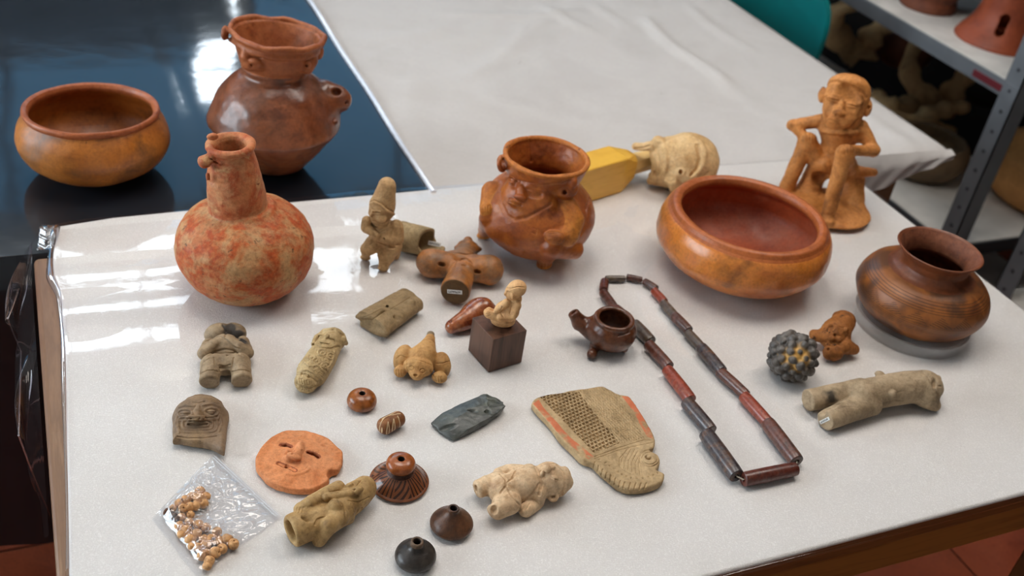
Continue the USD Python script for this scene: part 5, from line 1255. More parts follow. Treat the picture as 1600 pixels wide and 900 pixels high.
C5 = (540, 400, 0.24440)
m_cream = clay('cream_clay', [(192, 148, 100), (220, 180, 130), (230, 196, 148)], scale=60, rough=0.65, bump=0.3, specks=((160, 116, 74), 150, 0.33))
f = Fig(C5, (1012, 448), z0=0.0472, h=0.45); r = f.r
f.add(ell(f.U(1020, 365), r([74, 84, 64]), f.axes(28)), 'torso', 3); f.add(ell(f.U(1006, 415), r([80, 46, 62]), f.axes(5)), 'torso', 4)
f.add(cap(f.U(1082, 275), f.U(1050, 350), r(44), r(62)), 'torso', 3)
f.add(cap(f.U(985, 405, 34), f.U(912, 370, 46), r(36), r(24)), 'leg', 2.5); f.add(cap(f.U(985, 395, -35), f.U(915, 352, -25), r(32), r(22)), 'leg', 2.5)
f.add(ell(f.U(905, 370, 40), r([22, 32, 20]), f.axes(-20)), 'foot', 1)
f.add(cap(f.U(1028, 300, 40), f.U(965, 350, 46), r(24), r(19)), 'arm', 2.5); f.add(cap(f.U(1100, 320, 36), f.U(1075, 385, 56), r(24), r(20)), 'arm', 2.5); f.add(cap(f.U(1070, 390, 58), f.U(990, 395, 64), r(19), r(16)), 'arm', 2.5)
f.add(ell(f.U(1096, 210), r([60, 54, 54]), f.axes(-12)), 'head', 2); f.add(ell(f.U(1062, 235, 6), r([44, 48, 42]), f.axes(0)), 'head', 2)
f.add(tube(f.hit([(1032, 225), (1022, 245)], -2), r([9, 12])), 'nose', 0.8); f.ridge([(1036, 222), (1052, 228)], 5, 'eye', 0.5); f.ln([(1036, 230), (1056, 236)], 3); f.ln([(1032, 262), (1048, 266)], 3); f.knob((1068, 258), (14, 22, 12), 'ear', 1)
f.ln([(1026, 205), (1055, 212), (1105, 200), (1140, 205)], 4); f.ln([(1038, 280), (1075, 290), (1115, 285)], 5); f.ln([(1000, 330), (990, 365), (1010, 395)], 4); f.ln([(930, 415), (990, 432), (1060, 430)], 5); f.ln([(1058, 330), (1050, 372)], 4)
for i in range(4): f.ln([(886 + 7 * i, 352 + 11 * i), (910 + 6 * i, 347 + 11 * i)], 2.5)
f.build('seated_figurine', 'tiny cream clay figurine sitting on the dark wooden cube', 'figurine', m_cream, seed=67, rough=((0.25, 6), (0.1, 2.5)))

# --- shiny ocarina behind the block
m_oca = clay('burnished_brown', [(84, 36, 18), (130, 62, 32), (168, 100, 58), (98, 44, 22)], scale=70, rough=0.22, spec=0.5, bump=0.1, coat=0.5, stain=((184, 126, 80), 90, 0.38))
f = Fig(C5, (790, 470), h=0.6); r = f.r
f.add(ell(f.W(848, 352, 92), r([108, 84, 84]), f.axes(-28)), 'body', 4)
f.add(cap(f.W(790, 395, 80), f.W(682, 452, 46), r(72), r(46)), 'mouthpiece', 8)
f.add(ell(f.W(925, 350, 80), r([44, 46, 50]), f.axes(0)), 'body', 6)
f.dent((668, 414), (12, 20, 20), 1, -20); f.pit((826, 280), 9, 10)
f.build('ocarina', 'glossy dark brown pear shaped clay whistle lying behind the wooden cube', 'whistle', m_oca, seed=69, rough=((0.3, 9),))

# --- flattened tube fragment
m_taupe = clay('taupe_clay', [(116, 100, 72), (146, 128, 96), (160, 142, 110), (128, 112, 82)], scale=34, rough=0.7, spec=0.25, bump=0.4, bump_scale=700, specks=((84, 70, 50), 170, 0.30))
f = Fig(C5, (280, 400), h=0.6); r = f.r
a, b = f.W(170, 440, 62), f.W(422, 278, 62); d = (b - a); L = np.linalg.norm(d); d /= L; sd = np.cross(up, d); sd /= np.linalg.norm(sd)
R3 = np.stack([d, sd, np.cross(d, sd)], 1)
def flat_tube(P, c=(a + b) / 2):
    q = (P - c.astype(f32)) @ R3.astype(f32); w = f32(r(118)) + q[:, 0] * f32(-0.06); x = np.abs(q[:, 1]) / w
    g = ((x ** 2.4 + (np.abs(q[:, 2]) / f32(r(58))) ** 2.4) ** (1 / 2.4) - 1) * f32(r(58)) * 0.8
    e = np.abs(q[:, 0] - q[:, 1] * f32(0.10)) - f32(L / 2)
    return np.maximum(g, e).astype(f32)
f.add(Prim(flat_tube, np.minimum(a, b) - r(140), np.maximum(a, b) + r(140)), 'tube')
f.add(tube(f.hit([(75, 392), (150, 392), (205, 362), (240, 350)], -4), r([10, 18, 22, 14])), 'ridge', 3); f.add(tube(f.hit([(110, 440), (180, 480), (255, 495)], -6), r([16, 18, 16])), 'ridge', 3)
f.pit((266, 328), 10, 30); f.ln([(285, 345), (330, 318), (410, 268)], 5); f.ln([(190, 432), (225, 455), (262, 495)], 5); f.ln([(100, 415), (170, 412), (215, 380), (248, 358)], 6); f.ln([(110, 398), (160, 378), (235, 340)], 4)
f.dent((480, 238), (46, 26, 40), 4, 30); f.sub(cyl(b - d * 12, b + d * 20, r(36), r(48), 1), 'inside', 2); f.knob((425, 300), (22, 18, 14), 'ridge', 3)
f.ln([(300, 240), (340, 262), (380, 240)], 3); f.dent((330, 395), (40, 16, 8), 3, -32)
f.build('tube_fragment', 'flattened taupe clay tube fragment with one small hole', 'fragment', m_taupe, seed=71, rough=((0.5, 12), (0.3, 4)))

# --- small animal with a horn
f = Fig(C5, (480, 770), h=0.5); r = f.r
m_cub = clay('ochre_buff_clay', [(156, 116, 66), (188, 146, 90), (202, 164, 108), (166, 126, 74)], scale=60, rough=0.66, bump=0.3, bump_scale=900, specks=((112, 82, 46), 180, 0.31))
f.add(ell(f.W(488, 665, 76), r([100, 86, 76]), f.axes(8)), 'body', 4)
f.add(cap(f.W(500, 640, 104), f.W(540, 535, 96), r(82), r(32)), 'tail', 4); f.add(cyl(f.W(538, 540, 96), f.W(545, 498, 96), r(28), r(25), 2), 'tail_tip', 2)
f.add(ell(f.W(368, 660, 62), r([62, 92, 62]), f.axes(14)), 'shoulder', 2.5); f.add(ell(f.W(616, 700, 60), r([58, 84, 60]), f.axes(-6)), 'shoulder', 2.5)
f.add(ell(f.W(350, 742, 40), r([42, 38, 40]), f.axes(10)), 'paw', 2.5); f.add(ell(f.W(600, 780, 38), r([50, 38, 38]), f.axes(5)), 'paw', 2.5)
f.add(ell(f.W(466, 712, 86), r([96, 64, 56]), f.axes(12)), 'face', 2.5); f.add(ell(f.W(455, 765, 62), r([46, 34, 44]), f.axes(12)), 'face', 4)
for ex, ey in ((420, 722), (492, 739)):
    th = np.linspace(0, 2 * np.pi, 12); f.ln([(ex + 16 * math.cos(t_), ey + 13 * math.sin(t_)) for t_ in th], 4)
f.dent((447, 768), (15, 9, 16), 0.8, 12)
f.ln([(392, 700), (398, 668), (430, 662), (500, 680), (548, 702), (552, 730)], 5)
f.ln([(580, 692), (622, 690), (665, 676)], 4); f.ln([(322, 660), (350, 640), (385, 655), (400, 700)], 4); f.ln([(540, 735), (560, 770), (572, 790)], 5); f.ln([(392, 720), (400, 760), (420, 785)], 5)
for i in range(3): f.ln([(322 + 17 * i, 735), (328 + 16 * i, 766)], 4.5); f.ln([(576 + 18 * i, 775), (582 + 16 * i, 808)], 4.5)
f.build('animal_figurine', 'ochre clay animal with round incised eyes and an upright tapering tail', 'figurine', {'tail_tip': clay('worn_tip', [(120, 108, 88), (146, 132, 108)], scale=60), '*': m_cub}, seed=73, rough=((0.3, 8), (0.12, 3)))

# --- headless figure, broken feet
C6 = (240, 480, 0.26667)
m_smoke = clay('smoky_grey_clay', [(120, 104, 82), (150, 134, 108), (166, 150, 124), (134, 118, 94)], scale=34, rough=0.62, spec=0.35, bump=0.35, bump_scale=700, stain=((106, 88, 68), 40, 0.38), specks=((182, 160, 122), 60, 0.31), paint=(46, 44, 44))
f = Fig(C6, (410, 440), h=0.6); r = f.r
f.add(ell(f.W(420, 250, 70), r([100, 92, 58]), f.axes(0)), 'torso', 3); f.add(ell(f.W(418, 340, 66), r([134, 66, 60]), f.axes(0)), 'torso', 4)
f.add(ell(f.W(378, 160, 74), r([84, 66, 56]), f.axes(-14)), 'shoulder', 3); f.add(ell(f.W(475, 152, 72), r([74, 58, 54]), f.axes(16)), 'shoulder', 3)
f.add(cap(f.W(325, 225, 74), f.W(298, 275, 66), r(42), r(38)), 'arm', 2); f.add(tube([f.W(296, 275, 74), f.W(345, 225, 110), f.W(400, 196, 124)], r([38, 32, 24])), 'arm', 1.5)
f.add(cap(f.W(522, 215, 74), f.W(548, 270, 64), r(42), r(38)), 'arm', 2); f.add(tube([f.W(548, 272, 74), f.W(500, 232, 112), f.W(445, 205, 126)], r([38, 32, 24])), 'arm', 1.5)
f.add(cap(f.W(345, 345, 62), f.W(332, 390, 60), r(70), r(58)), 'leg', 3); f.add(cyl(f.W(336, 370, 66), f.W(326, 448, 46), r(54), r(62), 3), 'leg', 2)
f.add(cap(f.W(500, 340, 62), f.W(512, 380, 60), r(70), r(58)), 'leg', 3); f.add(cyl(f.W(508, 360, 66), f.W(518, 442, 46), r(54), r(62), 3), 'leg', 2)
f.sub(ell(f.W(420, 425, 50), r([32, 52, 70]), f.axes(0)), None, 2)
f.ln([(292, 325), (330, 302), (362, 306)], 4); f.ln([(276, 392), (310, 376), (352, 374), (382, 384)], 7); f.ln([(455, 385), (500, 372), (535, 372), (562, 382)], 7)
f.ln([(370, 180), (395, 178), (430, 200), (470, 238), (500, 250)], 6); f.ln([(318, 288), (370, 262), (420, 250), (470, 258), (520, 290)], 7); f.ln([(300, 205), (340, 195), (385, 180)], 6); f.ln([(540, 205), (515, 196), (470, 175)], 6); f.dent((412, 360), (34, 10, 12), 2); f.ln([(385, 345), (415, 352), (450, 342)], 5); f.ln([(355, 300), (362, 340), (390, 385)], 5); f.ln([(470, 300), (462, 340), (452, 380)], 5); f.pit((432, 285), 6, 4); f.ln([(405, 110), (425, 150), (420, 178)], 6)
sc = f.hit([(452, 135), (485, 165), (522, 205)])
f.build('headless_figurine', 'headless grey clay figurine with scorched shoulder and broken off feet', 'figurine', m_smoke, seed=75, rough=((0.4, 10), (0.2, 3.5)),
        paint=lambda P: np.clip(np.max([1.25 - np.linalg.norm((P - c) / s_, axis=1) + (meshkit.noise(P / 5, 3) - 0.5) * 0.9 for c, s_ in zip(sc, (r(46), r(44), r(30)))], 0) * 2, 0, 0.92))

# --- elongated carved piece
f = Fig(C6, (970, 330), h=0.45); r = f.r
m_carve = clay('pale_carved_clay', [(152, 134, 96), (188, 170, 128), (204, 188, 148)], scale=50, rough=0.7, bump=0.3, bump_scale=900, specks=((114, 98, 66), 160, 0.33))
p = [f.W(1040, 205, 66), f.W(985, 300, 78), f.W(930, 385, 74), f.W(895, 440, 58)]
f.add(tube(p, [r(70), r(84), r(88), r(66)]), 'body', 3); f.add(ell(f.W(1055, 190, 62), r([74, 68, 62]), f.axes(30)), 'head', 3)
axd = f.W(890, 440, 0) - f.W(1040, 205, 0); axd /= np.linalg.norm(axd); axs = np.cross(up, axd)
f.ridge([(935, 222), (950, 178), (1000, 140), (1060, 132), (1110, 165), (1128, 215)], 12, 'head', 1.5); f.ln([(950, 226), (965, 190), (1010, 155), (1060, 150)], 5)
f.knob((1012, 182), (15, 26, 20), 'nose', 1, 28); f.knob((985, 168), (18, 11, 11), 'eye', 0.8, 28); f.knob((1045, 190), (18, 11, 11), 'eye', 0.8, 28); f.ln([(970, 168), (998, 172)], 3.5); f.ln([(1030, 190), (1060, 196)], 3.5); f.knob((1000, 214), (30, 10, 12), 'mouth', 0.8, 28); f.ln([(975, 208), (1000, 216), (1028, 220)], 3.5)
f.ln([(935, 222), (985, 240), (1040, 245), (1085, 232)], 7); f.knob((1108, 205), (18, 34, 26), 'ear', 1.5, 20)
for (x, y, a_) in ((985, 270, 0), (1035, 290, 1), (955, 320, 2), (1005, 345, 3), (925, 300, 4)):
    th = np.linspace(0, 2 * np.pi, 12); f.ridge([(x + 22 * math.cos(t_), y + 17 * math.sin(t_)) for t_ in th], 6, 'carving', 0.6); f.knob((x, y), (9, 8, 8), 'carving', 0.6)
f.ridge([(880, 320), (910, 350), (960, 345), (1000, 385)], 7, 'carving', 0.8); f.ridge([(850, 380), (900, 370), (955, 400), (985, 430)], 8, 'carving', 0.8); f.ridge([(1060, 260), (1045, 320), (1015, 375)], 7, 'carving', 0.8); f.ln([(840, 400), (890, 395), (940, 425), (955, 440)], 5); f.ln([(1000, 300), (990, 350), (1025, 390)], 4)
for i in range(9): f.ln([(838 + 15 * i, 420 + 3 * i), (845 + 14 * i, 446 + 3 * i)], 3.5)
f.ln([(835, 448), (870, 470), (920, 478), (960, 460)], 5); f.ridge([(838, 468), (875, 490), (925, 492)], 7, 'carving', 0.8)
for x, y in ((868, 395), (908, 412)): f.pit((x, y), 8, 5)
def carved(P, d):
    q = np.stack([P @ axs.astype(f32), P @ axd.astype(f32), P[:, 2] * 0.7], 1)
    n1 = meshkit.noise(q / 4.2, 5); rid = np.abs((n1 * 5.0) % 1.0 - 0.5) * 2
    m = np.clip((P @ axd.astype(f32) - r(-115)) / r(20), 0, 1) * (np.abs(d) < 4)
    return ((rid - 0.5) * 0.5 * m).astype(f32)
f.disp(carved)
f.build('carved_figurine', 'pale elongated clay piece carved all over with a small face at its top', 'figurine', m_carve, seed=77, rough=((0.3, 7), (0.15, 2.5)))

# --- mask fragment with ridged mouth
f = Fig(C6, (270, 740), h=0.45); r = f.r
m_mask = clay('dark_taupe_clay', [(100, 84, 66), (132, 112, 90), (150, 130, 106)], scale=40, rough=0.58, spec=0.4, bump=0.3, bump_scale=800, stain=((158, 136, 102), 34, 0.40), specks=((70, 58, 44), 140, 0.30))
out = [(285, 520), (345, 532), (400, 565), (434, 630), (432, 720), (424, 800), (415, 862), (385, 852), (340, 825), (290, 812), (220, 806), (160, 792), (112, 792), (112, 715), (122, 660), (150, 590), (195, 545), (240, 525)]
f.add(prism([tuple((f.W(*p, 40))[:2]) for p in out], (0, 0, 0), (1, 0, 0), (0, 1, 0), (0, 0, 1), r(0), r(70), r(30)), 'body')
f.add(ell(f.W(272, 650, 40), r([152, 128, 96]), f.axes(0)), 'face', 8)
f.sub(sph(f.W(330, 905, 60), r(70)), None, 6); f.sub(sph(f.W(180, 862, 50), r(54)), None, 6)
f.add(tube(f.hit([(262, 588), (258, 612), (250, 640)], -4), r([13, 22, 32])), 'nose', 1.5); f.knob((246, 650), (52, 16, 24), 'nose', 1.5, 4, lift=4); f.pit((222, 660), 7, 5); f.pit((270, 660), 7, 5)
for cx, cy, s1 in ((186, 626, 1), (338, 618, -1)):
    th = np.linspace(0, 2 * np.pi, 18); f.ridge([(cx + 42 * math.cos(a) , cy + 24 * math.sin(a)) for a in th], 7.5, 'eye_ring', 0.8); f.knob((cx, cy), (24, 12, 12), 'eye', 0.8); f.ln([(cx - 26, cy + 1), (cx, cy + 3), (cx + 26, cy + 1)], 4)
    f.ridge([(cx - 52 * s1, cy + 6), (cx - 40 * s1, cy + 42), (cx + 20 * s1, cy + 44)], 7, 'cheek_ridge', 0.8)
for w_, h_ in ((64, 12), (88, 30), (114, 48)):
    th = np.linspace(0, 2 * np.pi, 30); f.ridge([(258 + w_ * np.sign(math.cos(a)) * abs(math.cos(a)) ** 0.5, 692 + h_ * np.sign(math.sin(a)) * abs(math.sin(a)) ** 0.5) for a in th], 7, 'mouth_ridge', 0.7)
f.ln([(205, 692), (258, 696), (312, 690)], 6); f.ridge([(150, 590), (190, 578), (240, 582)], 8, 'brow', 1); f.ridge([(290, 578), (345, 570), (385, 588)], 8, 'brow', 1); f.ridge([(140, 640), (130, 690), (150, 740)], 7, 'cheek_ridge', 1); f.ridge([(392, 640), (398, 690), (380, 735)], 7, 'cheek_ridge', 1)
f.ln([(230, 560), (262, 565), (300, 556)], 4); f.ln([(140, 762), (200, 772), (290, 770), (370, 758)], 6)
f.build('mask_fragment', 'dark taupe clay head fragment with ringed eyes and ridged square mouth', 'fragment', m_mask, seed=79, rough=((0.35, 9), (0.15, 3)))

# --- flat round mask
C7 = (230, 660, 0.26657)
f = Fig(C7, (890, 400), h=0.7); r = f.r
m_disc = clay('orange_terracotta', [(190, 116, 74), (212, 140, 92), (224, 156, 110), (202, 128, 84)], scale=34, rough=0.75, spec=0.2, bump=0.35, bump_scale=700, stain=((218, 158, 116), 30, 0.40), specks=((128, 70, 40), 120, 0.29))
out = [(640, 215), (665, 165), (710, 115), (770, 75), (840, 56), (910, 58), (990, 78), (1060, 105), (1110, 150), (1145, 190), (1142, 240), (1112, 290), (1075, 300), (1062, 345), (1010, 385), (950, 405), (880, 408), (800, 392), (730, 362), (680, 320), (645, 270)]
out = spline_poly(out + out[:1], 90)
f.add(prism([tuple(f.W(*p, 34)[:2]) for p in out], (0, 0, 0), (1, 0, 0), (0, 1, 0), (0, 0, 1), 0, r(46), r(10)), 'disc')
f.add(ell(f.W(890, 235, 10), np.array([r(240), r(240), r(46)]), np.eye(3)), 'disc', 5)
f.sub(sph(f.W(1092, 318, 30), r(36)), None, 3)
f.add(tube(f.hit([(900, 140), (890, 175), (868, 210)], 0), r([20, 27, 32])), 'nose', 2); f.knob((862, 205), (48, 20, 30), 'nose', 2, 22, lift=6); f.knob((826, 222), (34, 20, 24), 'mouth', 2, 25, lift=2); f.knob((822, 180), (24, 18, 20), 'nose', 2)
f.ln([(872, 160), (850, 190)], 5); f.ln([(905, 170), (912, 215)], 6)
def slit(pts, w, deep): 
    for p_ in range(len(pts) - 1): 
        h0, h1 = f.hit([pts[p_], pts[p_ + 1]]); f.sub(cap(h0, h1, r(w)), 'slit', 0.8); f.sub(cap(h0 - up * r(deep), h1 - up * r(deep), r(w)), 'slit', 0.8)
slit([(770, 244), (815, 264), (866, 285)], 10, 26); slit([(786, 137), (812, 141), (842, 148)], 9, 20); slit([(942, 180), (970, 192), (1002, 208)], 10, 16); slit([(906, 86), (926, 91)], 5, 16); slit([(1025, 139), (1045, 147)], 5, 16)
th = np.linspace(-0.3, 2.7, 12); f.ln([(850 + 96 * math.cos(a), 250 + 52 * math.sin(a)) for a in th[2:]], 3); f.ridge([(850 + 110 * math.cos(a), 252 + 62 * math.sin(a)) for a in th[3:9]], 5, 'cheek_ridge', 2)
f.build('round_mask', 'flat round orange terracotta mask with slit eyes and stubby nose', 'mask', {'slit': clay('mask_slit_clay', [(150, 84, 50), (170, 98, 58)], scale=40), '*': m_disc}, seed=81, rough=((0.6, 12), (0.3, 4)))

# --- tubular whistle with clinging figure
f = Fig(C7, (1040, 690), h=0.6); r = f.r
m_olive = clay('olive_buff_clay', [(138, 112, 70), (172, 144, 96), (190, 164, 116), (154, 126, 80)], scale=40, rough=0.62, spec=0.3, bump=0.3, bump_scale=800, stain=((106, 82, 48), 36, 0.36), specks=((86, 68, 42), 170, 0.28))
a, b = f.W(838, 642, 96), f.W(1180, 500, 104); d = (b - a) / np.linalg.norm(b - a)
f.add(cyl(a, b, r(98), r(92), 3), 'tube'); f.sub(cyl(a - d * 5, a + d * r(120), r(70), r(50), 2), 'bore', 3)
f.add(cap(f.W(1130, 510, 100), f.W(1232, 425, 100), r(92), r(88)), 'torso', 4)
f.add(ell(f.W(1272, 392, 100), r([76, 80, 84]), f.axes(0)), 'head', 3)
f.add(tube([f.W(898, 508, 150), f.W(960, 470, 188), f.W(1040, 425, 190), f.W(1120, 380, 160)], r([36, 40, 42, 40])), 'leg', 2.5); f.add(ell(f.W(892, 512, 148), r([30, 34, 34]), f.axes(0)), 'foot', 2)
f.add(tube(f.hit([(1050, 440), (1120, 430), (1190, 420), (1225, 400)], 2), r([24, 27, 25, 22])), 'arm', 1.5); f.knob((1238, 400), (34, 24, 26), 'hand', 1.5, -25, lift=10)
f.knob((1105, 490), (46, 40, 40), 'knee', 2.5, 20, lift=8)
f.add(tube(f.hit([(1120, 560), (1085, 590)], -16), r([64, 58])), 'leg', 2.5); f.add(cap(f.P(1072, 600, -10), f.W(1015, 692, 46), r(50), r(38)), 'leg', 2.5); f.add(ell(f.W(1002, 700, 36), r([34, 30, 32]), f.axes(-20)), 'foot', 1.5)
for i in range(3): f.ln([(985 + 20 * i, 715 + 6 * i), (996 + 18 * i, 686 + 6 * i)], 4.5); f.ln([(872 + 18 * i, 528), (880 + 18 * i, 500)], 4)
for k_ in range(3): f.dent((1228 + 24 * k_, 530 - 14 * k_), (6, 20, 14), 0.6, 18)
f.dent((945, 560), (50, 24, 9), 3, -25); f.ln([(985, 600), (1000, 570), (1040, 555)], 7); f.ln([(1150, 350), (1180, 338), (1210, 345)], 6); f.pit((1215, 395), 7, 6); f.ln([(1060, 470), (1080, 450), (1120, 455), (1140, 480)], 6); f.ln([(1140, 620), (1165, 570), (1160, 520)], 7); f.ln([(1180, 460), (1240, 470), (1300, 440)], 5); f.ln([(1195, 480), (1225, 560)], 5); f.ln([(1070, 410), (1130, 400), (1185, 395)], 5)
f.ln([(1255, 340), (1230, 370)], 5); f.knob((1185, 372), (24, 16, 16), 'face', 1.5, -20)
f.build('figural_whistle', 'olive buff clay tube whistle with a figure clinging to it', 'whistle', m_olive, seed=83, rough=((0.4, 9), (0.15, 3)))

# --- pale lying figurine
f = Fig(C8, (700, 620), h=0.6); r = f.r
m_pale2 = clay('pale_buff_clay', [(184, 156, 126), (214, 190, 158), (226, 206, 176), (200, 174, 142)], scale=40, rough=0.7, spec=0.25, bump=0.25, bump_scale=800, stain=((164, 126, 80), 40, 0.36), specks=((132, 108, 80), 190, 0.27))
f.add(ell(f.W(722, 530, 66), r([96, 72, 60]), f.axes(-18)), 'torso', 4); f.add(ell(f.W(655, 550, 62), r([66, 64, 56]), f.axes(0)), 'torso', 5); f.add(ell(f.W(765, 510, 68), r([56, 74, 58]), f.axes(-15)), 'torso', 4)
f.add(cap(f.W(628, 515, 60), f.W(590, 528, 56), r(46), r(42)), 'leg', 3); f.add(cyl(f.W(600, 520, 58), f.W(538, 548, 50), r(40), r(38), 4), 'leg', 2)
f.add(cap(f.W(675, 600, 56), f.W(632, 622, 52), r(50), r(44)), 'leg', 3); f.add(cyl(f.W(645, 610, 54), f.W(604, 642, 46), r(43), r(38), 4), 'leg', 2)
f.dent((612, 632), (16, 20, 18), 1.2, 20); f.dent((540, 545), (12, 20, 16), 1.2); f.sub(cap(f.W(600, 585, 90), f.W(570, 600, 40), r(16), r(24)), None, 3)
f.add(tube([f.W(632, 478, 58), f.W(668, 468, 66), f.W(725, 470, 74)], r([24, 28, 30])), 'arm', 3); f.add(tube(f.hit([(800, 555), (785, 600), (745, 630)], -16), r([34, 36, 30])), 'arm', 2.5)
f.add(ell(f.W(838, 505, 74), r([74, 76, 66]), f.axes(15)), 'head', 2.5); f.add(ell(f.W(890, 512, 68), r([42, 66, 58]), f.axes(15)), 'hat', 2); f.add(ell(f.W(918, 520, 62), r([22, 30, 30]), f.axes(20)), 'hat', 2)
f.ln([(878, 445), (900, 480), (906, 530), (892, 575)], 6); f.ln([(780, 440), (800, 480), (808, 530), (800, 570)], 6)
f.add(tube(f.hit([(856, 455), (832, 458)], -2), r([11, 16])), 'nose', 1.2); f.knob((834, 459), (16, 17, 16), 'nose', 1.2, lift=4); f.ln([(806, 470), (818, 482), (822, 496)], 5); f.knob((812, 480), (10, 18, 10), 'mouth', 1, 20); f.knob((862, 500), (16, 11, 10), 'eye', 1, 30); f.ln([(850, 494), (864, 502), (878, 506)], 3.5); f.ln([(845, 440), (862, 438)], 3.5)
f.add(torus(f.P(858, 572, -2), f.near * 0.9 + up * 0.2, r(16), r(8)), 'ear', 1.2); f.ln([(700, 470), (690, 500), (660, 520)], 5); f.ln([(668, 540), (700, 590), (720, 610)], 5); f.ln([(800, 520), (775, 560), (730, 600)], 5); f.ln([(640, 480), (660, 500), (665, 530), (640, 560)], 5)
for i in range(3): f.ln([(722 + 14 * i, 636 - 6 * i), (736 + 14 * i, 612 - 6 * i)], 3.5)
f.build('reclining_figurine', 'pale buff clay figurine lying on its back beside the fish shaped grater', 'figurine', m_pale2, seed=85, rough=((0.4, 9), (0.15, 3)))

# --- stone celt
f = Fig(C8, (500, 300), h=0.6); r = f.r
m_celt = clay('blue_green_stone', [(46, 52, 53), (68, 76, 77), (86, 94, 93), (58, 65, 65)], scale=40, rough=0.34, spec=0.5, bump=0.3, bump_scale=420, stain=((96, 106, 96), 60, 0.36), streak=(1, 2, 1))
top_ = [(350, 268), (400, 226), (470, 190), (572, 148), (640, 168), (660, 200), (618, 236), (520, 290), (438, 328), (395, 305)]
bot_ = [(352, 276), (440, 250), (570, 190), (645, 205), (640, 232), (520, 312), (442, 348), (395, 318)]
pts = [f.W(*p, 34 if i not in (0, 8, 9) else 12) for i, p in enumerate(top_)] + [f.W(*p, 0) for p in bot_] + [f.W(470, 240, 50), f.W(575, 180, 48), f.W(420, 280, 34)]
hull = trimesh.convex.convex_hull(np.array(pts)); nrm, org = hull.face_normals, hull.triangles[:, 0]
off = (nrm * org).sum(1); _, ui = np.unique(np.round(np.column_stack([nrm, off]), 2), axis=0, return_index=True); nrm, off = nrm[ui].astype(f32), off[ui].astype(f32)
def hullf(P):
    d = np.full(len(P), -1e9, f32)
    for n_, o_ in zip(nrm, off): d = -smin(-d, -(P @ n_ - o_), 0.8)
    return d
f.add(Prim(hullf, hull.bounds[0], hull.bounds[1]), 'body')
f.dent((425, 285), (48, 12, 10), 1.5, -20); f.dent((530, 215), (60, 10, 5), 3, -30); f.dent((590, 225), (40, 10, 5), 3, -25); f.dent((615, 178), (30, 12, 5), 3, 20)
def chips(P, d): return ((np.abs(meshkit.noise(P / 7, 6) - 0.5) * 2 - 0.4) * 1.5 * np.clip((P @ f.right.astype(f32) - r(20)) / r(60), 0, 1)).astype(f32)
f.disp(chips)
f.build('stone_celt', 'polished blue green stone axe head', 'axe head', m_celt, seed=87, rough=((0.35, 12), (0.2, 4)))

# --- little seal with scratched lines
f = Fig(C8, (190, 300), h=0.45); r = f.r
m_seal = clay('seal_clay', [(104, 66, 34), (134, 88, 48), (150, 104, 62)], scale=80, rough=0.5, bump=0.2, paint=(206, 180, 140))
f.add(cyl(f.W(140, 292, 34), f.W(238, 240, 34), r(37), r(33), r(29)), 'body', 3)
segs = [((150, 285), (165, 312)), ((165, 312), (175, 275)), ((175, 275), (190, 306)), ((190, 306), (198, 262)), ((198, 262), (214, 292)), ((214, 250), (232, 272)), ((150, 262), (215, 226)), ((140, 280), (160, 258)), ((180, 248), (225, 240))]
lines3 = [(f.W(a_[0], a_[1], 52), f.W(b_[0], b_[1], 52)) for a_, b_ in segs]
def seal_paint(P):
    d = np.full(len(P), 9.0)
    for a_, b_ in lines3:
        q, ab = P[:, :2] - a_[:2], (b_ - a_)[:2]; h_ = np.clip(q @ ab / (ab @ ab), 0, 1); d = np.minimum(d, np.linalg.norm(q - h_[:, None] * ab, axis=1))
    return np.clip(1.6 - d / 0.45, 0, 0.85) * (P[:, 2] > 3)
for a_, b_ in lines3: f.line([a_, (a_ + b_) / 2 + up * 1.2, b_], r=0.35, k=0.4)
f.build('clay_seal', 'small brown oval clay seal scratched with pale zigzag lines', 'seal', m_seal, seed=89, rough=((0.2, 6),), paint=seal_paint)

# --- fish shaped grater
C1 = (820, 590, 0.21108)
f = Fig(C1, (560, 640), h=0.48); r = f.r
m_fish = clay('grater_clay', [(152, 132, 98), (180, 160, 124), (196, 176, 140)], scale=40, rough=0.7, spec=0.25, bump=0.3, bump_scale=900, specks=((104, 88, 58), 150, 0.30), paint=(196, 92, 58))
ZT = 66
fish = [(52, 192), (72, 160), (110, 140), (180, 122), (260, 112), (370, 90), (470, 76), (568, 62), (620, 82), (700, 122), (765, 136), (800, 172), (850, 245), (900, 325), (945, 410), (965, 470), (956, 515), (928, 534), (940, 560), (985, 575), (1003, 620), (992, 655), (975, 680), (1002, 692), (1036, 715), (1024, 760), (960, 798), (880, 818), (790, 826), (700, 800), (640, 756), (570, 700), (500, 632), (430, 604), (360, 540), (280, 462), (180, 335), (95, 245)]
fo_ = spline_poly(fish + fish[:1], 140)
f.add(prism([tuple(f.W(*p, ZT)[:2]) for p in fo_], (0, 0, 0), (1, 0, 0), (0, 1, 0), (0, 0, 1), 0, r(ZT), r(16)), 'plate')
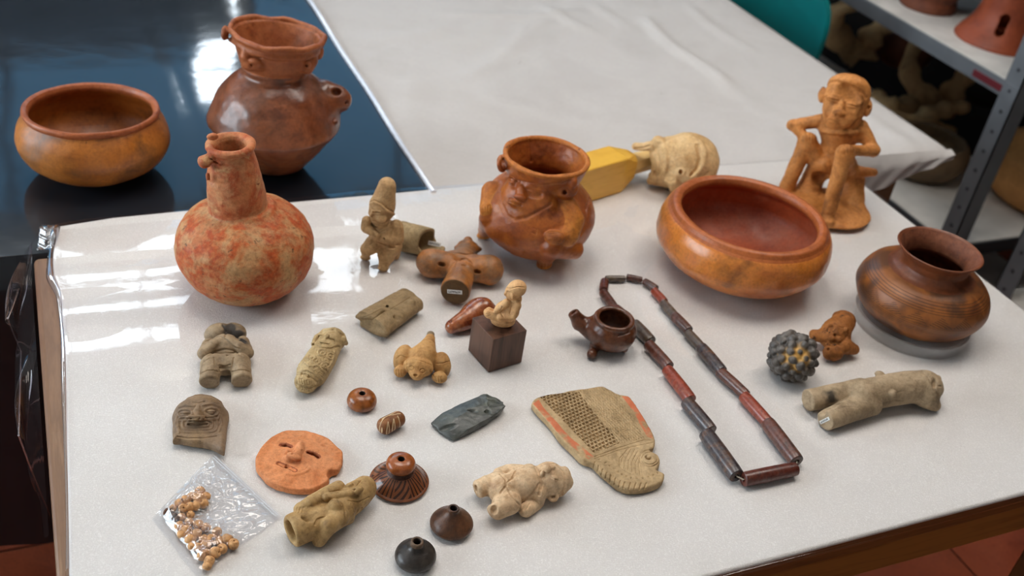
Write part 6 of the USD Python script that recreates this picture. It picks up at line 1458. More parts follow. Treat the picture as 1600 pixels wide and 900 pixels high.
# rasp field: rows of pits on one half, fine ridges on the other
A_, B_, Cc, Dd, Ee = [f.W(*p, ZT)[:2] for p in ((118, 152), (510, 565), (700, 490), (405, 112), (885, 452))]
ru = (B_ - A_) / np.linalg.norm(B_ - A_); 
f1 = Polygon([f.W(*p, ZT)[:2] for p in ((112, 146), (180, 128), (400, 105), (460, 190), (560, 320), (650, 420), (700, 488), (515, 562))])
f2 = Polygon([f.W(*p, ZT)[:2] for p in ((410, 100), (568, 68), (700, 130), (765, 250), (890, 455), (705, 490), (560, 320), (460, 190))])
pitd = f.W(690, 490, ZT)[:2] - f.W(510, 555, ZT)[:2]; wrow = np.linalg.norm(pitd); pu = pitd / wrow
rowv = np.array([-pu[1], pu[0]]); rowv = rowv if rowv @ (A_ - B_) > 0 else -rowv
px_ = wrow / 6.6; py_ = np.linalg.norm(A_ - B_) / 20.5; zt = r(ZT)
g0 = np.array(f1.union(f2).bounds[:2]) - 2; g1_ = np.array(f1.union(f2).bounds[2:]) + 2; gx_, gy_ = np.meshgrid(np.arange(g0[0], g1_[0], 0.3), np.arange(g0[1], g1_[1], 0.3), indexing='ij')
gm1, gm2 = shapely.contains_xy(f1, gx_, gy_), shapely.contains_xy(f2, gx_, gy_)
def rasp(P, d):
    q = P[:, :2].astype(float); out_ = np.zeros(len(P), f32); nearm = (np.abs(d) < 6) & (P[:, 2] > zt * 0.5)
    idx_ = np.flatnonzero(nearm); 
    if not len(idx_): return out_
    q = q[idx_]; w_ = P[idx_, 2]
    gi = np.clip(((q - g0) / 0.3).astype(int), 0, np.array(gm1.shape) - 1); in1, in2 = gm1[gi[:, 0], gi[:, 1]], gm2[gi[:, 0], gi[:, 1]]
    a_ = (q - B_) @ pu; b_ = (q - B_) @ rowv - a_ * 0.10
    row = np.floor(b_ / py_); cx_ = (a_ / px_ + 0.5 * (row % 2)) % 1 - 0.5; cy_ = (b_ / py_) % 1 - 0.5
    pit = np.clip(1.6 - np.maximum(np.abs(cx_) / 0.30, np.abs(cy_) / 0.27), 0, 1)
    o = np.where(in1, pit * 3.2, 0)
    a2 = (q - Cc) @ ru; b2 = (q - Cc) @ np.array([-ru[1], ru[0]])
    o = np.where(in2 & ~in1, np.clip(np.sin(2 * np.pi * b2 / r(23) + 0.8 * np.sin(2 * np.pi * a2 / r(34))) * 0.7 + 0.25 * np.sin(2 * np.pi * a2 / r(19)), -0.2, 1), o)
    out_[idx_] = (o * np.clip((w_ - zt * 0.5) / (zt * 0.3), 0, 1)).astype(f32)
    return out_
f.disp(rasp)
f.line([f.W(520, 585, ZT), f.W(700, 520, ZT), f.W(880, 465, ZT), f.W(950, 465, ZT)], r=r(5)); f.line([f.W(515, 603, ZT), f.W(700, 538, ZT), f.W(950, 482, ZT)], r=r(4))
th = np.linspace(0, 2 * math.pi, 20); ec = (925, 600)
f.add(ell(f.W(*ec, ZT + 2), np.array([r(66), r(66), r(16)]), np.eye(3)), 'eye', 3); f.line([f.W(ec[0] + 58 * math.cos(a_), ec[1] + 46 * math.sin(a_), ZT + 8) for a_ in th], r=r(5)); f.line([f.W(ec[0] + 76 * math.cos(a_), ec[1] + 62 * math.sin(a_), ZT + 2) for a_ in th], r=r(5))
f.sub(sph(f.W(915, 592, ZT + 18), r(25)), 'eye_hole', 1); f.add(sph(f.W(915, 595, ZT - 2), r(19)), 'pupil', 0.5)
for i in range(6): f.line([f.W(765 + 24 * i, 520 + 8 * i, ZT), f.W(722 + 24 * i, 600 + 8 * i, ZT), f.W(705 + 30 * i, 660 + 12 * i, ZT)], r=r(3.2))
f.line([f.W(860, 500, ZT), f.W(765, 530, ZT), f.W(702, 600, ZT), f.W(705, 665, ZT), f.W(790, 720, ZT)], r=r(4))
for (x, y) in ((555, 605), (598, 632), (632, 652), (662, 675), (692, 697), (722, 716), (755, 730), (790, 743), (834, 748), (878, 744), (920, 735), (955, 722), (985, 705)): f.sub(sph(f.W(x, y, ZT + 2), r(8)), k=0.8)
for i in range(15):
    s_ = i / 14; p_ = spline_poly([(520, 640), (640, 740), (740, 790), (860, 800), (1010, 750)], 15); x, y = p_[min(i, len(p_) - 1)]
    f.line([f.W(x, y - 14, ZT + 4), f.W(x - 10, y + 18, ZT - 8), f.W(x - 14, y + 34, ZT - 34)], r=r(6))
band1 = Polygon([f.W(*p, ZT)[:2] for p in ((60, 195), (105, 165), (130, 215), (330, 440), (515, 590), (470, 606), (420, 570), (300, 470), (180, 330))])
band2 = Polygon([f.W(*p, ZT)[:2] for p in ((712, 138), (770, 140), (850, 245), (940, 400), (955, 462), (900, 440), (850, 350), (790, 240))])
band2b = band2.buffer(-r(4))
def fish_paint(P):
    i1, i2 = shapely.contains_xy(band1, P[:, 0], P[:, 1]), shapely.contains_xy(band2b, P[:, 0], P[:, 1])
    wear = meshkit.fbm(P / 9, 3, 7); return np.where((i1 | i2) & (P[:, 2] > zt * 0.55), np.clip((wear - 0.28) * 3, 0, 0.75), 0)
f.build('fish_grater', 'fish shaped clay grater with pitted rasp and red painted edges', 'grater', m_fish, seed=91, rough=((0.4, 10), (0.18, 3)), paint=fish_paint)

# --- pipe bowl with spout
C2 = (870, 410, 0.4)
f = Fig(C2, (200, 330), h=0.75); r = f.r
up = np.array([0, 0, 1.0])
m_pipe = clay('dark_burnished_brown', [(54, 30, 20), (84, 48, 30), (104, 62, 38), (70, 38, 24)], scale=50, rough=0.3, coat=0.3, bump=0.15, stain=((120, 74, 42), 60, 0.34))
m_pipe_in = clay('pipe_inside', [(104, 82, 48), (132, 106, 66)], scale=60, rough=0.6, bump=0.2)
zc = r(78); Rb = r(96)
f.add(ell((0, 0, zc), (Rb, Rb, r(80)), np.eye(3)), 'bowl')
f.sub(ell((0, 0, zc + r(16)), (r(78), r(78), r(66)), np.eye(3)), 'cavity', 1.5); f.cut(halfspace((0, 0, zc + r(58)), (0, 0, 1)), 2)
f.add(torus((0, 0, zc + r(55)), (0, 0, 1), r(70), r(9)), 'rim', 2)
ctr = f.U(195, 290)
f.add(cap(f.U(130, 262, 0), f.U(92, 240, 0), r(40), r(30)), 'stem', 8); f.add(cyl(f.U(95, 245, 0), f.U(62, 196, 0), r(29), r(22), 2), 'stem', 5); f.sub(cap(f.U(66, 200), f.U(50, 178), r(10)), k=1)
f.add(ell(f.U(262, 286, 36), r([34, 26, 26]), f.axes(-18)), 'lug', 4); f.line([f.U(240, 290, 66), f.U(262, 284, 66), f.U(282, 276, 58)], r=r(4))
f.add(sph(f.W(137, 362, 14), r(17)), 'foot', 4); f.add(cap(f.W(137, 360, 16), f.U(150, 325, 10), r(15), r(22)), 'foot', 5); f.add(cap(f.W(262, 340, 14), f.U(240, 320, 10), r(16), r(22)), 'foot', 5); f.add(cap(f.W(200, 290, 14), f.U(200, 300, -30), r(16), r(22)), 'foot', 5)
f.build('pipe_bowl', 'small dark brown footed clay pipe bowl touching the bead necklace', 'pipe', {'cavity': m_pipe_in, '*': m_pipe}, seed=93, rough=((0.35, 10),))

# --- knobbly dark ball
f = Fig(C2, (898, 440), h=0.7); r = f.r
m_ball = clay('grey_black_clay', [(56, 54, 54), (84, 82, 80), (112, 108, 104)], scale=60, rough=0.42, spec=0.5, bump=0.4, bump_scale=700, paint=(206, 160, 84))
cb_ = np.array([0, 0, r(90)]); Rk = r(82)
f.add(sph(cb_, Rk), 'core')
g = 0; ga = math.pi * (3 - math.sqrt(5)); nk = 74; knobs = []
rk = random.Random(5)
for i in range(nk):
    z = 1 - 2 * (i + 0.5) / nk; q = math.sqrt(1 - z * z); a_ = ga * i
    v = np.array([q * math.cos(a_), q * math.sin(a_), z]) + np.array([rk.uniform(-.06, .06) for _ in range(3)]); v /= np.linalg.norm(v); knobs.append(v)
    q_ = rk.uniform(11, 21); f.add(ell(cb_ + v * (Rk + r(2)), (r(q_ * rk.uniform(0.85, 1.2)), r(q_ * rk.uniform(0.85, 1.2)), r(q_)), np.eye(3)), 'knob', 2.2)
vd = (CPOS - f.o - cb_ / 1000); vd /= np.linalg.norm(vd); spot = cb_ + (vd + 0.12 * f.right - 0.05 * f.up) * Rk
def ball_paint(P):
    rad_ = np.linalg.norm(P - cb_, axis=1); low = np.clip((Rk + r(12) - rad_) / r(10), 0, 1)
    return low * np.clip(1.5 - np.linalg.norm(P - spot, axis=1) / r(46) + (meshkit.noise(P / 6, 2) - 0.5), 0, 0.95)
f.build('knobbed_ball', 'dark grey clay ball covered in knobs with ochre earth between them', 'ball', m_ball, seed=95, rough=((0.7, 6), (0.4, 3)), paint=ball_paint)

# --- brown animal head
C3 = (1170, 340, 0.38878)
f = Fig(C3, (345, 565), h=0.6); r = f.r
m_brown = clay('rough_brown_clay', [(112, 68, 28), (152, 98, 48), (170, 114, 62)], scale=50, rough=0.68, spec=0.25, bump=0.5, bump_scale=600, specks=((66, 42, 22), 90, 0.35))
f.add(ell(f.W(345, 478, 56), r([62, 62, 56]), f.axes(0)), 'body', 3); f.add(cap(f.W(350, 460, 70), f.W(382, 420, 80), r(56), r(46)), 'crest', 3)
f.add(ell(f.W(378, 410, 76), r([46, 34, 38]), f.axes(15)), 'crest', 3); f.add(cap(f.W(315, 478, 54), f.W(266, 478, 48), r(38), r(22)), 'snout', 3); f.add(sph(f.W(260, 472, 50), r(20)), 'snout', 2)
f.add(cap(f.W(380, 518, 46), f.W(422, 532, 28), r(36), r(22)), 'paw', 3); f.add(ell(f.W(338, 545, 32), r([42, 34, 32]), f.axes(0)), 'paw', 3)
for x, y, s_ in ((333, 488, 12), (360, 492, 13), (318, 512, 11), (392, 452, 11)): f.knob((x, y), (s_, s_, s_), 'bump', 1.2)
f.pit((345, 475), 6, 4); f.pit((318, 532), 6, 4); f.dent((318, 448), (20, 14, 10), 2, -30); f.ln([(300, 500), (330, 520), (350, 515)], 4); f.ln([(375, 500), (395, 480), (400, 450)], 4); f.ln([(345, 430), (370, 445), (400, 440)], 3)
f.build('animal_effigy', 'small rough brown clay animal head standing next to the clear ring', 'figurine', m_brown, seed=97, rough=((0.6, 7), (0.35, 3)))

# --- torso fragment with two legs
CL = (1250, 570, 0.15)
f = Fig(CL, (800, 420), h=0.8); r = f.r
m_leg = clay('grey_tan_clay', [(136, 121, 99), (164, 149, 124), (180, 165, 140), (148, 133, 109)], scale=26, rough=0.7, spec=0.25, bump=0.3, bump_scale=600, stain=((110, 94, 72), 30, 0.36), specks=((98, 82, 60), 170, 0.28), paint=(44, 40, 36))
T0, T1 = f.W(620, 330, 170), f.W(1300, 235, 190)
f.add(tube([T0, f.W(900, 275, 180), f.W(1120, 240, 186), T1], r([160, 168, 172, 176])), 'torso', 4); f.add(ell(f.W(1310, 270, 170), r([110, 185, 150]), f.axes(-12)), 'torso', 6)
l1, l2 = f.W(78, 375, 120), f.W(258, 580, 108)
f.add(cyl(l1, f.W(640, 265, 170), r(112), r(122), 1.5), 'leg#1', 4); f.add(cyl(l2, f.W(760, 395, 130), r(106), r(128), 1.5), 'leg#2', 4)
f.sub(tube([f.W(180, 500, 150), f.W(330, 430, 215), f.W(455, 352, 260)], r([60, 36, 12])), None, 2)
f.knob((825, 100), (52, 34, 36), 'breast', 2, 10); f.knob((962, 302), (46, 36, 36), 'breast', 2, 0)
f.add(cap(f.W(1310, 370, 120), f.W(1400, 425, 54), r(90), r(64)), 'arm_stump', 6)
f.add(ell(f.W(1425, 165, 200), r([42, 56, 44]), f.axes(20)), 'shoulder_knob', 3); f.add(ell(f.W(1450, 270, 175), r([40, 62, 44]), f.axes(10)), 'shoulder_knob', 3)
f.ln([(1270, 60), (1330, 130), (1390, 230), (1440, 330)], 12); f.dent((1405, 190), (22, 56, 40), 3, 15); f.ln([(1430, 205), (1440, 225), (1465, 230)], 10)
f.ln([(880, 400), (980, 370), (1075, 380)], 8); f.ln([(360, 470), (480, 440), (600, 450)], 5); f.ln([(700, 130), (780, 112)], 5); f.ln([(1000, 300), (1080, 280)], 5); f.ln([(1240, 360), (1290, 390), (1350, 400)], 7)
dk = f.P(320, 345)
tl = f.build('legs_fragment', 'grey tan clay lower body fragment with two round cut legs and a sticker', 'fragment', m_leg, seed=99, rough=((0.6, 16), (0.25, 5)),
             paint=lambda P: np.clip(1.3 - np.linalg.norm((P - dk) / np.array([r(75), r(75), r(90)]), axis=1) + (meshkit.noise(P / 4, 3) - 0.5) * 0.9, 0, 0.9))
sc_ = f.hit([(258, 585), (320, 548), (205, 605), (268, 600)]); nn_ = np.cross(sc_[1] - sc_[2], sc_[3] - sc_[0]); nn_ /= np.linalg.norm(nn_); nn_ = nn_ if nn_ @ f.near > 0 else -nn_
e1 = sc_[1] - sc_[2]; sticker(tl, sc_[0] + [0, 0, f.lift] + nn_ * 0.5, e1, np.cross(nn_, e1), r(150), r(34), 3)

# --- yellow wooden peg stand and clay head lying on it
CI = (900, 180, 0.16667)
base0, base1 = at(*[CI[0] + 165 * CI[2], CI[1] + 805 * CI[2]]), at(*[CI[0] + 540 * CI[2], CI[1] + 690 * CI[2]])
dx = base1 - base0; dx /= np.linalg.norm(dx); dy = np.cross([0, 0, 1], dx)
t = thing('wooden_stand', 'yellow wooden peg stand lying on its side behind the effigy pot', 'stand', base1 + [0, 0, TZ])
w_, h_ = 0.046, 0.058; c_ = 0.011; Lb = 0.135
def section(s, k): return [(s, k, 0.0 + 0.0), (s, w_ - k, 0.0), (s, w_ - k * 0.2, k), (s, w_ - k * 0.2, h_ - k), (s, w_ - k, h_ - k * 0.2), (s, k, h_ - k * 0.2), (s, k * 0.2, h_ - k), (s, k * 0.2, k)]
hp = section(-Lb, 0.0015) + section(-0.026, 0.0015) + [(0.004, y, z) for y in (0.014, w_ - 0.014) for z in (0.007, h_ - 0.007)] + [(0.004, 0.007, 0.016), (0.004, 0.007, h_ - 0.016), (0.004, w_ - 0.007, 0.016), (0.004, w_ - 0.007, h_ - 0.016)]
M3 = np.stack([dx, dy, [0, 0, 1]], 1)
hb = trimesh.convex.convex_hull(np.array(hp) @ M3.T)
m_yel = wood('yellow_wood', [(206, 150, 44), (226, 176, 66), (214, 160, 52)], (14, 14, 80), rough=0.38, coat=0.25, bump=0.05)
put_tm('beam', hb, m_yel, t, smooth=12)
m_pegw = wood('pale_peg_wood', [(214, 178, 112), (228, 196, 134)], (30, 30, 60), rough=0.5, bump=0.1)
pg = trimesh.creation.cylinder(0.0165, height=0.046, sections=8); pg.apply_transform(np.array([[0, 0, 1, 0.022], [1, 0, 0, w_ / 2], [0, 1, 0, h_ / 2], [0, 0, 0, 1.0]]))
V = pg.vertices @ M3.T
put('peg', V, pg.faces, m_pegw, t, smooth=20)

f = Fig(CI, (960, 690), h=0.85)
f.o = base1 + dx * 0.062 + dy * 0.020 - f.hd * 0.034; f.o[2] = 0
f.mm = 1000 * CI[2] * (CR[2] @ (f.o - CPOS)) / FPX; r = f.r
m_ivory = clay('ivory_clay', [(190, 158, 108), (218, 190, 142), (228, 204, 160)], scale=30, rough=0.58, spec=0.3, bump=0.2, bump_scale=700, stain=((176, 136, 82), 34, 0.36), specks=((132, 104, 64), 160, 0.27))
f.add(ell(f.U(1050, 420, 0), r([262, 258, 240]), f.axes(8)), 'head'); f.add(ell(f.U(1150, 470, 0), r([175, 235, 220]), f.axes(10)), 'head', 10); f.add(ell(f.U(850, 400, 0), r([150, 195, 210]), f.axes(0)), 'head', 8)
f.add(cap(f.U(770, 250, 30), f.U(745, 580, 30), r(60), r(70)), 'collar', 6); f.add(ell(f.U(900, 600, 20), r([180, 80, 150]), f.axes(6)), 'head', 8)
f.sub(cap(f.U(560, 440, 0), f.U(800, 440, 0), r(95), r(90)), 'opening', 4)
f.add(tube([f.U(730, 275, 40), f.U(640, 290, 60), f.U(560, 285, 60)], r([50, 36, 36])), 'ear#1', 4); f.ln([(560, 305), (620, 305), (685, 285)], 11)
f.add(tube([f.U(770, 480, 90), f.U(745, 560, 110), f.U(700, 610, 100)], r([48, 44, 36])), 'ear#2', 4); f.dent((745, 550), (20, 40, 20), 2)
f.line([(700, 215), (740, 300), (770, 420), (780, 540)], r(16), 4); f.ridge([(800, 230), (840, 330), (850, 450), (830, 560)], 14, 'collar', 4)
f.ridge([(860, 560), (920, 545), (960, 560)], 18, 'brow', 4); f.knob((985, 530), (50, 40, 30), 'eye', 3); f.pit((983, 527), 20, 40, 1.5); f.knob((895, 600), (62, 34, 40), 'nose', 4, -10); f.add(cap(f.P(920, 620, -10), f.U(925, 690, 120), r(56), r(46)), 'nose', 5); f.ln([(840, 600), (880, 618), (920, 610)], 9); f.ln([(820, 560), (850, 575)], 8)
f.ridge([(1040, 570), (1120, 550), (1190, 470), (1205, 350), (1160, 240), (1090, 200)], 20, 'headband', 6); f.line([(1075, 560), (1140, 500), (1165, 400), (1140, 280)], r(11), 4); f.line([(1040, 620), (1150, 600), (1240, 540)], r(9), 4)
f.build('hollow_head', 'ivory clay hollow head pushed onto the peg of the yellow wooden stand', 'clay head', m_ivory, seed=101, rough=((0.8, 16), (0.3, 5)))

# --- seated figure with hands on knees
CS = (1200, 100, 0.31104)
f = Fig(CS, (300, 760), h=1.0); r = f.r
m_seat = clay('seated_orange_clay', [(152, 96, 42), (192, 128, 64), (210, 148, 84), (170, 108, 52)], scale=22, rough=0.6, spec=0.3, bump=0.3, bump_scale=500, stain=((112, 70, 36), 24, 0.37), specks=((214, 158, 100), 60, 0.27))
base_c = f.W(290, 745, 22)
bl, br_, bf = f.W(90, 650, 22), f.W(506, 770, 22), f.W(330, 850, 22)
f.add(ell(f.W(300, 725, 22), np.array([r(215), r(205), r(30)]), np.stack([f.right * [1, 1, 0] / np.linalg.norm(f.right[:2]), np.cross(up, f.right * [1, 1, 0] / np.linalg.norm(f.right[:2])), up], 1)), 'base')
RR = f.W(290, 800, 0); ref_r = (290, 790); ref_l = (85, 640); ref_b = (390, 700)
kr, kl = f.U(383, 455, 0, ref_r), f.U(195, 395, 0, ref_l)
hip = f.U(330, 520, -10, (330, 700))
f.add(cap(f.W(292, 790, 24), kr, r(33), r(40)), 'leg#1', 4); f.add(cap(f.W(85, 640, 24), kl, r(38), r(42)), 'leg#2', 4)
f.add(ell(f.W(285, 800, 30), r([42, 26, 44]), f.axes(0)), 'foot', 6)
f.add(cap(kr, hip + f.right * r(60), r(42), r(52)), 'thigh', 6); f.add(cap(kl, hip - f.right * r(60), r(42), r(52)), 'thigh', 6)
f.add(ell(hip, r([105, 60, 80]), f.axes(6)), 'torso', 10)
ref_t = (345, 690)
f.add(cap(f.U(322, 500, 0, ref_t), f.U(365, 335, 6, ref_t), r(72), r(84)), 'torso', 6); f.add(cap(f.U(300, 320, 0, ref_t), f.U(440, 345, 0, ref_t), r(46), r(50)), 'shoulder', 12)
f.add(cap(f.U(285, 285, 0, ref_t), f.U(122, 312, 30, ref_t), r(36), r(27)), 'arm', 5); f.add(cap(f.U(122, 312, 30, ref_t), kl + f.up * r(20) - f.right * r(10), r(27), r(25)), 'arm', 4)
f.add(cap(f.U(465, 325, 0, ref_t), f.U(530, 438, 30, ref_t), r(40), r(30)), 'arm', 8); f.add(cap(f.U(528, 440, 30, ref_t), kr + f.up * r(16) + f.right * r(16), r(29), r(25)), 'arm', 4)
for kk, sx in ((kr, 1), (kl, -1)):
    f.add(ell(kk + f.up * r(16) + f.near * r(30), r([36, 24, 26]), f.axes(0)), 'hand', 4)
    for i in range(3): f.line([kk + f.up * r(34) + f.near * r(56) + f.right * r(-16 + 15 * i), kk - f.up * r(8) + f.near * r(58) + f.right * r(-16 + 15 * i)], r=r(3.5))
f.add(ell(f.U(378, 232, 30, ref_t), r([100, 118, 92]), f.axes(10)), 'head', 8); f.add(ell(f.U(398, 160, 16, ref_t), r([108, 92, 98]), f.axes(14)), 'head', 10); f.add(ell(f.U(404, 118, 8, ref_t), r([100, 58, 92]), f.axes(16)), 'cap', 6)
f.add(ell(f.U(272, 158, 20, ref_t), r([20, 40, 30]), f.axes(8)), 'ear#1', 2); f.add(ell(f.U(496, 226, 16, ref_t), r([22, 42, 30]), f.axes(8)), 'ear#2', 2); f.pit((503, 222), 9, 10)
f.dent((378, 205), (78, 95, 26), 5, 10, lift=8)
f.add(tube(f.hit([(372, 172), (364, 210), (354, 245)], -6), r([13, 19, 26])), 'nose', 2); f.knob((356, 252), (32, 18, 22), 'nose', 2, 10, lift=6); f.pit((342, 262), 6, 4); f.pit((368, 268), 6, 4)
for x, y, q_ in ((326, 180, 1), (424, 210, 2)):
    f.knob((x, y + 2), (34, 16, 14), f'eye#{q_}', 1.2, 14, lift=2); f.ln([(x - 30, y - 2), (x, y + 5), (x + 30, y + 10)], 5)
    f.ridge([(x - 36, y - 18), (x, y - 20), (x + 36, y - 6)], 8, f'brow#{q_}', 1.5)
f.knob((330, 292), (40, 18, 16), 'mouth', 2, 18); f.ln([(302, 282), (330, 293), (360, 304)], 5.5)
f.line([(288, 118), (300, 98), (340, 92), (420, 118), (480, 152), (492, 172)], r(7), 2.5); f.ln([(294, 112), (284, 160), (280, 210)], 6); f.ln([(486, 168), (478, 210), (462, 262)], 6)
f.line([(290, 300), (320, 332), (370, 345), (420, 325), (455, 280)], r(7), 3)
f.add(torus(f.U(362, 338, 30, ref_t), f.up + 0.3 * f.near, r(88), r(11)), 'necklace', 5)
f.add(sph(f.U(285, 510, 90, ref_t), r(24)), 'torso', 10)
# stool behind
f.add(cap(f.U(400, 545, -20, ref_b), f.U(530, 548, -8, ref_b), r(40), r(20)), 'stool', 8); f.add(cap(f.U(400, 590, -30, ref_b), f.W(410, 690, 30), r(52), r(62)), 'stool', 12); f.add(cap(f.U(455, 590, -30, ref_b), f.W(450, 690, 20), r(30), r(30)), 'stool', 8)
f.add(cap(hip - f.right * r(70) - f.near * r(40), f.W(195, 650, 22), r(56), r(60)), 'stool', 10)
f.sub(sph(f.U(265, 575, 0, (265, 700)), r(44)), k=6)
f.build('seated_figure', 'orange brown clay figure seated with hands on raised knees', 'figurine', m_seat, seed=103, rough=((0.8, 16), (0.35, 5)))

# ------------------------------------------------------------------ bead necklace
segs = [((190, 64), (266, 64), 13), ((272, 57), (334, 69), 13.5), ((341, 73), (390, 104), 15), ((378, 109), (421, 155), 16.5), ((414, 158), (463, 212), 18), ((457, 208), (517, 268), 20), ((510, 274), (566, 333), 18.5), ((562, 332), (646, 428), 24), ((636, 426), (740, 520), 21), ((730, 522), (828, 630), 22.5), ((822, 626), (938, 778), 26), ((728, 848), (934, 806), 24), ((582, 668), (704, 836), 27), ((506, 544), (604, 658), 24), ((430, 418), (524, 538), 23), ((357, 320), (440, 408), 22), ((302, 240), (368, 310), 23), ((228, 180), (293, 238), 21), ((180, 116), (230, 185), 18.5), ((182, 106), (186, 66), 17)]
f = Fig(C2, (560, 480)); r = f.r
bead_m = [clay(f'jasper_{i}', c, scale=90, rough=0.32, spec=0.5, bump=0.2, coat=0.25, stain=s_) for i, (c, s_) in enumerate((
    ([(58, 34, 28), (84, 50, 40), (70, 42, 34)], ((122, 62, 46), 110, 0.36)), ([(112, 44, 28), (146, 62, 38), (96, 40, 28)], ((180, 130, 100), 120, 0.30)), ([(62, 52, 48), (84, 72, 66), (96, 84, 70)], ((110, 96, 64), 90, 0.36)),
    ([(76, 44, 36), (104, 60, 46), (62, 40, 36)], ((56, 52, 56), 80, 0.40)), ([(40, 36, 42), (60, 54, 60), (84, 62, 50)], ((128, 84, 44), 80, 0.36)), ([(78, 34, 26), (98, 48, 36), (66, 34, 30)], ((140, 92, 76), 130, 0.30))))]
which = [2, 0, 0, 1, 2, 0, 2, 4, 3, 1, 3, 5, 4, 4, 1, 3, 2, 5, 0, 5]
t = thing('bead_necklace', 'long loop of red and brown tubular stone beads lying on the foam', 'necklace', f.o + [0, 0, TZ])
mids = []
for i, ((p0, p1, rad), mi) in enumerate(zip(segs, which)):
    ra = r(rad) * 1.14; z = ra / f.mm
    a, b = f.W(*p0, z), f.W(*p1, z)
    if i == 19: a, b = f.W(182, 108, z), f.W(187, 72, z)
    L = np.linalg.norm(b - a); d = (b - a) / L; e1 = np.cross([0, 0, 1], d); e1 /= np.linalg.norm(e1); e2 = np.cross(d, e1)
    V, F, N, fp = lathe([(ra * 0.28, L * 0.1), (ra * 0.28, 0.2), (ra * 0.7, 0), (ra * 0.90, 0.5), (ra * 0.96, L * 0.12), (ra, L * 0.5), (ra * 0.95, L * 0.88), (ra * 0.88, L - 0.5), (ra * 0.7, L), (ra * 0.28, L - 0.2), (ra * 0.28, L * 0.9)], n=28, knots=22, wob=0.25, seed=200 + i)
    Rm = np.stack([e1, e2, d], 1); V = V @ Rm.T + a / 1000
    V[:, 2] = np.maximum(V[:, 2], 0.0)
    put('bead', V, F, bead_m[mi], t, N @ Rm.T); mids += [a, b]
loop = mids[22:24] ; order = [mids[2 * i + k] for i in range(20) for k in ((0, 1) if i < 11 else (1, 0))]
cs_ = np.array(order + order[:1]); st = trimesh.util.concatenate([trimesh.creation.cylinder(0.0008, segment=(cs_[i] / 1000, cs_[i + 1] / 1000), sections=6) for i in range(len(cs_) - 1) if np.linalg.norm(cs_[i] - cs_[i + 1]) > 0.5])
put_tm('string', st, plain('string_thread', (190, 180, 160), rough=0.8), t, smooth=60)

# ------------------------------------------------------------------ plastic bag of beads
f = Fig(C7, (400, 560)); r = f.r
qx = [(395, 188), (792, 556), (290, 912), (28, 572)]          # bag corners: top, right, bottom, left
Q = np.array([f.W(*p, 0) for p in qx])
bag = thing('plastic_bag', 'small crumpled clear plastic zip bag with tan beads in one half', 'bag', f.o + [0, 0, TZ])
def bagpt(u, v): return Q[0] * (1 - u) * (1 - v) + Q[1] * u * (1 - v) + Q[2] * u * v + Q[3] * (1 - u) * v
def bead_cover(P):
    return sum(np.exp(-(np.linalg.norm(P[..., :2] - c[:2], axis=-1) / 8.0) ** 2) for c in cov)
cov = [f.W(x, y, 0) for x, y in ((150, 520), (190, 480), (240, 460), (300, 430), (300, 480), (170, 570), (200, 620), (240, 660), (280, 700), (320, 750), (350, 800), (300, 620), (360, 680), (410, 760), (440, 720), (500, 710), (400, 660))]
n = 110; U_, V_ = np.meshgrid(np.linspace(0, 1, n), np.linspace(0, 1, n), indexing='ij')
def film_sheet(z0, amp, lift, seed):
    P = Q[0] * ((1 - U_) * (1 - V_))[..., None] + Q[1] * (U_ * (1 - V_))[..., None] + Q[2] * (U_ * V_)[..., None] + Q[3] * ((1 - U_) * V_)[..., None]
    edge = np.minimum(np.minimum(U_, 1 - U_), np.minimum(V_, 1 - V_)); e = np.clip(edge / 0.12, 0, 1) ** 0.7
    q = P / 1000
    warp = meshkit.noise(P / 22, seed) * 2.2
    rid = 1 - np.abs(2 * ((meshkit.noise(np.stack([P[..., 0] / 9, P[..., 1] / 16, warp], -1), seed + 1) * 3) % 1) - 1)
    rid2 = 1 - np.abs(2 * ((meshkit.noise(np.stack([P[..., 0] / 17, P[..., 1] / 7, warp + 5], -1), seed + 2) * 3) % 1) - 1)
    z = z0 + e * (amp * (rid * 1.0 + rid2 * 0.7) * (0.12 + 0.88 * np.clip(1.15 - np.abs(V_ - 0.36) / 0.30, 0, 1))  + lift * np.clip(bead_cover(P), 0, 1.0) * (0.85 + 0.5 * (meshkit.noise(P / 6, 31) - 0.5)))
    P = P.copy(); P[..., 2] = z
    i, j = np.meshgrid(np.arange(n - 1), np.arange(n - 1), indexing='ij'); a = i * n + j
    F = np.concatenate([np.stack([a, a + 1, a + n + 1], -1).reshape(-1, 3), np.stack([a, a + n + 1, a + n], -1).reshape(-1, 3)])
    V = P.reshape(-1, 3) / 1000; N = normals(V, F)
    if N[:, 2].mean() < 0: F = F[:, ::-1]; N = -N
    return V, F, N
m_bag = film('bag_film', 1.5, 0.10, (0.97, 0.97, 0.98), bump=0.2, bump_scale=90, haze=0.045, gain=1.9)
V, F, N = film_sheet(2.6, 2.6, 9.0, 3); put('top_film', V, F, m_bag, bag, N)
V, F, N = film_sheet(0.3, 0.0, 0.0, 4); put('bottom_film', V, F, m_bag, bag, N)
def zipline(v, name):
    pts = [bagpt(u, v) / 1000 + [0, 0, 0.0026] for u in np.linspace(0.03, 0.97, 12)]
    put_tm(name, trimesh.util.concatenate([trimesh.creation.cylinder(0.0007, segment=(pts[i], pts[i + 1]), sections=8) for i in range(11)]), film('bag_zip', 1.5, 0.15, (0.9, 0.9, 0.92), haze=0.25), bag, smooth=60)
zl = [(bagpt(0.02, v_) / 1000 + [0, 0, 0.0026]) for v_ in np.linspace(0.03, 0.97, 12)]
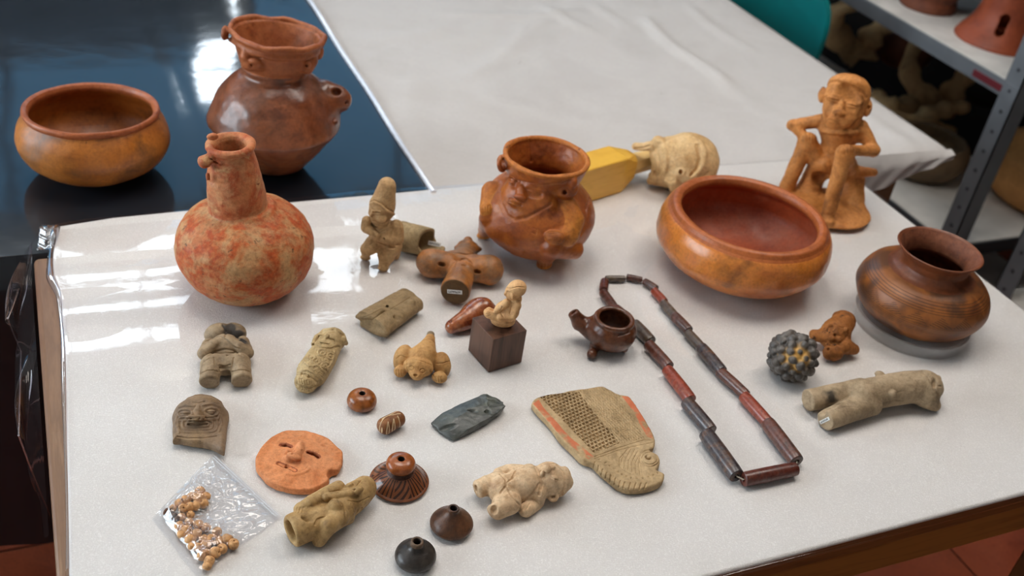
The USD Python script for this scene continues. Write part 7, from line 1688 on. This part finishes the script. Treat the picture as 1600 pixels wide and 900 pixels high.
for u0 in (0.03, 0.055): zl = [bagpt(v_, 0.0 + u0 + 0.0) / 1000 + [0, 0, 0.003] for v_ in np.linspace(0.03, 0.97, 12)]; put_tm('zip_ridge', trimesh.util.concatenate([trimesh.creation.cylinder(0.0006, segment=(zl[i], zl[i + 1]), sections=8) for i in range(11)]), film('bag_zip', 1.5, 0.15, (0.9, 0.9, 0.92), haze=0.25), bag, smooth=60)
# beads, each its own
m_bead = clay('bead_clay', [(180, 132, 84), (212, 166, 114), (226, 184, 132), (196, 146, 96)], scale=120, rough=0.6, bump=0.3, stain=((112, 78, 48), 140, 0.34))
m_bead_d = clay('dark_bead_clay', [(86, 56, 38), (112, 76, 52)], scale=120, rough=0.55, bump=0.3)
proto = None
bl_ = [(310, 410, 36), (345, 440, 32), (300, 452, 38), (262, 440, 32), (330, 480, 34), (285, 492, 34), (225, 462, 36), (250, 500, 34), (190, 478, 32), (210, 508, 32), (150, 508, 26),
       (118, 530, 28), (136, 545, 28), (156, 560, 28), (178, 578, 30), (200, 560, 28), (190, 615, 36), (232, 640, 38), (205, 660, 32), (255, 690, 38), (290, 660, 36), (300, 605, 34), (345, 622, 32), (268, 730, 32), (308, 738, 34), (345, 725, 34), (378, 690, 36), (322, 785, 34), (365, 815, 34), (398, 768, 38), (440, 745, 34), (470, 690, 38), (505, 718, 36), (410, 645, 32), (352, 845, 30), (245, 590, 30), (330, 690, 32), (425, 700, 32), (255, 545, 26), (345, 770, 28)]
rb = random.Random(9)
for i, (x, y, s_) in enumerate(bl_):
    rad = r(s_) * 0.94; pos = f.o + f.W(x, y, 22 * s_ / 30) / 1000; pos[2] = rad / 1000 * 0.82 + 0.0008
    dark = i in (11, 12, 13, 14)
    if i == 0 or (dark and proto_d is None):
        tb_ = thing('clay_bead', 'dark brown disc bead at the narrow end inside the zip bag' if dark else 'tan round clay bead inside the clear zip bag', 'bead', pos + [0, 0, TZ], 'dark disc beads in the plastic bag' if dark else 'tan clay beads in the plastic bag')
        V, F, N, fp = lathe([(1.3, 0.6), (1.6, -4.6), (4.2, -4.9), (6.1, -2.6), (6.5, 0), (6.0, 2.8), (4.0, 4.9), (1.6, 4.6), (1.3, -0.6)] if not dark else [(1.5, 0.4), (1.7, -1.7), (6, -1.9), (6.9, -0.8), (6.9, 0.8), (6, 1.9), (1.7, 1.7), (1.5, -0.4)], n=30, knots=28, wob=0.6, seed=3)
        put('bead_body', V, F, m_bead_d if dark else m_bead, tb_, N)
        xf = UsdGeom.Xformable(tb_)
        if dark: proto_d = tb_
        else: proto, proto_d = tb_, None
    else:
        src = proto_d if dark else proto
        x_ = UsdGeom.Xform.Define(stage, '/World/' + numbered('/World', 'clay_bead')); pr_ = x_.GetPrim()
        pr_.GetReferences().AddInternalReference(src.GetPath()); pr_.SetInstanceable(True)
        was = src.GetCustomData(); tag(pr_, was['label'], was['category'], was['group'])
        UsdGeom.Xformable(pr_).ClearXformOpOrder(); xf = UsdGeom.Xformable(pr_)
        xf.AddTranslateOp().Set(Gf.Vec3d(*map(float, pos + [0, 0, TZ])))
    if dark: rot = (80, 0, 35)
    else: rot = (rb.uniform(-70, 70), rb.uniform(-70, 70), rb.uniform(0, 360))
    xf.AddRotateXYZOp().Set(Gf.Vec3f(*rot)); k_ = rad / 6.5; xf.AddScaleOp().Set(Gf.Vec3f(k_, k_, k_))
